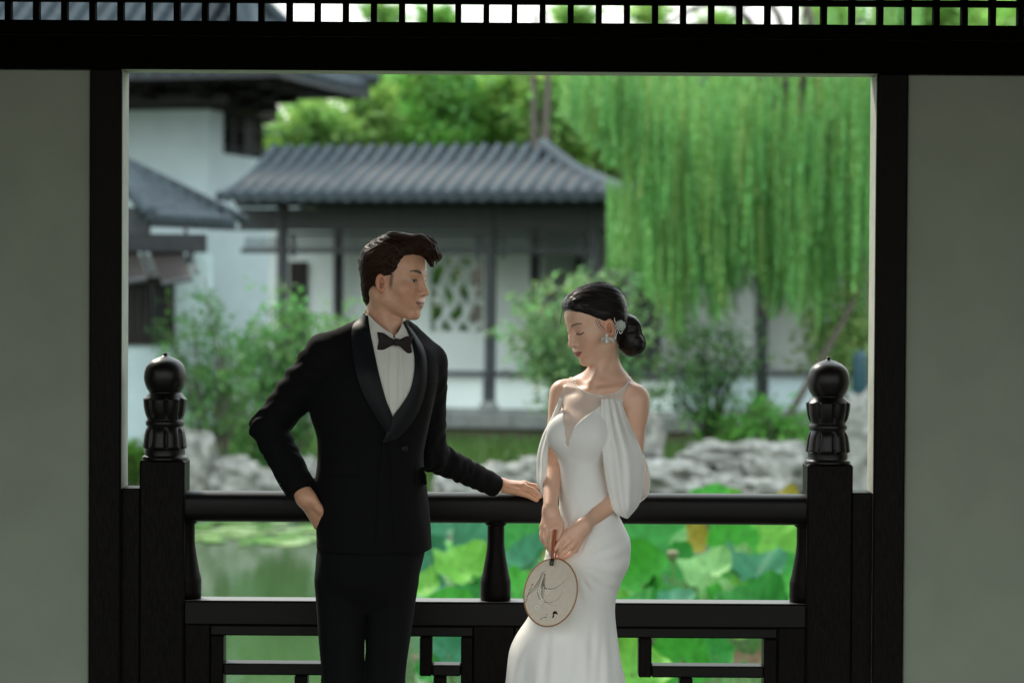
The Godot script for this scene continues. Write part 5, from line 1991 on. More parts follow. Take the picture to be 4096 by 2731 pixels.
func setup_man() -> void:
	fold_noise.seed = 3
	fold_noise.noise_type = FastNoiseLite.TYPE_SIMPLEX_SMOOTH
	fold_noise.frequency = 1.0
	fold_noise.fractal_octaves = 2
	hair_noise.seed = 8
	hair_noise.noise_type = FastNoiseLite.TYPE_SIMPLEX_SMOOTH
	hair_noise.frequency = 1.0
	hair_noise.fractal_octaves = 2
	var b := Basis.from_euler(Vector3(deg_to_rad(3.0), deg_to_rad(62.0), deg_to_rad(0.0)))
	mh = Transform3D(b.scaled(Vector3.ONE * 0.985), P(1583, 1117, 0.0))
	mhi = mh.affine_inverse()
	m_jacket = loft_table([
		[1330, 1425, 1640, -0.01, 0.070],
		[1400, 1300, 1735, -0.01, 0.100],
		[1480, 1268, 1752, 0.0, 0.118],
		[1560, 1244, 1745, 0.0, 0.126],
		[1640, 1238, 1730, 0.0, 0.126],
		[1750, 1268, 1704, 0.0, 0.116],
		[1833, 1270, 1692, 0.0, 0.115],
		[1930, 1262, 1702, 0.0, 0.120],
		[2032, 1264, 1715, 0.0, 0.126],
		[2120, 1262, 1725, 0.0, 0.128],
		[2199, 1262, 1729, 0.0, 0.127]], 2.25)
	m_hips = loft_table([
		[2120, 1285, 1706, 0.0, 0.112],
		[2220, 1266, 1696, 0.0, 0.116],
		[2320, 1268, 1668, 0.0, 0.110],
		[2390, 1300, 1636, 0.0, 0.080],
		[2450, 1380, 1560, 0.0, 0.045]], 2.2)
	m_pts = {
		"nb": P(1545, 1320, -0.015), "sl": P(1305, 1416, 0.02), "sr": P(1712, 1440, -0.05),
		"el": P(1072, 1712, -0.05), "wl": P(1206, 1968, 0.050),
		"er": P(1716, 1815, -0.17), "wr": P(1985, 1945, -0.325),
	}
	m_rail_hand = {"r": 0.0088,
		"wrist_pts": px_list([[1998, 1946, -0.318], [1998, 1940, -0.328], [1996, 1936, -0.34], [1992, 1936, -0.35]]),
		"knuckles": px_list([[2092, 1946, -0.312], [2098, 1938, -0.330], [2096, 1936, -0.350], [2086, 1938, -0.368]]),
		"fingers": [
			px_list([[2092, 1946, -0.312], [2128, 1958, -0.306], [2148, 1972, -0.306], [2160, 1986, -0.308]]),
			px_list([[2098, 1938, -0.330], [2142, 1946, -0.330], [2168, 1958, -0.332], [2184, 1966, -0.334]]),
			px_list([[2096, 1936, -0.350], [2140, 1944, -0.354], [2166, 1954, -0.358], [2182, 1960, -0.360]]),
			px_list([[2086, 1938, -0.368], [2122, 1946, -0.376], [2142, 1954, -0.380], [2156, 1960, -0.382]])],
		"thumb": px_list([[2022, 1956, -0.308], [2070, 1966, -0.300], [2112, 1980, -0.300], [2146, 1999, -0.304]])}
	m_pocket_hand = {"r": 0.0105,
		"wrist_pts": px_list([[1232, 1985, 0.066], [1226, 1990, 0.060], [1220, 1994, 0.054], [1214, 1998, 0.046]]),
		"knuckles": px_list([[1300, 2078, 0.046], [1288, 2092, 0.038], [1280, 2098, 0.030], [1270, 2100, 0.020]]),
		"fingers": [
			px_list([[1300, 2078, 0.046], [1326, 2130, 0.030], [1336, 2165, 0.025]]),
			px_list([[1288, 2092, 0.038], [1316, 2145, 0.02], [1326, 2180, 0.015]]),
			px_list([[1280, 2098, 0.030], [1310, 2150, 0.015], [1320, 2180, 0.01]]),
			px_list([[1270, 2100, 0.020], [1306, 2140, 0.005], [1316, 2165, 0.0]])],
		"thumb": px_list([[1248, 2000, 0.072], [1282, 2040, 0.066], [1312, 2075, 0.050]])}

func f_man_head(p: Vector3) -> float:
	var d := head_sdf(mhi * p, 0.0) * 0.985
	# neck with the sternomastoid line
	d = smin(d, cone(p, P(1538, 1180, -0.010), P(1536, 1330, -0.012), 0.050, 0.054), 0.018)
	d = smin(d, cone(p, P(1500, 1170, 0.030), P(1564, 1330, 0.036), 0.015, 0.013), 0.022)
	d = smin(d, (p - P(1590, 1292, 0.030)).length() - 0.012, 0.02)
	return d

func f_man_body(p: Vector3) -> float:
	var d := loft(p, m_jacket, -0.022)
	d = smin(d, cone(p, m_pts.nb, m_pts.sl, 0.045, 0.045), 0.03)
	d = smin(d, cone(p, m_pts.nb, m_pts.sr, 0.045, 0.045), 0.03)
	d = smin(d, cone(p, P(1545, 1250, -0.005), P(1540, 1350, -0.010), 0.052, 0.056), 0.03)
	d = smin(d, smin(cone(p, m_pts.sl, m_pts.el, 0.046, 0.036), cone(p, m_pts.el, P(1222, 1992, 0.056), 0.036, 0.024), 0.02), 0.02)
	d = smin(d, smin(cone(p, m_pts.sr, m_pts.er, 0.046, 0.036), cone(p, m_pts.er, P(1996, 1942, -0.333), 0.034, 0.021), 0.02), 0.02)
	d = smin(d, leg_l(p, -0.02), 0.03)
	d = smin(d, leg_r(p, -0.02), 0.03)
	return d

func f_man_rail_hand(p: Vector3) -> float:
	var d := hand_sdf(p, m_rail_hand)
	return smin(d, cone(p, m_pts.er, P(2000, 1941, -0.333), 0.034, 0.0205), 0.02)

func f_man_pocket_hand(p: Vector3) -> float:
	var d := hand_sdf(p, m_pocket_hand)
	return smin(d, cone(p, m_pts.el, P(1222, 1992, 0.056), 0.036, 0.026), 0.02)

func leg_l(p: Vector3, g: float) -> float:
	return smin(cone(p, P(1362, 2330, 0.0), P(1371, 2731, 0.015), 0.074 + g, 0.0625 + g), cone(p, P(1371, 2731, 0.015), P(1376, 3370, -0.02), 0.0625 + g, 0.058 + g), 0.01)

func leg_r(p: Vector3, g: float) -> float:
	return smin(cone(p, P(1574, 2330, -0.01), P(1537, 2731, 0.0), 0.072 + g, 0.0575 + g), cone(p, P(1537, 2731, 0.0), P(1525, 3370, -0.02), 0.0575 + g, 0.056 + g), 0.01)

func sleeve_folds(p: Vector3, e: Vector3, a: Vector3, b: Vector3, amp: float) -> float:
	var near := exp(-(p - e).length_squared() / 0.0060)
	var ax := (b - a).normalized()
	var t := (p - a).dot(ax)
	var nn := fold_noise.get_noise_3dv(p * 7.0)
	return amp * (0.25 + near) * sin(t * 150.0 + nn * 7.0 + p.z * 25.0) * (0.6 + 0.6 * fold_noise.get_noise_3dv(p * 11.0 + Vector3(5, 5, 5)))

func f_chest(p: Vector3) -> float:
	var d := loft(p, m_jacket)
	var nb: Vector3 = m_pts.nb
	d = smin(d, cone(p, nb + Vector3(-0.03, -0.02, 0), m_pts.sl, 0.066, 0.058), 0.035)
	d = smin(d, cone(p, nb + Vector3(0.03, -0.02, 0), m_pts.sr, 0.062, 0.052), 0.035)
	return smin(d, cone(p, P(1540, 1230, -0.008), P(1550, 1350, 0.0), 0.0600, 0.067), 0.025)

func f_jacket(p: Vector3) -> float:
	var d := loft(p, m_jacket)
	var nb: Vector3 = m_pts.nb
	var sl: Vector3 = m_pts.sl
	var sr: Vector3 = m_pts.sr
	d = smin(d, cone(p, nb + Vector3(-0.03, -0.02, 0), sl, 0.066, 0.058), 0.035)
	d = smin(d, cone(p, nb + Vector3(0.03, -0.02, 0), sr, 0.062, 0.052), 0.035)
	if d < 0.05:
		d += 0.0035 * fold_noise.get_noise_3dv(p * Vector3(9.0, 5.0, 9.0))
		# drag lines at the waist
		var w := p - P(1400, 1840, 0.1)
		d += 0.0016 * sin((w.y + w.x * 0.45) * 95.0) * exp(-w.length_squared() / 0.010)
	var el: Vector3 = m_pts.el
	var wl: Vector3 = m_pts.wl
	var l := smin(cone(p, sl + Vector3(0.0, -0.005, 0), el, 0.066, 0.0530), cone(p, el, wl, 0.0530, 0.0455), 0.012)
	var ldir := (wl - el).normalized()
	l = smax(l, (p - wl).dot(ldir), 0.006)
	if l < 0.03:
		l += sleeve_folds(p, el, sl, wl, 0.0066) + 0.0050 * sin((p - sl).dot(Vector3(-0.5, -0.85, 0.1)) * 120.0 + 3.0 * fold_noise.get_noise_3dv(p * 9.0)) * exp(-(p - P(1190, 1470, 0.02)).length_squared() / 0.008)
	var er: Vector3 = m_pts.er
	var wr: Vector3 = m_pts.wr
	var r := smin(cone(p, sr + Vector3(0.0, -0.012, 0), er, 0.058, 0.048), cone(p, er, wr, 0.0475, 0.0335), 0.016)
	r = smax(r, (p - wr).dot((wr - er).normalized()), 0.004)
	if r < 0.03:
		r += sleeve_folds(p, er, er, wr, 0.0078) + 0.0025 * sin((p - er).dot(Vector3(0.8, -0.4, -0.4)) * 130.0 + 4.0 * fold_noise.get_noise_3dv(p * 8.0)) * exp(-(p - P(1830, 1870, -0.2)).length_squared() / 0.006)
	d = smin(d, l, 0.016)
	d = smin(d, r, 0.014)
	# neck opening
	d = smax(d, -cone(p, P(1543, 1230, 0.0), P(1556, 1345, 0.020), 0.068, 0.058), 0.008)
	return d

func f_trousers(p: Vector3) -> float:
	var d := loft(p, m_hips)
	d = smin(d, minf(leg_l(p, 0.0), leg_r(p, 0.0)), 0.014)
	if absf(d) < 0.03:
		d += 0.0030 * fold_noise.get_noise_3dv(p * Vector3(14.0, 4.0, 14.0) + Vector3(3, 0, 0))
		# pressed crease down the front of each leg
		var y := p.y
		if y < 0.75:
			var cl: float = P(1366, 2500, 0.0).x
			var cr: float = P(1560, 2500, 0.0).x
			d -= 0.0045 * exp(-pow((p.x - cl) / 0.007, 2.0)) * step_pos(p.z) + 0.0045 * exp(-pow((p.x - cr) / 0.007, 2.0)) * step_pos(p.z)
	return d

func step_pos(z: float) -> float:
	return clampf(z * 40.0, 0.0, 1.0)

# hair: a shell over the skull with a volume on top, bounded by the hairline
func man_hairline(y: float) -> float:
	if y > 0.096: return 0.13
	if y > 0.070: return lerpf(0.060, 0.13, (y - 0.070) / 0.026)
	if y > 0.020: return lerpf(0.042, 0.060, (y - 0.020) / 0.050)
	if y > -0.030: return lerpf(0.031, 0.042, (y + 0.030) / 0.050)
	if y > -0.036: return lerpf(-0.026, 0.031, (y + 0.036) / 0.006)
	if y > -0.090: return lerpf(-0.052, -0.026, (y + 0.090) / 0.056)
	return lerpf(-0.2, -0.052, clampf((y + 0.100) / 0.010, 0.0, 1.0))

func f_man_hair_q(q: Vector3) -> float:
	var d := ell(q, Vector3(0, 0.042, -0.019), Vector3(0.0815, 0.086, 0.101))
	d = smin(d, ell(q, Vector3(0, -0.035, -0.052), Vector3(0.062, 0.066, 0.052)), 0.03)
	d = smin(d, cone(q, Vector3(-0.030, 0.104, 0.000), Vector3(-0.012, 0.109, 0.076), 0.029, 0.020), 0.03)
	d = smin(d, cone(q, Vector3(0.025, 0.098, 0.010), Vector3(0.020, 0.098, 0.088), 0.032, 0.027), 0.03)
	# side parting on his right
	d = smax(d, -cone(q, Vector3(-0.050, 0.1205, 0.078), Vector3(-0.047, 0.140, -0.03), 0.010, 0.010), 0.014)
	d = smax(d, q.z - man_hairline(q.y) - (0.02 if q.y > 0.075 else 0.0), 0.010)
	# quiff rolling over the forehead
	d = smin(d, cone(q, Vector3(-0.012, 0.110, 0.082), Vector3(0.030, 0.074, 0.118), 0.019, 0.010), 0.02)
	d = smin(d, cone(q, Vector3(0.020, 0.098, 0.086), Vector3(0.034, 0.048, 0.099), 0.024, 0.007), 0.02)
	var s := Vector3(absf(q.x), q.y, q.z)
	# room for the ears
	d = smax(d, -ell(s, Vector3(0.092, -0.015, -0.003), Vector3(0.026, 0.034, 0.0205)), 0.006)
	return d

func f_man_hair(p: Vector3) -> float:
	var q := mhi * p
	var d := f_man_hair_q(q)
	if d < 0.02:
		# strands run back on the sides and forwards over the top
		var n := hair_noise.get_noise_3dv(Vector3(q.x * 170.0, (q.y + 0.35 * q.z) * 170.0, q.z * 16.0))
		var n2 := hair_noise.get_noise_3dv(Vector3(q.x * 60.0, (q.y + 0.35 * q.z) * 60.0, q.z * 9.0 + 7.0))
		var soft := smoothstep(0.0, 0.018, man_hairline(q.y) - q.z) if q.y < 0.085 else 1.0
		d += (0.0022 * n + 0.0034 * n2) * (0.2 + 0.8 * soft)
	return d * 0.985

func c_man_hair(p: Vector3, _n: Vector3) -> Color:
	var q := mhi * p
	var t := 0.8 + 0.8 * hair_noise.get_noise_3dv(Vector3(q.x * 150.0, (q.y + 0.35 * q.z) * 150.0, q.z * 14.0 + 3.0))
	return Color(0.026, 0.0125, 0.0072) * clampf(t, 0.35, 1.6)

const MAN_SKIN := Color(0.60, 0.335, 0.215)

func c_man_head(p: Vector3, _n: Vector3) -> Color:
	var q := mhi * p
	var c := face_colour(q, MAN_SKIN, 0.0)
	var t := 1.0 + 0.07 * fold_noise.get_noise_3dv(p * 90.0) + 0.08 * fold_noise.get_noise_3dv(p * 25.0)
	return Color(c.r * t, c.g * t, c.b * t)

func c_man_skin(p: Vector3, _n: Vector3) -> Color:
	var t := 1.0 + 0.10 * fold_noise.get_noise_3dv(p * 60.0) + 0.08 * fold_noise.get_noise_3dv(p * 200.0)
	return Color(0.58 * t, 0.315 * t, 0.195 * t)

# tapered hair locks that follow a hair field; dir(q) gives the flow in head space
func locks(parent: Node3D, f: Callable, xf: Transform3D, starts: Array, dir: Callable, len: float, r: float, m: Material, called := "hair_strands", up := 0.0) -> void:
	var st := mb()
	for s in starts:
		var q: Vector3 = s
		var pts := []
		var n := 9
		var lift := rnd(-0.0005, 0.0022)
		var rise := up * rnd(0.2, 1.0)
		var curl := rnd(-0.25, 0.25)
		for k in n:
			var g := Vector3(f.call(q + Vector3(0.002, 0, 0)) - f.call(q - Vector3(0.002, 0, 0)), f.call(q + Vector3(0, 0.002, 0)) - f.call(q - Vector3(0, 0.002, 0)), f.call(q + Vector3(0, 0, 0.002)) - f.call(q - Vector3(0, 0, 0.002)))
			g = g.normalized()
			q -= g * (float(f.call(q)) - lift - rise * k / n)
			pts.append(xf * q)
			var t: Vector3 = dir.call(q)
			t = (t - g * t.dot(g)).normalized()
			t = t.rotated(g, curl * 0.3)
			q += t * len / n
		tube(st, spline(pts, 12), spline([r * 0.5, r, r * 0.8, r * 0.15], 12), 4)
	var o := obj(parent, called, st, m)
	o.set_meta("kind", "stuff")

func build_man(skin_mat: Material) -> Dictionary:
	setup_man()
	var j := {}
	var a := P(1400, 900, 0)
	var neck_y := P(1540, 1340, 0).y
	var c := mh.origin
	j.head = job(f_man_head, Vector3(c.x - 0.13, neck_y, c.z - 0.14), Vector3(c.x + 0.15, c.y + 0.145, c.z + 0.14), 0.0023, c_man_head)
	j.body = job(f_man_body, Vector3(P(960, 1700, 0).x, -0.02, -0.42), Vector3(P(1990, 1900, -0.33).x, neck_y + 0.006, 0.20), 0.012, c_man_skin)
	j.rail = job(f_man_rail_hand, P(1984, 2030, -0.30) - Vector3(0, 0, 0.12), P(2205, 1900, -0.34) + Vector3(0, 0.005, 0.10), 0.0026, c_man_skin)
	j.pocket = job(f_man_pocket_hand, P(1170, 2200, 0.05) - Vector3(0, 0, 0.06), P(1345, 1940, 0.09) + Vector3(0, 0, 0.06), 0.003, c_man_skin)
	j.hair = job(f_man_hair, Vector3(c.x - 0.15, c.y - 0.13, c.z - 0.15), Vector3(c.x + 0.16, c.y + 0.17, c.z + 0.15), 0.0025, c_man_hair)
	j.jacket = job(f_jacket, Vector3(P(975, 1700, 0).x, P(1500, 2215, 0).y, -0.42), Vector3(P(2030, 1900, -0.33).x, P(1500, 1255, 0).y, 0.20), 0.006, plain)
	j.trousers = job(f_trousers, Vector3(P(1235, 2000, 0).x, 0.03, -0.16), Vector3(P(1750, 2000, 0).x, P(1500, 2110, 0).y, 0.16), 0.0075, plain)
	return j

func finish_man(j: Dictionary, skin: Material) -> void:
	var t := thing("person", "man in black double-breasted tuxedo and bow tie, hand in pocket, looking right towards the bride", "person", Vector3.ZERO)
	put(t, "body", joined_mesh([j.head.out, j.body.out, j.rail.out, j.pocket.out]), skin)
	var hm := mat("hair", Color(1, 1, 1), 0.5, 0.25)
	hm.vertex_color_use_as_albedo = true
	put(t, "hair", joined_mesh([j.hair.out]), hm)
	var lm := mat("hair_locks_brown", Color(0.030, 0.0135, 0.0075), 0.45, 0.3)
	var top := []
	var side := []
	for i in 260:
		top.append(Vector3(rnd(-0.045, 0.055), 0.13, rnd(-0.03, 0.07)))
	for i in 320:
		var y := rnd(-0.02, 0.115)
		side.append(Vector3(-0.085 if rng.randf() < 0.8 else 0.085, y, minf(man_hairline(y) - 0.012, 0.05) - rnd(0.0, 0.09)))
	locks(t, f_man_hair_q, mh, top, func(q: Vector3) -> Vector3: return Vector3(0.25, -0.15, 1.0), 0.075, 0.0019, lm)
	locks(t, f_man_hair_q, mh, side, func(q: Vector3) -> Vector3: return Vector3(0, -0.45 - 3.0 * maxf(-q.z, 0.0), -1.0), 0.060, 0.0017, lm)
	var wis := []
	for i in 14:
		wis.append(Vector3(rnd(0.0, 0.05), rnd(0.075, 0.10), rnd(0.10, 0.125)))
	locks(t, func(q: Vector3) -> float: return f_man_hair_q(q) - 0.004, mh, wis, func(q: Vector3) -> Vector3: return Vector3(0.3, -1.0, 0.3), 0.045, 0.0020, lm)
	var fly := []
	for i in 90:
		fly.append(Vector3(rnd(-0.06, 0.06), 0.12, rnd(-0.10, 0.08)))
	locks(t, f_man_hair_q, mh, fly, func(q: Vector3) -> Vector3: return Vector3(0.3, -0.2, 1.0 if q.z > -0.02 else -1.0), 0.055, 0.0006, lm, "hair_strands", 0.009)
	# suit
	var suit: StandardMaterial3D = mats.suit
	var satin: StandardMaterial3D = mats.satin
	var jk := put(t, "jacket", joined_mesh([j.jacket.out]), suit)
	put(t, "trousers", joined_mesh([j.trousers.out]), suit)
	# shirt front under the lapels
	var shirt: StandardMaterial3D = mats.shirt
	var st := drape(f_chest, v2([[1484, 1352], [1490, 1400], [1500, 1480], [1526, 1590], [1566, 1690]]), v2([[1640, 1352], [1664, 1400], [1672, 1480], [1636, 1590], [1580, 1690]]), 16, 22, 0.004, 0.006)
	obj(t, "shirt", st, shirt)
	st = drape(f_chest, v2([[1560, 1392], [1556, 1480], [1556, 1560], [1562, 1650]]), v2([[1592, 1392], [1590, 1480], [1590, 1560], [1584, 1650]]), 5, 14, 0.0075, 0.004)
	obj(t, "shirt_placket", st, shirt)
	for q in [[1528, 1538], [1600, 1608], [1614, 1621]]:
		st = drape(f_chest, v2([[q[0], 1400], [q[0] + 4, 1500], [q[0] + 12, 1590]]), v2([[q[1], 1400], [q[1] + 4, 1500], [q[1] + 10, 1590]]), 3, 10, 0.0062, 0.003)
		obj(t, "shirt_pleat", st, shirt)
	# collar: a folded band round the neck, higher at the back, with two points
	st = mb()
	var rows := [PackedVector3Array(), PackedVector3Array(), PackedVector3Array(), PackedVector3Array()]
	var cc := P(1541, 1312, -0.002)
	var fa := deg_to_rad(62.0)   # direction of the front gap, measured from +x towards +z
	for k in 41:
		var u := k / 40.0
		var a := fa + 0.16 + u * (TAU - 0.32)
		var tl := cos(a - fa)
		var rr := Vector3(cos(a), 0, sin(a))
		var edge := smoothstep(0.12, 0.0, minf(u, 1.0 - u))
		var yy := 0.024 - 0.040 * tl
		rows[0].append(cc + rr * 0.0590 + Vector3(0, yy - 0.012, 0))
		rows[1].append(cc + rr * 0.0605 + Vector3(0, yy, 0))
		rows[2].append(cc + rr * 0.0650 + Vector3(0, yy - 0.012, 0))
		rows[3].append(cc + rr * (0.0700 + 0.003 * edge) + Vector3(0, yy - 0.034 - 0.020 * edge, 0))
	sheet(st, rows, 0.002)
	obj(t, "shirt_collar", st, shirt)
	# collar wings turned down over the band
	st = drape(f_chest, v2([[1460, 1254], [1466, 1284], [1474, 1318], [1484, 1352], [1500, 1388]]), v2([[1467, 1252], [1499, 1284], [1537, 1316], [1574, 1346], [1530, 1390]]), 10, 14, 0.0065, 0.005, 0.002)
	obj(t, "collar_wing", st, shirt)
	st = drape(f_chest, v2([[1613, 1278], [1604, 1306], [1592, 1330], [1580, 1348], [1612, 1384]]), v2([[1620, 1276], [1628, 1306], [1638, 1332], [1648, 1356], [1654, 1384]]), 8, 14, 0.0065, 0.005, 0.002)
	obj(t, "collar_wing", st, shirt)
	# shawl lapels in satin
	st = drape(f_chest, v2([[1450, 1258], [1408, 1310], [1412, 1420], [1436, 1530], [1476, 1620], [1524, 1700], [1560, 1752]]), v2([[1472, 1262], [1482, 1330], [1500, 1420], [1520, 1510], [1545, 1600], [1572, 1668], [1586, 1752]]), 12, 34, 0.009, 0.008, 0.006)
	obj(t, "lapel", st, satin)
	st = drape(f_chest, v2([[1610, 1288], [1640, 1350], [1657, 1420], [1656, 1490], [1640, 1560], [1604, 1620], [1570, 1668], [1530, 1764]]), v2([[1622, 1284], [1672, 1350], [1702, 1410], [1709, 1490], [1700, 1570], [1668, 1660], [1600, 1745], [1534, 1772]]), 12, 34, 0.010, 0.008, 0.006)
	obj(t, "lapel", st, satin)
	# front edge, pocket flaps, breast welt, buttons
	st = drape(f_chest, v2([[1530, 1768], [1516, 1900], [1508, 2050], [1502, 2196]]), v2([[1546, 1768], [1560, 1900], [1566, 2050], [1570, 2196]]), 5, 24, 0.0022, 0.003)
	obj(t, "front_edge", st, suit)
	st = drape(f_chest, v2([[1664, 1868], [1662, 1905], [1664, 1940]]), v2([[1698, 1868], [1700, 1905], [1703, 1938]]), 8, 8, 0.0045, 0.004, 0.001)
	obj(t, "pocket_flap", st, suit)
	st = drape(f_chest, v2([[1290, 1838], [1288, 1870], [1288, 1896]]), v2([[1430, 1846], [1430, 1878], [1428, 1904]]), 10, 8, 0.004, 0.004, 0.001)
	obj(t, "pocket_flap", st, suit)
	st = drape(f_chest, v2([[1702, 1528], [1694, 1574]]), v2([[1746, 1526], [1738, 1572]]), 6, 4, 0.003, 0.003)
	obj(t, "breast_pocket", st, suit)
	for q in [[1616, 1794]]:
		var p := P(q[0], q[1], 0.1)
		var z := front_z(f_jacket, p.x, p.y)
		st = mb()
		ball(st, P(q[0], q[1], z + 0.003), Vector3(0.0105, 0.0105, 0.005), 14)
		obj(t, "button", st, satin)
	for k in 3:
		var p := P(1120 + k * 9, 1944 + k * 19, 0.0)
		st = mb()
		var dz := 0.075
		ball(st, P(1120 + k * 10, 1936 + k * 16, 0.072), Vector3(0.0045, 0.0045, 0.0045), 8)
		obj(t, "cuff_button", st, satin)
	# shirt cuff on the rail arm
	st = mb()
	var ad: Vector3 = (m_pts.wr - m_pts.er).normalized()
	tube(st, [m_pts.wr - ad * 0.02, m_pts.wr + ad * 0.004, m_pts.wr + ad * 0.0085], [0.029, 0.0305, 0.029], 20)
	obj(t, "shirt_cuff", st, shirt)
	# bow tie
	var bow: StandardMaterial3D = mats.bow
	var kz := P(1584, 1368, 0.1)
	var bz := front_z(f_chest, kz.x, kz.y) + 0.020
	var ck := P(1584, 1368, bz)
	for s in [-1.0, 1.0]:
		rows = []
		var wing := 0.046 if s < 0.0 else 0.038
		for i in 12:
			var u := i / 11.0
			var line := PackedVector3Array()
			var h := lerpf(0.008, 0.0235, smoothstep(0.0, 0.75, u)) + 0.003 * u
			for k in 18:
				var a := TAU * k / 18
				var yy := sin(a)
				var crease := 0.35 * exp(-pow(yy / 0.35, 2.0)) * (1.0 - u)
				var th := (0.009 * (1.0 - 0.55 * u) + 0.002) * (1.0 - crease)
				line.append(ck + Vector3(s * (0.004 + u * wing + 0.005 * u * absf(yy)), yy * h - s * 0.006 * u - 0.008 * u * (0.4 if s < 0.0 else 0.6), cos(a) * th - 0.010 * u * u * (0.3 if s < 0.0 else 1.8)))
			rows.append(line)
		var cl := PackedVector3Array()
		for k in 18: cl.append(rows[11][k].lerp(ck + Vector3(s * wing, -0.004, -0.006), 0.9))
		rows.append(cl)
		st = mb()
		grid(st, rows, true, s < 0.0)
		obj(t, "bow_tie", st, bow)
	st = mb()
	box(st, ck + Vector3(0.002, 0, 0.006), Vector3(0.019, 0.021, 0.014), 0.005, Basis(Vector3.FORWARD, 0.1))
	obj(t, "bow_knot", st, bow)
	# shoes, below the frame
	for q in [[1376.0, 0.03], [1525.0, 0.02]]:
		st = mb()
		var fx := P(q[0], 3380, 0).x
		ball(st, Vector3(fx, 0.045, q[1] + 0.05), Vector3(0.048, 0.045, 0.14), 16)
		obj(t, "shoe", st, mats.satin)
# ---------- the woman ----------
var wh := Transform3D()
var whi := Transform3D()
var w_dress := {}
var w_pts := {}
var w_rh := {}
var w_lh := {}
const WOMAN_SKIN := Color(0.72, 0.445, 0.315)

func setup_woman() -> void:
	var b := Basis.from_euler(Vector3(deg_to_rad(17.0), deg_to_rad(-60.0), deg_to_rad(0.0)))
	wh = Transform3D(b.scaled(Vector3.ONE * 0.925), P(2381, 1297, 0.02))
	whi = wh.affine_inverse()
	# rows: py, left, right, centre z, half depth
	w_dress = loft_table([
		[1545, 2330, 2470, 0.005, 0.050],
		[1585, 2262, 2512, 0.01, 0.076],
		[1640, 2244, 2486, 0.015, 0.090],
		[1700, 2228, 2462, 0.02, 0.098],
		[1760, 2216, 2444, 0.02, 0.100],
		[1815, 2226, 2428, 0.02, 0.094],
		[1880, 2239, 2424, 0.02, 0.086],
		[1952, 2239, 2440, 0.02, 0.085],
		[2024, 2235, 2460, 0.02, 0.094],
		[2090, 2222, 2490, 0.015, 0.106],
		[2150, 2200, 2519, 0.015, 0.116],
		[2210, 2184, 2524, 0.015, 0.122],
		[2265, 2172, 2514, 0.02, 0.122],
		[2334, 2152, 2484, 0.02, 0.118],
		[2398, 2136, 2464, 0.03, 0.112],
		[2470, 2112, 2461, 0.03, 0.115],
		[2538, 2066, 2467, 0.03, 0.125],
		[2597, 2040, 2475, 0.03, 0.140],
		[2657, 2029, 2487, 0.03, 0.155],
		[2731, 2022, 2507, 0.03, 0.175],
		[2900, 2005, 2560, 0.02, 0.23],
		[3200, 1965, 2650, 0.0, 0.30],
		[3430, 1935, 2705, 0.0, 0.34]], 2.1)
	w_pts = {
		"sr": P(2254, 1572, -0.045), "er": P(2212, 1862, -0.02), "wr": P(2202, 2030, 0.115),
		"sl": P(2541, 1592, 0.02), "el": P(2520, 1958, 0.015), "wl": P(2338, 2098, 0.150),
	}
	w_rh = {"r": 0.0074,
		"wrist_pts": px_list([[2214, 2040, 0.118], [2206, 2042, 0.119], [2198, 2043, 0.116], [2190, 2043, 0.110]]),
		"knuckles": px_list([[2228, 2110, 0.148], [2207, 2116, 0.152], [2187, 2114, 0.146], [2171, 2106, 0.134]]),
		"fingers": [
			px_list([[2228, 2110, 0.148], [2226, 2150, 0.163], [2215, 2182, 0.166], [2206, 2203, 0.164]]),
			px_list([[2207, 2116, 0.152], [2204, 2158, 0.168], [2199, 2188, 0.166], [2201, 2208, 0.160]]),
			px_list([[2187, 2114, 0.146], [2180, 2154, 0.162], [2183, 2178, 0.158], [2191, 2192, 0.150]]),
			px_list([[2171, 2106, 0.134], [2165, 2140, 0.150], [2168, 2160, 0.148], [2176, 2172, 0.142]])],
		"thumb": px_list([[2224, 2055, 0.128], [2244, 2095, 0.148], [2243, 2128, 0.160], [2235, 2158, 0.165]])}
	w_lh = {"r": 0.0072,
		"wrist_pts": px_list([[2330, 2092, 0.156], [2336, 2100, 0.158], [2342, 2108, 0.156], [2346, 2116, 0.150]]),
		"knuckles": px_list([[2262, 2142, 0.172], [2276, 2162, 0.176], [2288, 2182, 0.172], [2300, 2198, 0.162]]),
		"fingers": [
			px_list([[2262, 2142, 0.172], [2238, 2170, 0.182], [2226, 2190, 0.184], [2214, 2206, 0.182]]),
			px_list([[2276, 2162, 0.176], [2254, 2186, 0.184], [2240, 2202, 0.178], [2228, 2212, 0.168]]),
			px_list([[2288, 2182, 0.172], [2262, 2208, 0.178], [2244, 2224, 0.172], [2228, 2234, 0.162]]),
			px_list([[2300, 2198, 0.162], [2276, 2220, 0.166], [2258, 2232, 0.160], [2244, 2238, 0.152]])],
		"thumb": px_list([[2318, 2100, 0.160], [2276, 2122, 0.164], [2252, 2142, 0.160], [2240, 2158, 0.156]])}

func f_woman_head(p: Vector3) -> float:
	return smin(head_sdf(whi * p, 1.0) * 0.925, f_woman_core(p), 0.022)

func w_neck(p: Vector3) -> float:
	var d := cone(p, P(2412, 1370, -0.005), P(2424, 1520, 0.0), 0.0415, 0.0435)
	# sternomastoid towards the collar pit
	d = smin(d, cone(p, P(2440, 1380, 0.030), P(2372, 1545, 0.055), 0.012, 0.010), 0.025)
	return d

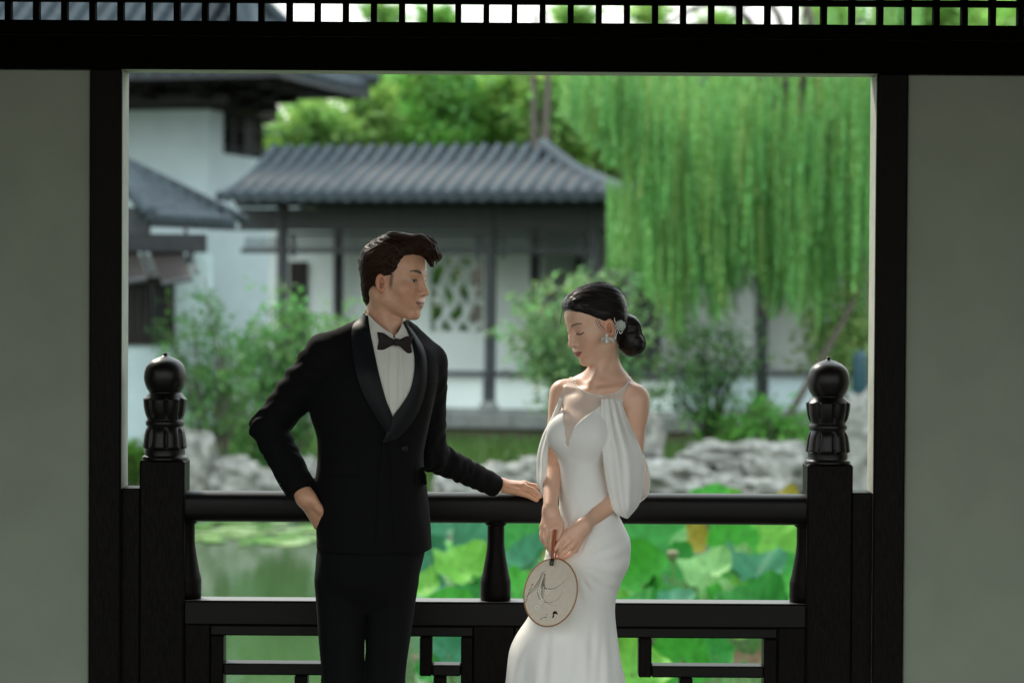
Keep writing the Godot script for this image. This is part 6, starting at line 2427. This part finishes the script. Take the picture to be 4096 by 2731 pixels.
func f_woman_core(p: Vector3) -> float:
	var d := loft(p, w_dress, -0.007 - 0.030 * smoothstep(0.86, 0.70, p.y))
	# shoulders, trapezius, collarbones
	var sr: Vector3 = w_pts.sr
	var sl: Vector3 = w_pts.sl
	d = smin(d, w_neck(p), 0.05)
	d = smin(d, cone(p, P(2410, 1530, -0.03), sr, 0.040, 0.036), 0.045)
	d = smin(d, cone(p, P(2432, 1530, -0.02), sl, 0.042, 0.036), 0.05)
	d = smin(d, cone(p, P(2362, 1566, 0.070), P(2270, 1552, 0.0), 0.008, 0.009), 0.016)
	d = smin(d, cone(p, P(2392, 1562, 0.074), P(2520, 1548, 0.045), 0.008, 0.009), 0.016)
	d = smax(d, -ell(p, P(2378, 1562, 0.088), Vector3(0.008, 0.012, 0.010)), 0.018)
	d = smin(d, ell(p, P(2256, 1735, 0.070), Vector3(0.046, 0.050, 0.045)), 0.035)
	d = smin(d, ell(p, P(2362, 1740, 0.085), Vector3(0.052, 0.052, 0.048)), 0.035)
	return d

func f_woman_body(p: Vector3) -> float:
	var d := f_woman_core(p)
	var sr: Vector3 = w_pts.sr
	var sl: Vector3 = w_pts.sl
	var er: Vector3 = w_pts.er
	var wr: Vector3 = w_pts.wr
	var el: Vector3 = w_pts.el
	var wl: Vector3 = w_pts.wl
	var ar := smin(cone(p, sr, er, 0.0375, 0.0295), cone(p, er, wr, 0.0300, 0.0205), 0.02)
	ar = smin(ar, ell(p, sr + Vector3(0, -0.03, 0), Vector3(0.036, 0.055, 0.038)), 0.02)
	d = smin(d, ar, 0.012)
	var al := smin(cone(p, sl, el, 0.0375, 0.0300), cone(p, el, wl, 0.0310, 0.0185), 0.02)
	al = smin(al, ell(p, sl + Vector3(0, -0.03, 0), Vector3(0.037, 0.058, 0.040)), 0.02)
	d = smin(d, al, 0.012)
	return d

func f_woman_rh(p: Vector3) -> float:
	return smin(hand_sdf(p, w_rh), cone(p, w_pts.er, w_pts.wr + Vector3(0, -0.006, 0.002), 0.0300, 0.0195), 0.018)

func f_woman_lh(p: Vector3) -> float:
	return smin(hand_sdf(p, w_lh), cone(p, w_pts.el, w_pts.wl, 0.0310, 0.0185), 0.018)

func bust(p: Vector3) -> float:
	return minf(ell(p, P(2254, 1735, 0.072), Vector3(0.052, 0.056, 0.052)), ell(p, P(2364, 1738, 0.088), Vector3(0.058, 0.058, 0.053)))

# top edge of the bodice as a line in the picture plane: deep notch between the cups
func bodice_top(px: float) -> float:
	var t := [2244.0, 1592.0, 2254.0, 1640.0, 2259.0, 1700.0, 2265.0, 1760.0, 2270.0, 1796.0, 2276.0, 1764.0, 2284.0, 1733.0, 2300.0, 1704.0, 2323.0, 1680.0, 2404.0, 1617.0, 2480.0, 1594.0]
	if px <= t[0]:
		return 1592.0
	for i in range(0, 20, 2):
		if px < t[i + 2]:
			return lerpf(t[i + 1], t[i + 3], (px - t[i]) / (t[i + 2] - t[i]))
	return 1594.0

func to_px(p: Vector3) -> Vector2:
	var q := cam_xf.affine_inverse() * p
	return Vector2(2048.0 + q.x / -q.z * F, 1365.5 - q.y / -q.z * F)

func f_dress(p: Vector3) -> float:
	var d := loft(p, w_dress)
	d = smin(d, ell(p, P(2256, 1735, 0.070), Vector3(0.051, 0.055, 0.050)), 0.035)
	d = smin(d, ell(p, P(2362, 1740, 0.085), Vector3(0.057, 0.057, 0.053)), 0.035)
	if absf(d) < 0.03:
		# seam valley between the cups, drag lines from the hip, flutes in the skirt
		var s := p - P(2270, 1760, 0.12)
		d += 0.0025 * exp(-(s.x * s.x) / 0.00025 - s.y * s.y / 0.003)
		var h := p - P(2300, 2260, 0.14)
		var ang := atan2(h.y, h.x)
		var rad := h.length()
		d += 0.0050 * sin(ang * 17.0 + 3.0 * fold_noise.get_noise_3dv(p * 6.0)) * exp(-rad * rad / 0.018) * smoothstep(0.02, 0.07, rad) * (1.0 if p.z > 0.0 else 0.0)
		var pq := to_px(p)
		if pq.y > 2380.0 and p.z > -0.02:
			for gl in [[2200.0, 2480.0, 2172.0, 2731.0, 0.005, 9.0], [2262.0, 2540.0, 2238.0, 2731.0, 0.004, 16.0], [2372.0, 2440.0, 2362.0, 2731.0, 0.007, 11.0], [2404.0, 2500.0, 2402.0, 2731.0, 0.008, 10.0], [2436.0, 2430.0, 2448.0, 2731.0, 0.006, 9.0], [2318.0, 2560.0, 2306.0, 2731.0, 0.004, 18.0], [2120.0, 2560.0, 2090.0, 2731.0, 0.004, 14.0]]:
				var gu: float = (pq.y - gl[1]) / (gl[3] - gl[1])
				var dx: float = (pq.x - lerpf(gl[0], gl[2], gu)) / (gl[5] * (1.0 + 0.8 * maxf(gu, 0.0)))
				d += gl[4] * smoothstep(-0.1, 0.7, gu) * (exp(-dx * dx) - 0.5 * exp(-(dx - 2.2) * (dx - 2.2)))
		var low := smoothstep(0.70, 0.36, p.y)
		if low > 0.0:
			d += low * (0.010 * sin((p.x - 0.05 * p.y) * 42.0 + 0.6 + 1.5 * fold_noise.get_noise_2d(p.x * 4.0, p.y * 1.2)) + 0.005 * sin(p.x * 95.0 + 1.0 + p.y * 4.0)) * (0.4 + low)
		d += 0.0016 * fold_noise.get_noise_3dv(p * Vector3(12, 5, 12))
	var q := to_px(p)
	if q.y < 1830.0:
		d = maxf(d, (bodice_top(q.x) - q.y) / 1380.0 * 0.9)
	return d

func f_sheer(p: Vector3) -> float:
	# thin net between the bodice edge and the neckline
	var d := f_woman_body_nohands(p) - 0.0028
	var q := to_px(p)
	# neckline ellipse cut out
	var nx := (q.x - 2406.0) / 118.0
	var ny := (q.y - 1490.0) / 92.0
	d = maxf(d, (1.0 - sqrt(nx * nx + ny * ny)) * 0.06)
	# straps end at the shoulders
	d = maxf(d, ((2236.0 + (q.y - 1540.0) * -0.1) + maxf(0.0, 1600.0 - q.y) * 0.42 - q.x) / 1380.0)
	d = maxf(d, (q.x - (2494.0 + maxf(0.0, 1590.0 - q.y) * 0.42)) / 1380.0)
	d = maxf(d, (q.y - 1800.0) / 1380.0)
	return d

func f_woman_body_nohands(p: Vector3) -> float:
	return f_woman_body(p)

# hair: smooth cap swept from a side parting to the nape
func w_hairline(q: Vector3) -> float:
	# furthest forward z allowed for hair at height y
	var y := q.y
	if y > 0.090: return 0.13
	if y > 0.012: return lerpf(0.012, 0.108, (y - 0.012) / 0.078)
	if y > -0.010: return lerpf(-0.016, 0.012, (y + 0.010) / 0.022)
	return -0.024 - 0.25 * (-0.010 - y)

func f_woman_hair_q(q: Vector3) -> float:
	var d := ell(q, Vector3(0, 0.039, -0.018), Vector3(0.0805, 0.0865, 0.1015))
	d = smin(d, ell(q, Vector3(0, -0.020, -0.055), Vector3(0.060, 0.060, 0.048)), 0.03)
	# soft wave over the forehead on both sides of the parting
	d = smin(d, ell(q, Vector3(0.0, 0.078, 0.042), Vector3(0.060, 0.030, 0.040)), 0.04)
	d = smax(d, q.z - w_hairline(q), 0.012)
	var s := Vector3(absf(q.x), q.y, q.z)
	d = smax(d, -ell(s, Vector3(0.090, -0.017, 0.000), Vector3(0.024, 0.036, 0.025)), 0.008)
	return d

func bun_q(q: Vector3) -> float:
	# low chignon of two rolled coils; local coordinates
	var a := (q - Vector3(0.010, -0.045, -0.108))
	var d := ell(a, Vector3.ZERO, Vector3(0.045, 0.043, 0.038))
	var b := (q - Vector3(0.010, -0.092, -0.104))
	d = smin(d, ell(b, Vector3.ZERO, Vector3(0.049, 0.046, 0.043)), 0.008)
	d = smin(d, cone(q, Vector3(0, -0.01, -0.07), Vector3(0.005, -0.05, -0.10), 0.038, 0.038), 0.02)
	return d

func f_woman_hair(p: Vector3) -> float:
	var q := whi * p
	var d := f_woman_hair_q(q)
	if d < 0.02:
		var n := hair_noise.get_noise_3dv(Vector3(q.x * 190.0, (q.y - 0.55 * q.z) * 190.0, q.z * 14.0))
		d += 0.0009 * n + 0.0012 * hair_noise.get_noise_3dv(Vector3(q.x * 70.0, (q.y - 0.55 * q.z) * 70.0, q.z * 8.0))
	return d * 0.925

func f_woman_bun(p: Vector3) -> float:
	var q := whi * p
	var d := bun_q(q)
	if d < 0.02:
		var a := q - Vector3(0.010, -0.068, -0.106)
		var ang := atan2(a.y, a.z)
		d += 0.0012 * sin(ang * 3.0 + a.length() * 700.0) * 0.6 + 0.0014 * hair_noise.get_noise_3dv(Vector3(q.x * 60.0, a.length() * 220.0, ang * 3.0))
	return d * 0.925

func c_woman_hair(p: Vector3, _n: Vector3) -> Color:
	var q := whi * p
	var t := 0.85 + 0.6 * hair_noise.get_noise_3dv(Vector3(q.x * 150.0, (q.y - 0.55 * q.z) * 150.0, q.z * 12.0 + 3.0))
	return Color(0.0105, 0.0072, 0.0062) * clampf(t, 0.4, 1.5)

func c_woman_head(p: Vector3, _n: Vector3) -> Color:
	var q := whi * p
	var c := face_colour(q, WOMAN_SKIN, 1.0)
	var t := 1.0 + 0.03 * fold_noise.get_noise_3dv(p * 60.0)
	var w := 0.06 * fold_noise.get_noise_3dv(p * 22.0)
	return Color(c.r * t, c.g * (t - w), c.b * (t - w * 1.4))

func c_woman_skin(p: Vector3, _n: Vector3) -> Color:
	var t := 1.0 + 0.04 * fold_noise.get_noise_3dv(p * 40.0)
	return Color(WOMAN_SKIN.r * t, WOMAN_SKIN.g * 0.97 * t, WOMAN_SKIN.b * 0.96 * t)

func build_woman() -> Dictionary:
	setup_woman()
	var j := {}
	var c := wh.origin
	var ny := P(2420, 1500, 0).y
	j.head = job(f_woman_head, Vector3(c.x - 0.15, ny, c.z - 0.14), Vector3(c.x + 0.13, c.y + 0.14, c.z + 0.14), 0.0023, c_woman_head)
	j.body = job(f_woman_body, Vector3(P(2110, 1700, 0).x, P(2300, 2120, 0.1).y, -0.14), Vector3(P(2620, 1700, 0).x, ny + 0.005, 0.24), 0.0055, c_woman_skin)
	j.legs = job(f_woman_body, Vector3(P(1900, 1700, 0).x, 0.0, -0.36), Vector3(P(2740, 1700, 0).x, P(2300, 2120, 0.1).y + 0.01, 0.38), 0.016, c_woman_skin)
	j.rh = job(f_woman_rh, P(2135, 2235, 0.14) - Vector3(0, 0, 0.08), P(2270, 2018, 0.14) + Vector3(0, 0, 0.07), 0.0023, c_woman_skin)
	j.lh = job(f_woman_lh, P(2188, 2262, 0.16) - Vector3(0, 0, 0.08), P(2372, 2060, 0.16) + Vector3(0, 0, 0.06), 0.0023, c_woman_skin)
	j.hair = job(f_woman_hair, Vector3(c.x - 0.13, c.y - 0.13, c.z - 0.15), Vector3(c.x + 0.15, c.y + 0.15, c.z + 0.15), 0.0025, c_woman_hair)
	j.bun = job(f_woman_bun, Vector3(c.x, c.y - 0.16, c.z - 0.20), Vector3(c.x + 0.24, c.y + 0.12, c.z + 0.08), 0.0025, c_woman_hair)
	var seam := P(2300, 1860, 0).y
	j.dress = job(f_dress, Vector3(P(1900, 2000, 0).x, 0.0, -0.38), Vector3(P(2740, 2000, 0).x, seam + 0.006, 0.40), 0.0062, plain)
	j.bodice = job(f_dress, Vector3(P(2170, 2000, 0).x, seam, -0.14), Vector3(P(2540, 2000, 0).x, P(2300, 1575, 0).y, 0.20), 0.0032, plain)
	j.sheer = job(f_sheer, Vector3(P(2200, 2000, 0).x, P(2300, 1812, 0.1).y, -0.12), Vector3(P(2560, 2000, 0).x, P(2300, 1490, 0).y, 0.2), 0.004, plain)
	return j

# hanging cape sleeve: front sheet between two pixel polylines, bulging forward
func cape(left: Array, right: Array, zl: Array, zr: Array, zb: Array, folds: float, nfold: float) -> Array:
	var n := 34
	var l := spline(v2(left), n)
	var r := spline(v2(right), n)
	var za := spline(zl, n)
	var zc := spline(zr, n)
	var bu := spline(zb, n)
	var rows := []
	for i in n:
		var v := float(i) / (n - 1)
		var line := PackedVector3Array()
		for k in 29:
			var u := k / 28.0
			var q: Vector2 = l[i].lerp(r[i], u)
			var z: float = lerpf(za[i], zc[i], u) + bu[i] * sin(PI * u)
			z += folds * (1.0 - 0.75 * v) * sin(u * nfold + 0.5 * sin(v * 3.0)) * sin(PI * u) + 0.006 * v * sin(u * 7.0 + v * 5.0) * sin(PI * u)
			line.append(P(q.x, q.y, z))
		rows.append(line)
	return rows

func finish_woman(j: Dictionary, skin: Material) -> void:
	var t := thing("person", "woman in long white gown with draped sleeves and low bun, eyes lowered, facing left", "person", Vector3.ZERO)
	put(t, "body", joined_mesh([j.head.out, j.body.out, j.legs.out, j.rh.out, j.lh.out]), skin)
	var hm := mat("hair_black", Color(1, 1, 1), 0.40, 0.38)
	hm.vertex_color_use_as_albedo = true
	put(t, "hair", joined_mesh([j.hair.out]), hm)
	put(t, "bun", joined_mesh([j.bun.out]), hm)
	var lm := mat("hair_locks_black", Color(0.010, 0.007, 0.006), 0.40, 0.4)
	var st0 := []
	for i in 300:
		var x := rnd(-0.06, 0.075)
		st0.append(Vector3(x, 0.10 - 0.4 * absf(x - 0.01), rnd(-0.02, 0.07)))
	locks(t, f_woman_hair_q, wh, st0, func(q: Vector3) -> Vector3: return Vector3(q.x * 6.0, -0.5 - 2.0 * maxf(q.z, 0.0), -1.0), 0.10, 0.0010, lm)
	var fly := []
	for i in 70:
		fly.append(Vector3(rnd(-0.05, 0.06), 0.115, rnd(-0.09, 0.06)))
	locks(t, f_woman_hair_q, wh, fly, func(q: Vector3) -> Vector3: return Vector3(q.x * 6.0, -0.5, -1.0), 0.07, 0.0004, lm, "hair_strands", 0.007)
	var st1 := []
	for i in 130:
		var a := rnd(0, TAU)
		st1.append(Vector3(0.055, -0.068 + 0.070 * sin(a), -0.106 + 0.035 * cos(a)))
	locks(t, bun_q, wh, st1, func(q: Vector3) -> Vector3: return Vector3(0.1, -(q.z + 0.106) * 30.0, (q.y + 0.068) * 14.0), 0.060, 0.0014, lm)
	# loose strands by the ear and the forehead
	var st := mb()
	for q in [[0.070, 0.030, 0.030], [0.071, 0.022, 0.024], [0.069, 0.026, 0.036]]:
		var a := Vector3(q[0], q[1], q[2])
		tube(st, spline([wh * a, wh * (a + Vector3(0.008, -0.018, 0.002)), wh * (a + Vector3(0.008, -0.036, -0.010)), wh * (a + Vector3(0.004, -0.050, -0.022))], 10), spline([0.0006, 0.0005, 0.0002], 10), 4)
	tube(st, spline([P(2256, 1225, 0.0), P(2246, 1262, 0.01), P(2243, 1292, 0.01), P(2252, 1300, 0.01)], 10), spline([0.0012, 0.0008, 0.0003], 10), 4)
	for k in 5:
		tube(st, spline([P(2300 + k * 30, 1168 - k * 4, 0.02), P(2330 + k * 34, 1150 - k * 2, 0.0), P(2370 + k * 30, 1146 + k * 6, -0.02)], 8), spline([0.0007, 0.0006, 0.0003], 8), 3)
	obj(t, "loose_strands", st, lm).set_meta("kind", "stuff")
	# gown
	var gown: StandardMaterial3D = mats.gown
	put(t, "dress", joined_mesh([j.dress.out, j.bodice.out]), gown)
	var net := mat("sheer_net", Color(0.86, 0.82, 0.76), 0.8, 0.2)
	net.transparency = BaseMaterial3D.TRANSPARENCY_ALPHA
	net.albedo_color.a = 0.48
	put(t, "sheer_top", joined_mesh([j.sheer.out]), net)
	# piping along the neckline
	st = mb()
	var pts := []
	for k in 26:
		var a := lerpf(0.22, PI - 0.42, k / 25.0)
		var x := 2406.0 + 118.0 * cos(a)
		var y := 1490.0 + 92.0 * sin(a)
		var p := P(x, y, 0.05)
		var z := front_z(f_woman_body, p.x, p.y, 0.2)
		pts.append(P(x, y, z + 0.0032))
	tube(st, pts, [0.0016], 6)
	obj(t, "neckline_piping", st, mats.gown)
	st = mb()
	# right sleeve in the picture: front sheet, then the back sheet behind the arm
	var fr := cape([[2406, 1596], [2405, 1700], [2410, 1800], [2420, 1890], [2433, 1965], [2456, 2045], [2500, 2072]], [[2481, 1594], [2518, 1690], [2566, 1800], [2579, 1880], [2572, 1960], [2556, 2020], [2512, 2074]], [0.105, 0.112, 0.112, 0.110, 0.105, 0.10, 0.08], [0.062, 0.055, 0.050, 0.05, 0.05, 0.055, 0.07], [0.004, 0.022, 0.034, 0.040, 0.040, 0.03, 0.01], 0.006, 22.0)
	sheet(st, fr, 0.003, true)
	obj(t, "draped_sleeve", st, gown)
	st = mb()
	var bk := cape([[2500, 1740], [2500, 1830], [2500, 1900], [2500, 1960], [2498, 2010], [2500, 2060]], [[2540, 1740], [2578, 1830], [2596, 1895], [2597, 1950], [2584, 1985], [2540, 2020]], [-0.045, -0.05, -0.05, -0.04, 0.0, 0.04], [-0.03, -0.02, -0.01, 0.0, 0.02, 0.05], [-0.01, -0.01, -0.01, -0.01, 0.0, 0.0], 0.002, 9.0)
	sheet(st, bk, 0.003, true)
	obj(t, "draped_sleeve", st, gown)
	# left sleeve in the picture: a narrow crescent
	st = mb()
	var lf := cape([[2240, 1590], [2206, 1668], [2170, 1740], [2149, 1814], [2146, 1880], [2149, 1935], [2174, 1992]], [[2247, 1592], [2226, 1668], [2206, 1740], [2193, 1810], [2189, 1875], [2183, 1930], [2177, 1992]], [0.035, 0.03, 0.02, 0.01, 0.01, 0.02, 0.04], [0.06, 0.058, 0.05, 0.045, 0.045, 0.045, 0.045], [0.004, 0.010, 0.015, 0.018, 0.018, 0.015, 0.004], 0.005, 14.0)
	sheet(st, lf, 0.003, true)
	obj(t, "draped_sleeve", st, gown)
	st = mb()
	var lb := cape([[2215, 1700], [2175, 1760], [2156, 1830], [2152, 1890], [2156, 1940], [2176, 1988]], [[2235, 1700], [2222, 1760], [2216, 1830], [2212, 1890], [2204, 1940], [2180, 1988]], [-0.05, -0.07, -0.08, -0.08, -0.06, 0.03], [-0.05, -0.07, -0.08, -0.08, -0.06, 0.03], [-0.01, -0.01, -0.01, -0.01, 0.0, 0.0], 0.002, 9.0)
	sheet(st, lb, 0.003, true)
	obj(t, "draped_sleeve", st, gown)
	# nails
	var nm := mat("nail", Color(0.50, 0.42, 0.40), 0.2, 0.6)
	for q in [[2204, 2206, 0.166, 2198, 2224, 0.164, 0.0045], [2201, 2210, 0.160, 2199, 2224, 0.156, 0.004], [2234, 2160, 0.168, 2232, 2170, 0.168, 0.0048], [2212, 2208, 0.184, 2204, 2220, 0.182, 0.0045], [2191, 2194, 0.152, 2194, 2206, 0.148, 0.004]]:
		st = mb()
		tube(st, [P(q[0], q[1], q[2]), P((q[0] + q[3]) * 0.5, (q[1] + q[4]) * 0.5, (q[2] + q[5]) * 0.5), P(q[3], q[4], q[5])], [q[6], q[6], 0.0012], 8)
		obj(t, "nail", st, nm)
	# flower pin with bead strings, pearl earring with net bow
	var pin := thing_part(t, "hair_pin", Vector3.ZERO)
	var pearl := mat("pearl", Color(0.72, 0.74, 0.70), 0.18, 0.7)
	var petal := mat("lace_petal", Color(0.62, 0.66, 0.60), 0.7, 0.3)
	petal.backlight_enabled = true
	petal.backlight = lin(0.5, 0.5, 0.5)
	var fc := P(2482, 1302, 0.095)
	for ring in 3:
		for k in 5 + ring:
			var a := TAU * k / (5 + ring) + ring * 0.5
			var d := Vector3(cos(a), sin(a), 0.35 - 0.15 * ring).normalized()
			st = mb()
			var s := 0.0075 + 0.0028 * ring
			ball(st, fc + Vector3(d.x, d.y, 0) * (0.003 + 0.0042 * ring) + Vector3(0, 0, 0.010 - 0.004 * ring), Vector3(s, s * 0.85, 0.0028), 8, Basis.looking_at(-d, Vector3(0.1, 1, 0.2)))
			obj(pin, "petal", st, petal)
	st = mb()
	var strings := [[[2466, 1312], [2462, 1330], [2459, 1352]], [[2474, 1318], [2466, 1340], [2463, 1356]], [[2490, 1322], [2488, 1330], [2482, 1334], [2478, 1326]], [[2458, 1272], [2459, 1282], [2464, 1290], [2470, 1290]]]
	for sg in strings:
		var path := spline(v2(sg), 18)
		for q in path:
			ball(st, P(q.x, q.y, 0.098), Vector3.ONE * 0.0014, 6)
	obj(pin, "bead_strings", st, pearl).set_meta("kind", "stuff")
	var er := thing_part(t, "earring", Vector3.ZERO)
	for q in [[2427, 1341, 0.0052], [2427, 1364, 0.0070], [2427, 1353, 0.004]]:
		st = mb()
		ball(st, P(q[0], q[1], 0.095), Vector3.ONE * q[2], 12)
		obj(er, "pearl", st, pearl)
	for s in [-1.0, 1.0]:
		st = mb()
		var l := 0.016 if s < 0.0 else 0.022
		var rows := []
		for i in 6:
			var u := i / 5.0
			var line := PackedVector3Array()
			for k in 5:
				var w := k / 4.0 - 0.5
				line.append(P(2427, 1352, 0.096) + Vector3(s * u * l, -(0.009 if s > 0.0 else 0.006) * u * u + w * (0.002 + 0.010 * u), 0.002 * sin(k * 2.0 + i)))
			rows.append(line)
		sheet(st, rows, 0.0006, true)
		obj(er, "net_bow", st, petal)

# round silk fan held head down by its handle
func build_fan() -> void:
	var c := P(2203, 2369, 0.205)
	var t := thing("round_fan", "round silk fan painted with an orchid, held head down before the white dress", "fan", c)
	# disc: major axis tilted, foreshortened by turning the disc about it
	var up := Vector3(sin(deg_to_rad(21.0)), cos(deg_to_rad(21.0)), 0.0)
	var side := Vector3(up.y, -up.x, 0.0).rotated(up, deg_to_rad(-43.0))
	var n := side.cross(up)
	var bs := Basis(side, up, n)
	t.basis = bs
	var R := 0.0965
	# painted silk
	var st := mb()
	var rings := 14
	var rows := []
	for i in rings + 1:
		var line := PackedVector3Array()
		for k in 49:
			var a := TAU * k / 48
			var r: float = R * i / rings
			line.append(Vector3(cos(a) * r, sin(a) * r, 0.0012))
		rows.append(line)
	for i in rings:
		for k in 48:
			for q in [[i, k], [i, k + 1], [i + 1, k + 1], [i, k], [i + 1, k + 1], [i + 1, k]]:
				var p: Vector3 = rows[q[0]][q[1]]
				vtx(st, p, Vector3(0, 0, 1), Vector2(0.5 + p.x / R * 0.5, 0.5 - p.y / R * 0.5))
	var silk := mat("painted_silk", Color(1, 1, 1), 0.7, 0.25)
	silk.albedo_texture = ImageTexture.create_from_image(fan_picture())
	silk.backlight_enabled = true
	silk.backlight = lin(0.5, 0.5, 0.5)
	silk.cull_mode = BaseMaterial3D.CULL_DISABLED
	obj(t, "silk", st, silk)
	st = mb()
	var pts := []
	for k in 65:
		var a := TAU * k / 64
		pts.append(Vector3(cos(a) * R, sin(a) * R, 0.0012))
	tube(st, pts, [0.0022], 8, false)
	var wood := mat("bamboo", Color(0.36, 0.17, 0.06), 0.4, 0.5)
	obj(t, "rim", st, wood)
	# handle rises from the rim into the hands
	var inv := t.transform.affine_inverse()
	var h0 := inv * P(2206, 2254, 0.200)
	var h1 := inv * P(2221, 2118, 0.168)
	st = mb()
	tube(st, [h0, h0.lerp(h1, 0.1), h1], [0.0042, 0.0050, 0.0046], 10)
	obj(t, "handle", st, mat("lacquer_handle", Color(0.34, 0.09, 0.025), 0.3, 0.5))
	st = mb()
	tube(st, [h0 + (h0 - h1) * 0.05, h0.lerp(h1, 0.14)], [0.0062, 0.0066], 10)
	obj(t, "ferrule", st, mat("dark_ferrule", Color(0.02, 0.014, 0.01), 0.3, 0.5))
	st = mb()
	tube(st, [inv * P(2224, 2166, 0.170), inv * P(2226, 2200, 0.170), inv * P(2220, 2240, 0.170)], [0.0035, 0.003, 0.002], 6)
	obj(t, "red_tassel", st, mat("red_cord", Color(0.55, 0.02, 0.02), 0.7))

func stroke(im: Image, pts: Array, w0: float, w1: float, c: Color) -> void:
	var path := spline(v2(pts), 90)
	for i in path.size():
		var u := float(i) / (path.size() - 1)
		var w := lerpf(w0, w1, absf(u * 2.0 - 0.7))
		var p: Vector2 = path[i]
		for y in range(int(p.y - w - 1), int(p.y + w + 2)):
			for x in range(int(p.x - w - 1), int(p.x + w + 2)):
				if x < 0 or y < 0 or x >= 512 or y >= 512:
					continue
				var d := Vector2(x, y).distance_to(p)
				var a := clampf(w - d + 0.5, 0.0, 1.0) * c.a
				if a > 0.0:
					im.set_pixel(x, y, im.get_pixel(x, y).lerp(Color(c.r, c.g, c.b), a))

func fan_picture() -> Image:
	var im := Image.create(512, 512, false, Image.FORMAT_RGB8)
	var nz := FastNoiseLite.new()
	nz.frequency = 0.02
	for y in 512:
		for x in 512:
			var t := 0.93 + 0.03 * nz.get_noise_2d(x, y) + 0.015 * sin(x * 1.6) * sin(y * 1.6)
			im.set_pixel(x, y, Color(0.97 * t, 0.92 * t, 0.85 * t))
	var ink := Color(0.20, 0.25, 0.19, 0.9)
	var pale := Color(0.42, 0.42, 0.32, 0.8)
	# orchid leaves (pixels of the 512 disc; left and right follow the photograph)
	stroke(im, [[150, 150], [160, 220], [205, 245], [290, 205], [345, 130], [395, 70]], 3.6, 1.0, ink)
	stroke(im, [[128, 130], [122, 220], [140, 300], [210, 345], [300, 318], [360, 245], [345, 160], [330, 140]], 3.2, 1.0, ink)
	stroke(im, [[135, 150], [160, 240], [190, 310], [290, 338], [420, 300]], 3.2, 0.9, ink)
	stroke(im, [[112, 145], [105, 230], [75, 320], [25, 390]], 3.4, 1.0, ink)
	stroke(im, [[120, 140], [118, 230], [100, 300], [60, 350]], 2.2, 0.8, ink)
	stroke(im, [[150, 170], [170, 260], [215, 330], [240, 430]], 2.4, 0.8, ink)
	stroke(im, [[140, 150], [150, 240], [160, 290]], 4.0, 2.0, pale)
	stroke(im, [[158, 180], [185, 250], [205, 300]], 3.5, 1.5, pale)
	# white blossoms with orange hearts
	for f in [[150, 278], [225, 262], [205, 345], [188, 405]]:
		for k in 6:
			var a: float = TAU * k / 6 + f[0] * 0.01
			stroke(im, [[f[0], f[1]], [f[0] + cos(a) * 12, f[1] + sin(a) * 12], [f[0] + cos(a) * 24, f[1] + sin(a) * 24]], 5.0, 2.0, Color(0.96, 0.96, 0.93, 0.95))
		stroke(im, [[f[0] - 3, f[1]], [f[0] + 3, f[1] + 2]], 5.0, 3.0, Color(0.86, 0.45, 0.12))
	# dark butterfly and falling petals
	stroke(im, [[355, 385], [372, 372], [395, 378]], 11.0, 5.0, Color(0.12, 0.11, 0.10))
	stroke(im, [[362, 392], [366, 410], [360, 420]], 7.0, 3.0, Color(0.12, 0.11, 0.10))
	for q in [[300, 420], [292, 445], [275, 455], [262, 470], [300, 440]]:
		stroke(im, [[q[0], q[1]], [q[0] + 5, q[1] - 8]], 3.0, 1.5, Color(0.22, 0.22, 0.2))
	# column of brush characters with a red seal above
	stroke(im, [[62, 262], [62, 276]], 5.0, 4.0, Color(0.80, 0.36, 0.22))
	var r := RandomNumberGenerator.new()
	r.seed = 6
	for k in 8:
		var y := 292.0 + k * 19.0
		for s in 5:
			var ox := r.randf_range(-6, 6)
			var oy := r.randf_range(-6, 6)
			stroke(im, [[62 + k * 0.5 + ox, y + oy], [62 + k * 0.5 + ox + r.randf_range(-6, 6), y + oy + r.randf_range(-3, 5)]], 1.5, 1.0, Color(0.13, 0.12, 0.12))
	return im

func build_people() -> void:
	var skin := mat("skin", Color(1, 1, 1), 0.42, 0.5)
	skin.normal_enabled = true
	skin.normal_texture = noise_tex(41, 0.06, Color.BLACK, Color.WHITE, 512, 3, 1.5)
	skin.normal_scale = 0.5
	skin.uv1_triplanar = true
	skin.uv1_scale = Vector3(9, 9, 9)
	skin.vertex_color_use_as_albedo = true
	skin.subsurf_scatter_enabled = true
	skin.subsurf_scatter_strength = 0.12
	var s := mottled("suit", Color(0.0050, 0.0049, 0.0056), 0.75, 6.0, 0.85, 0.22)
	s.rim_enabled = true
	s.rim = 0.07
	mat("satin", Color(0.0060, 0.0070, 0.0085), 0.52, 0.28)
	mottled("bow", Color(0.022, 0.016, 0.015), 0.7, 10.0, 0.6, 0.3)
	mottled("shirt", Color(0.66, 0.66, 0.60), 0.94, 12.0, 0.8, 0.25)
	var g := mottled("gown", Color(0.83, 0.82, 0.785), 0.97, 3.0, 0.55, 0.3)
	g.rim_enabled = true
	g.rim = 0.1
	var jm := build_man(skin)
	var jw := build_woman()
	run_jobs()
	finish_man(jm, skin)
	finish_woman(jw, skin)
	build_fan()
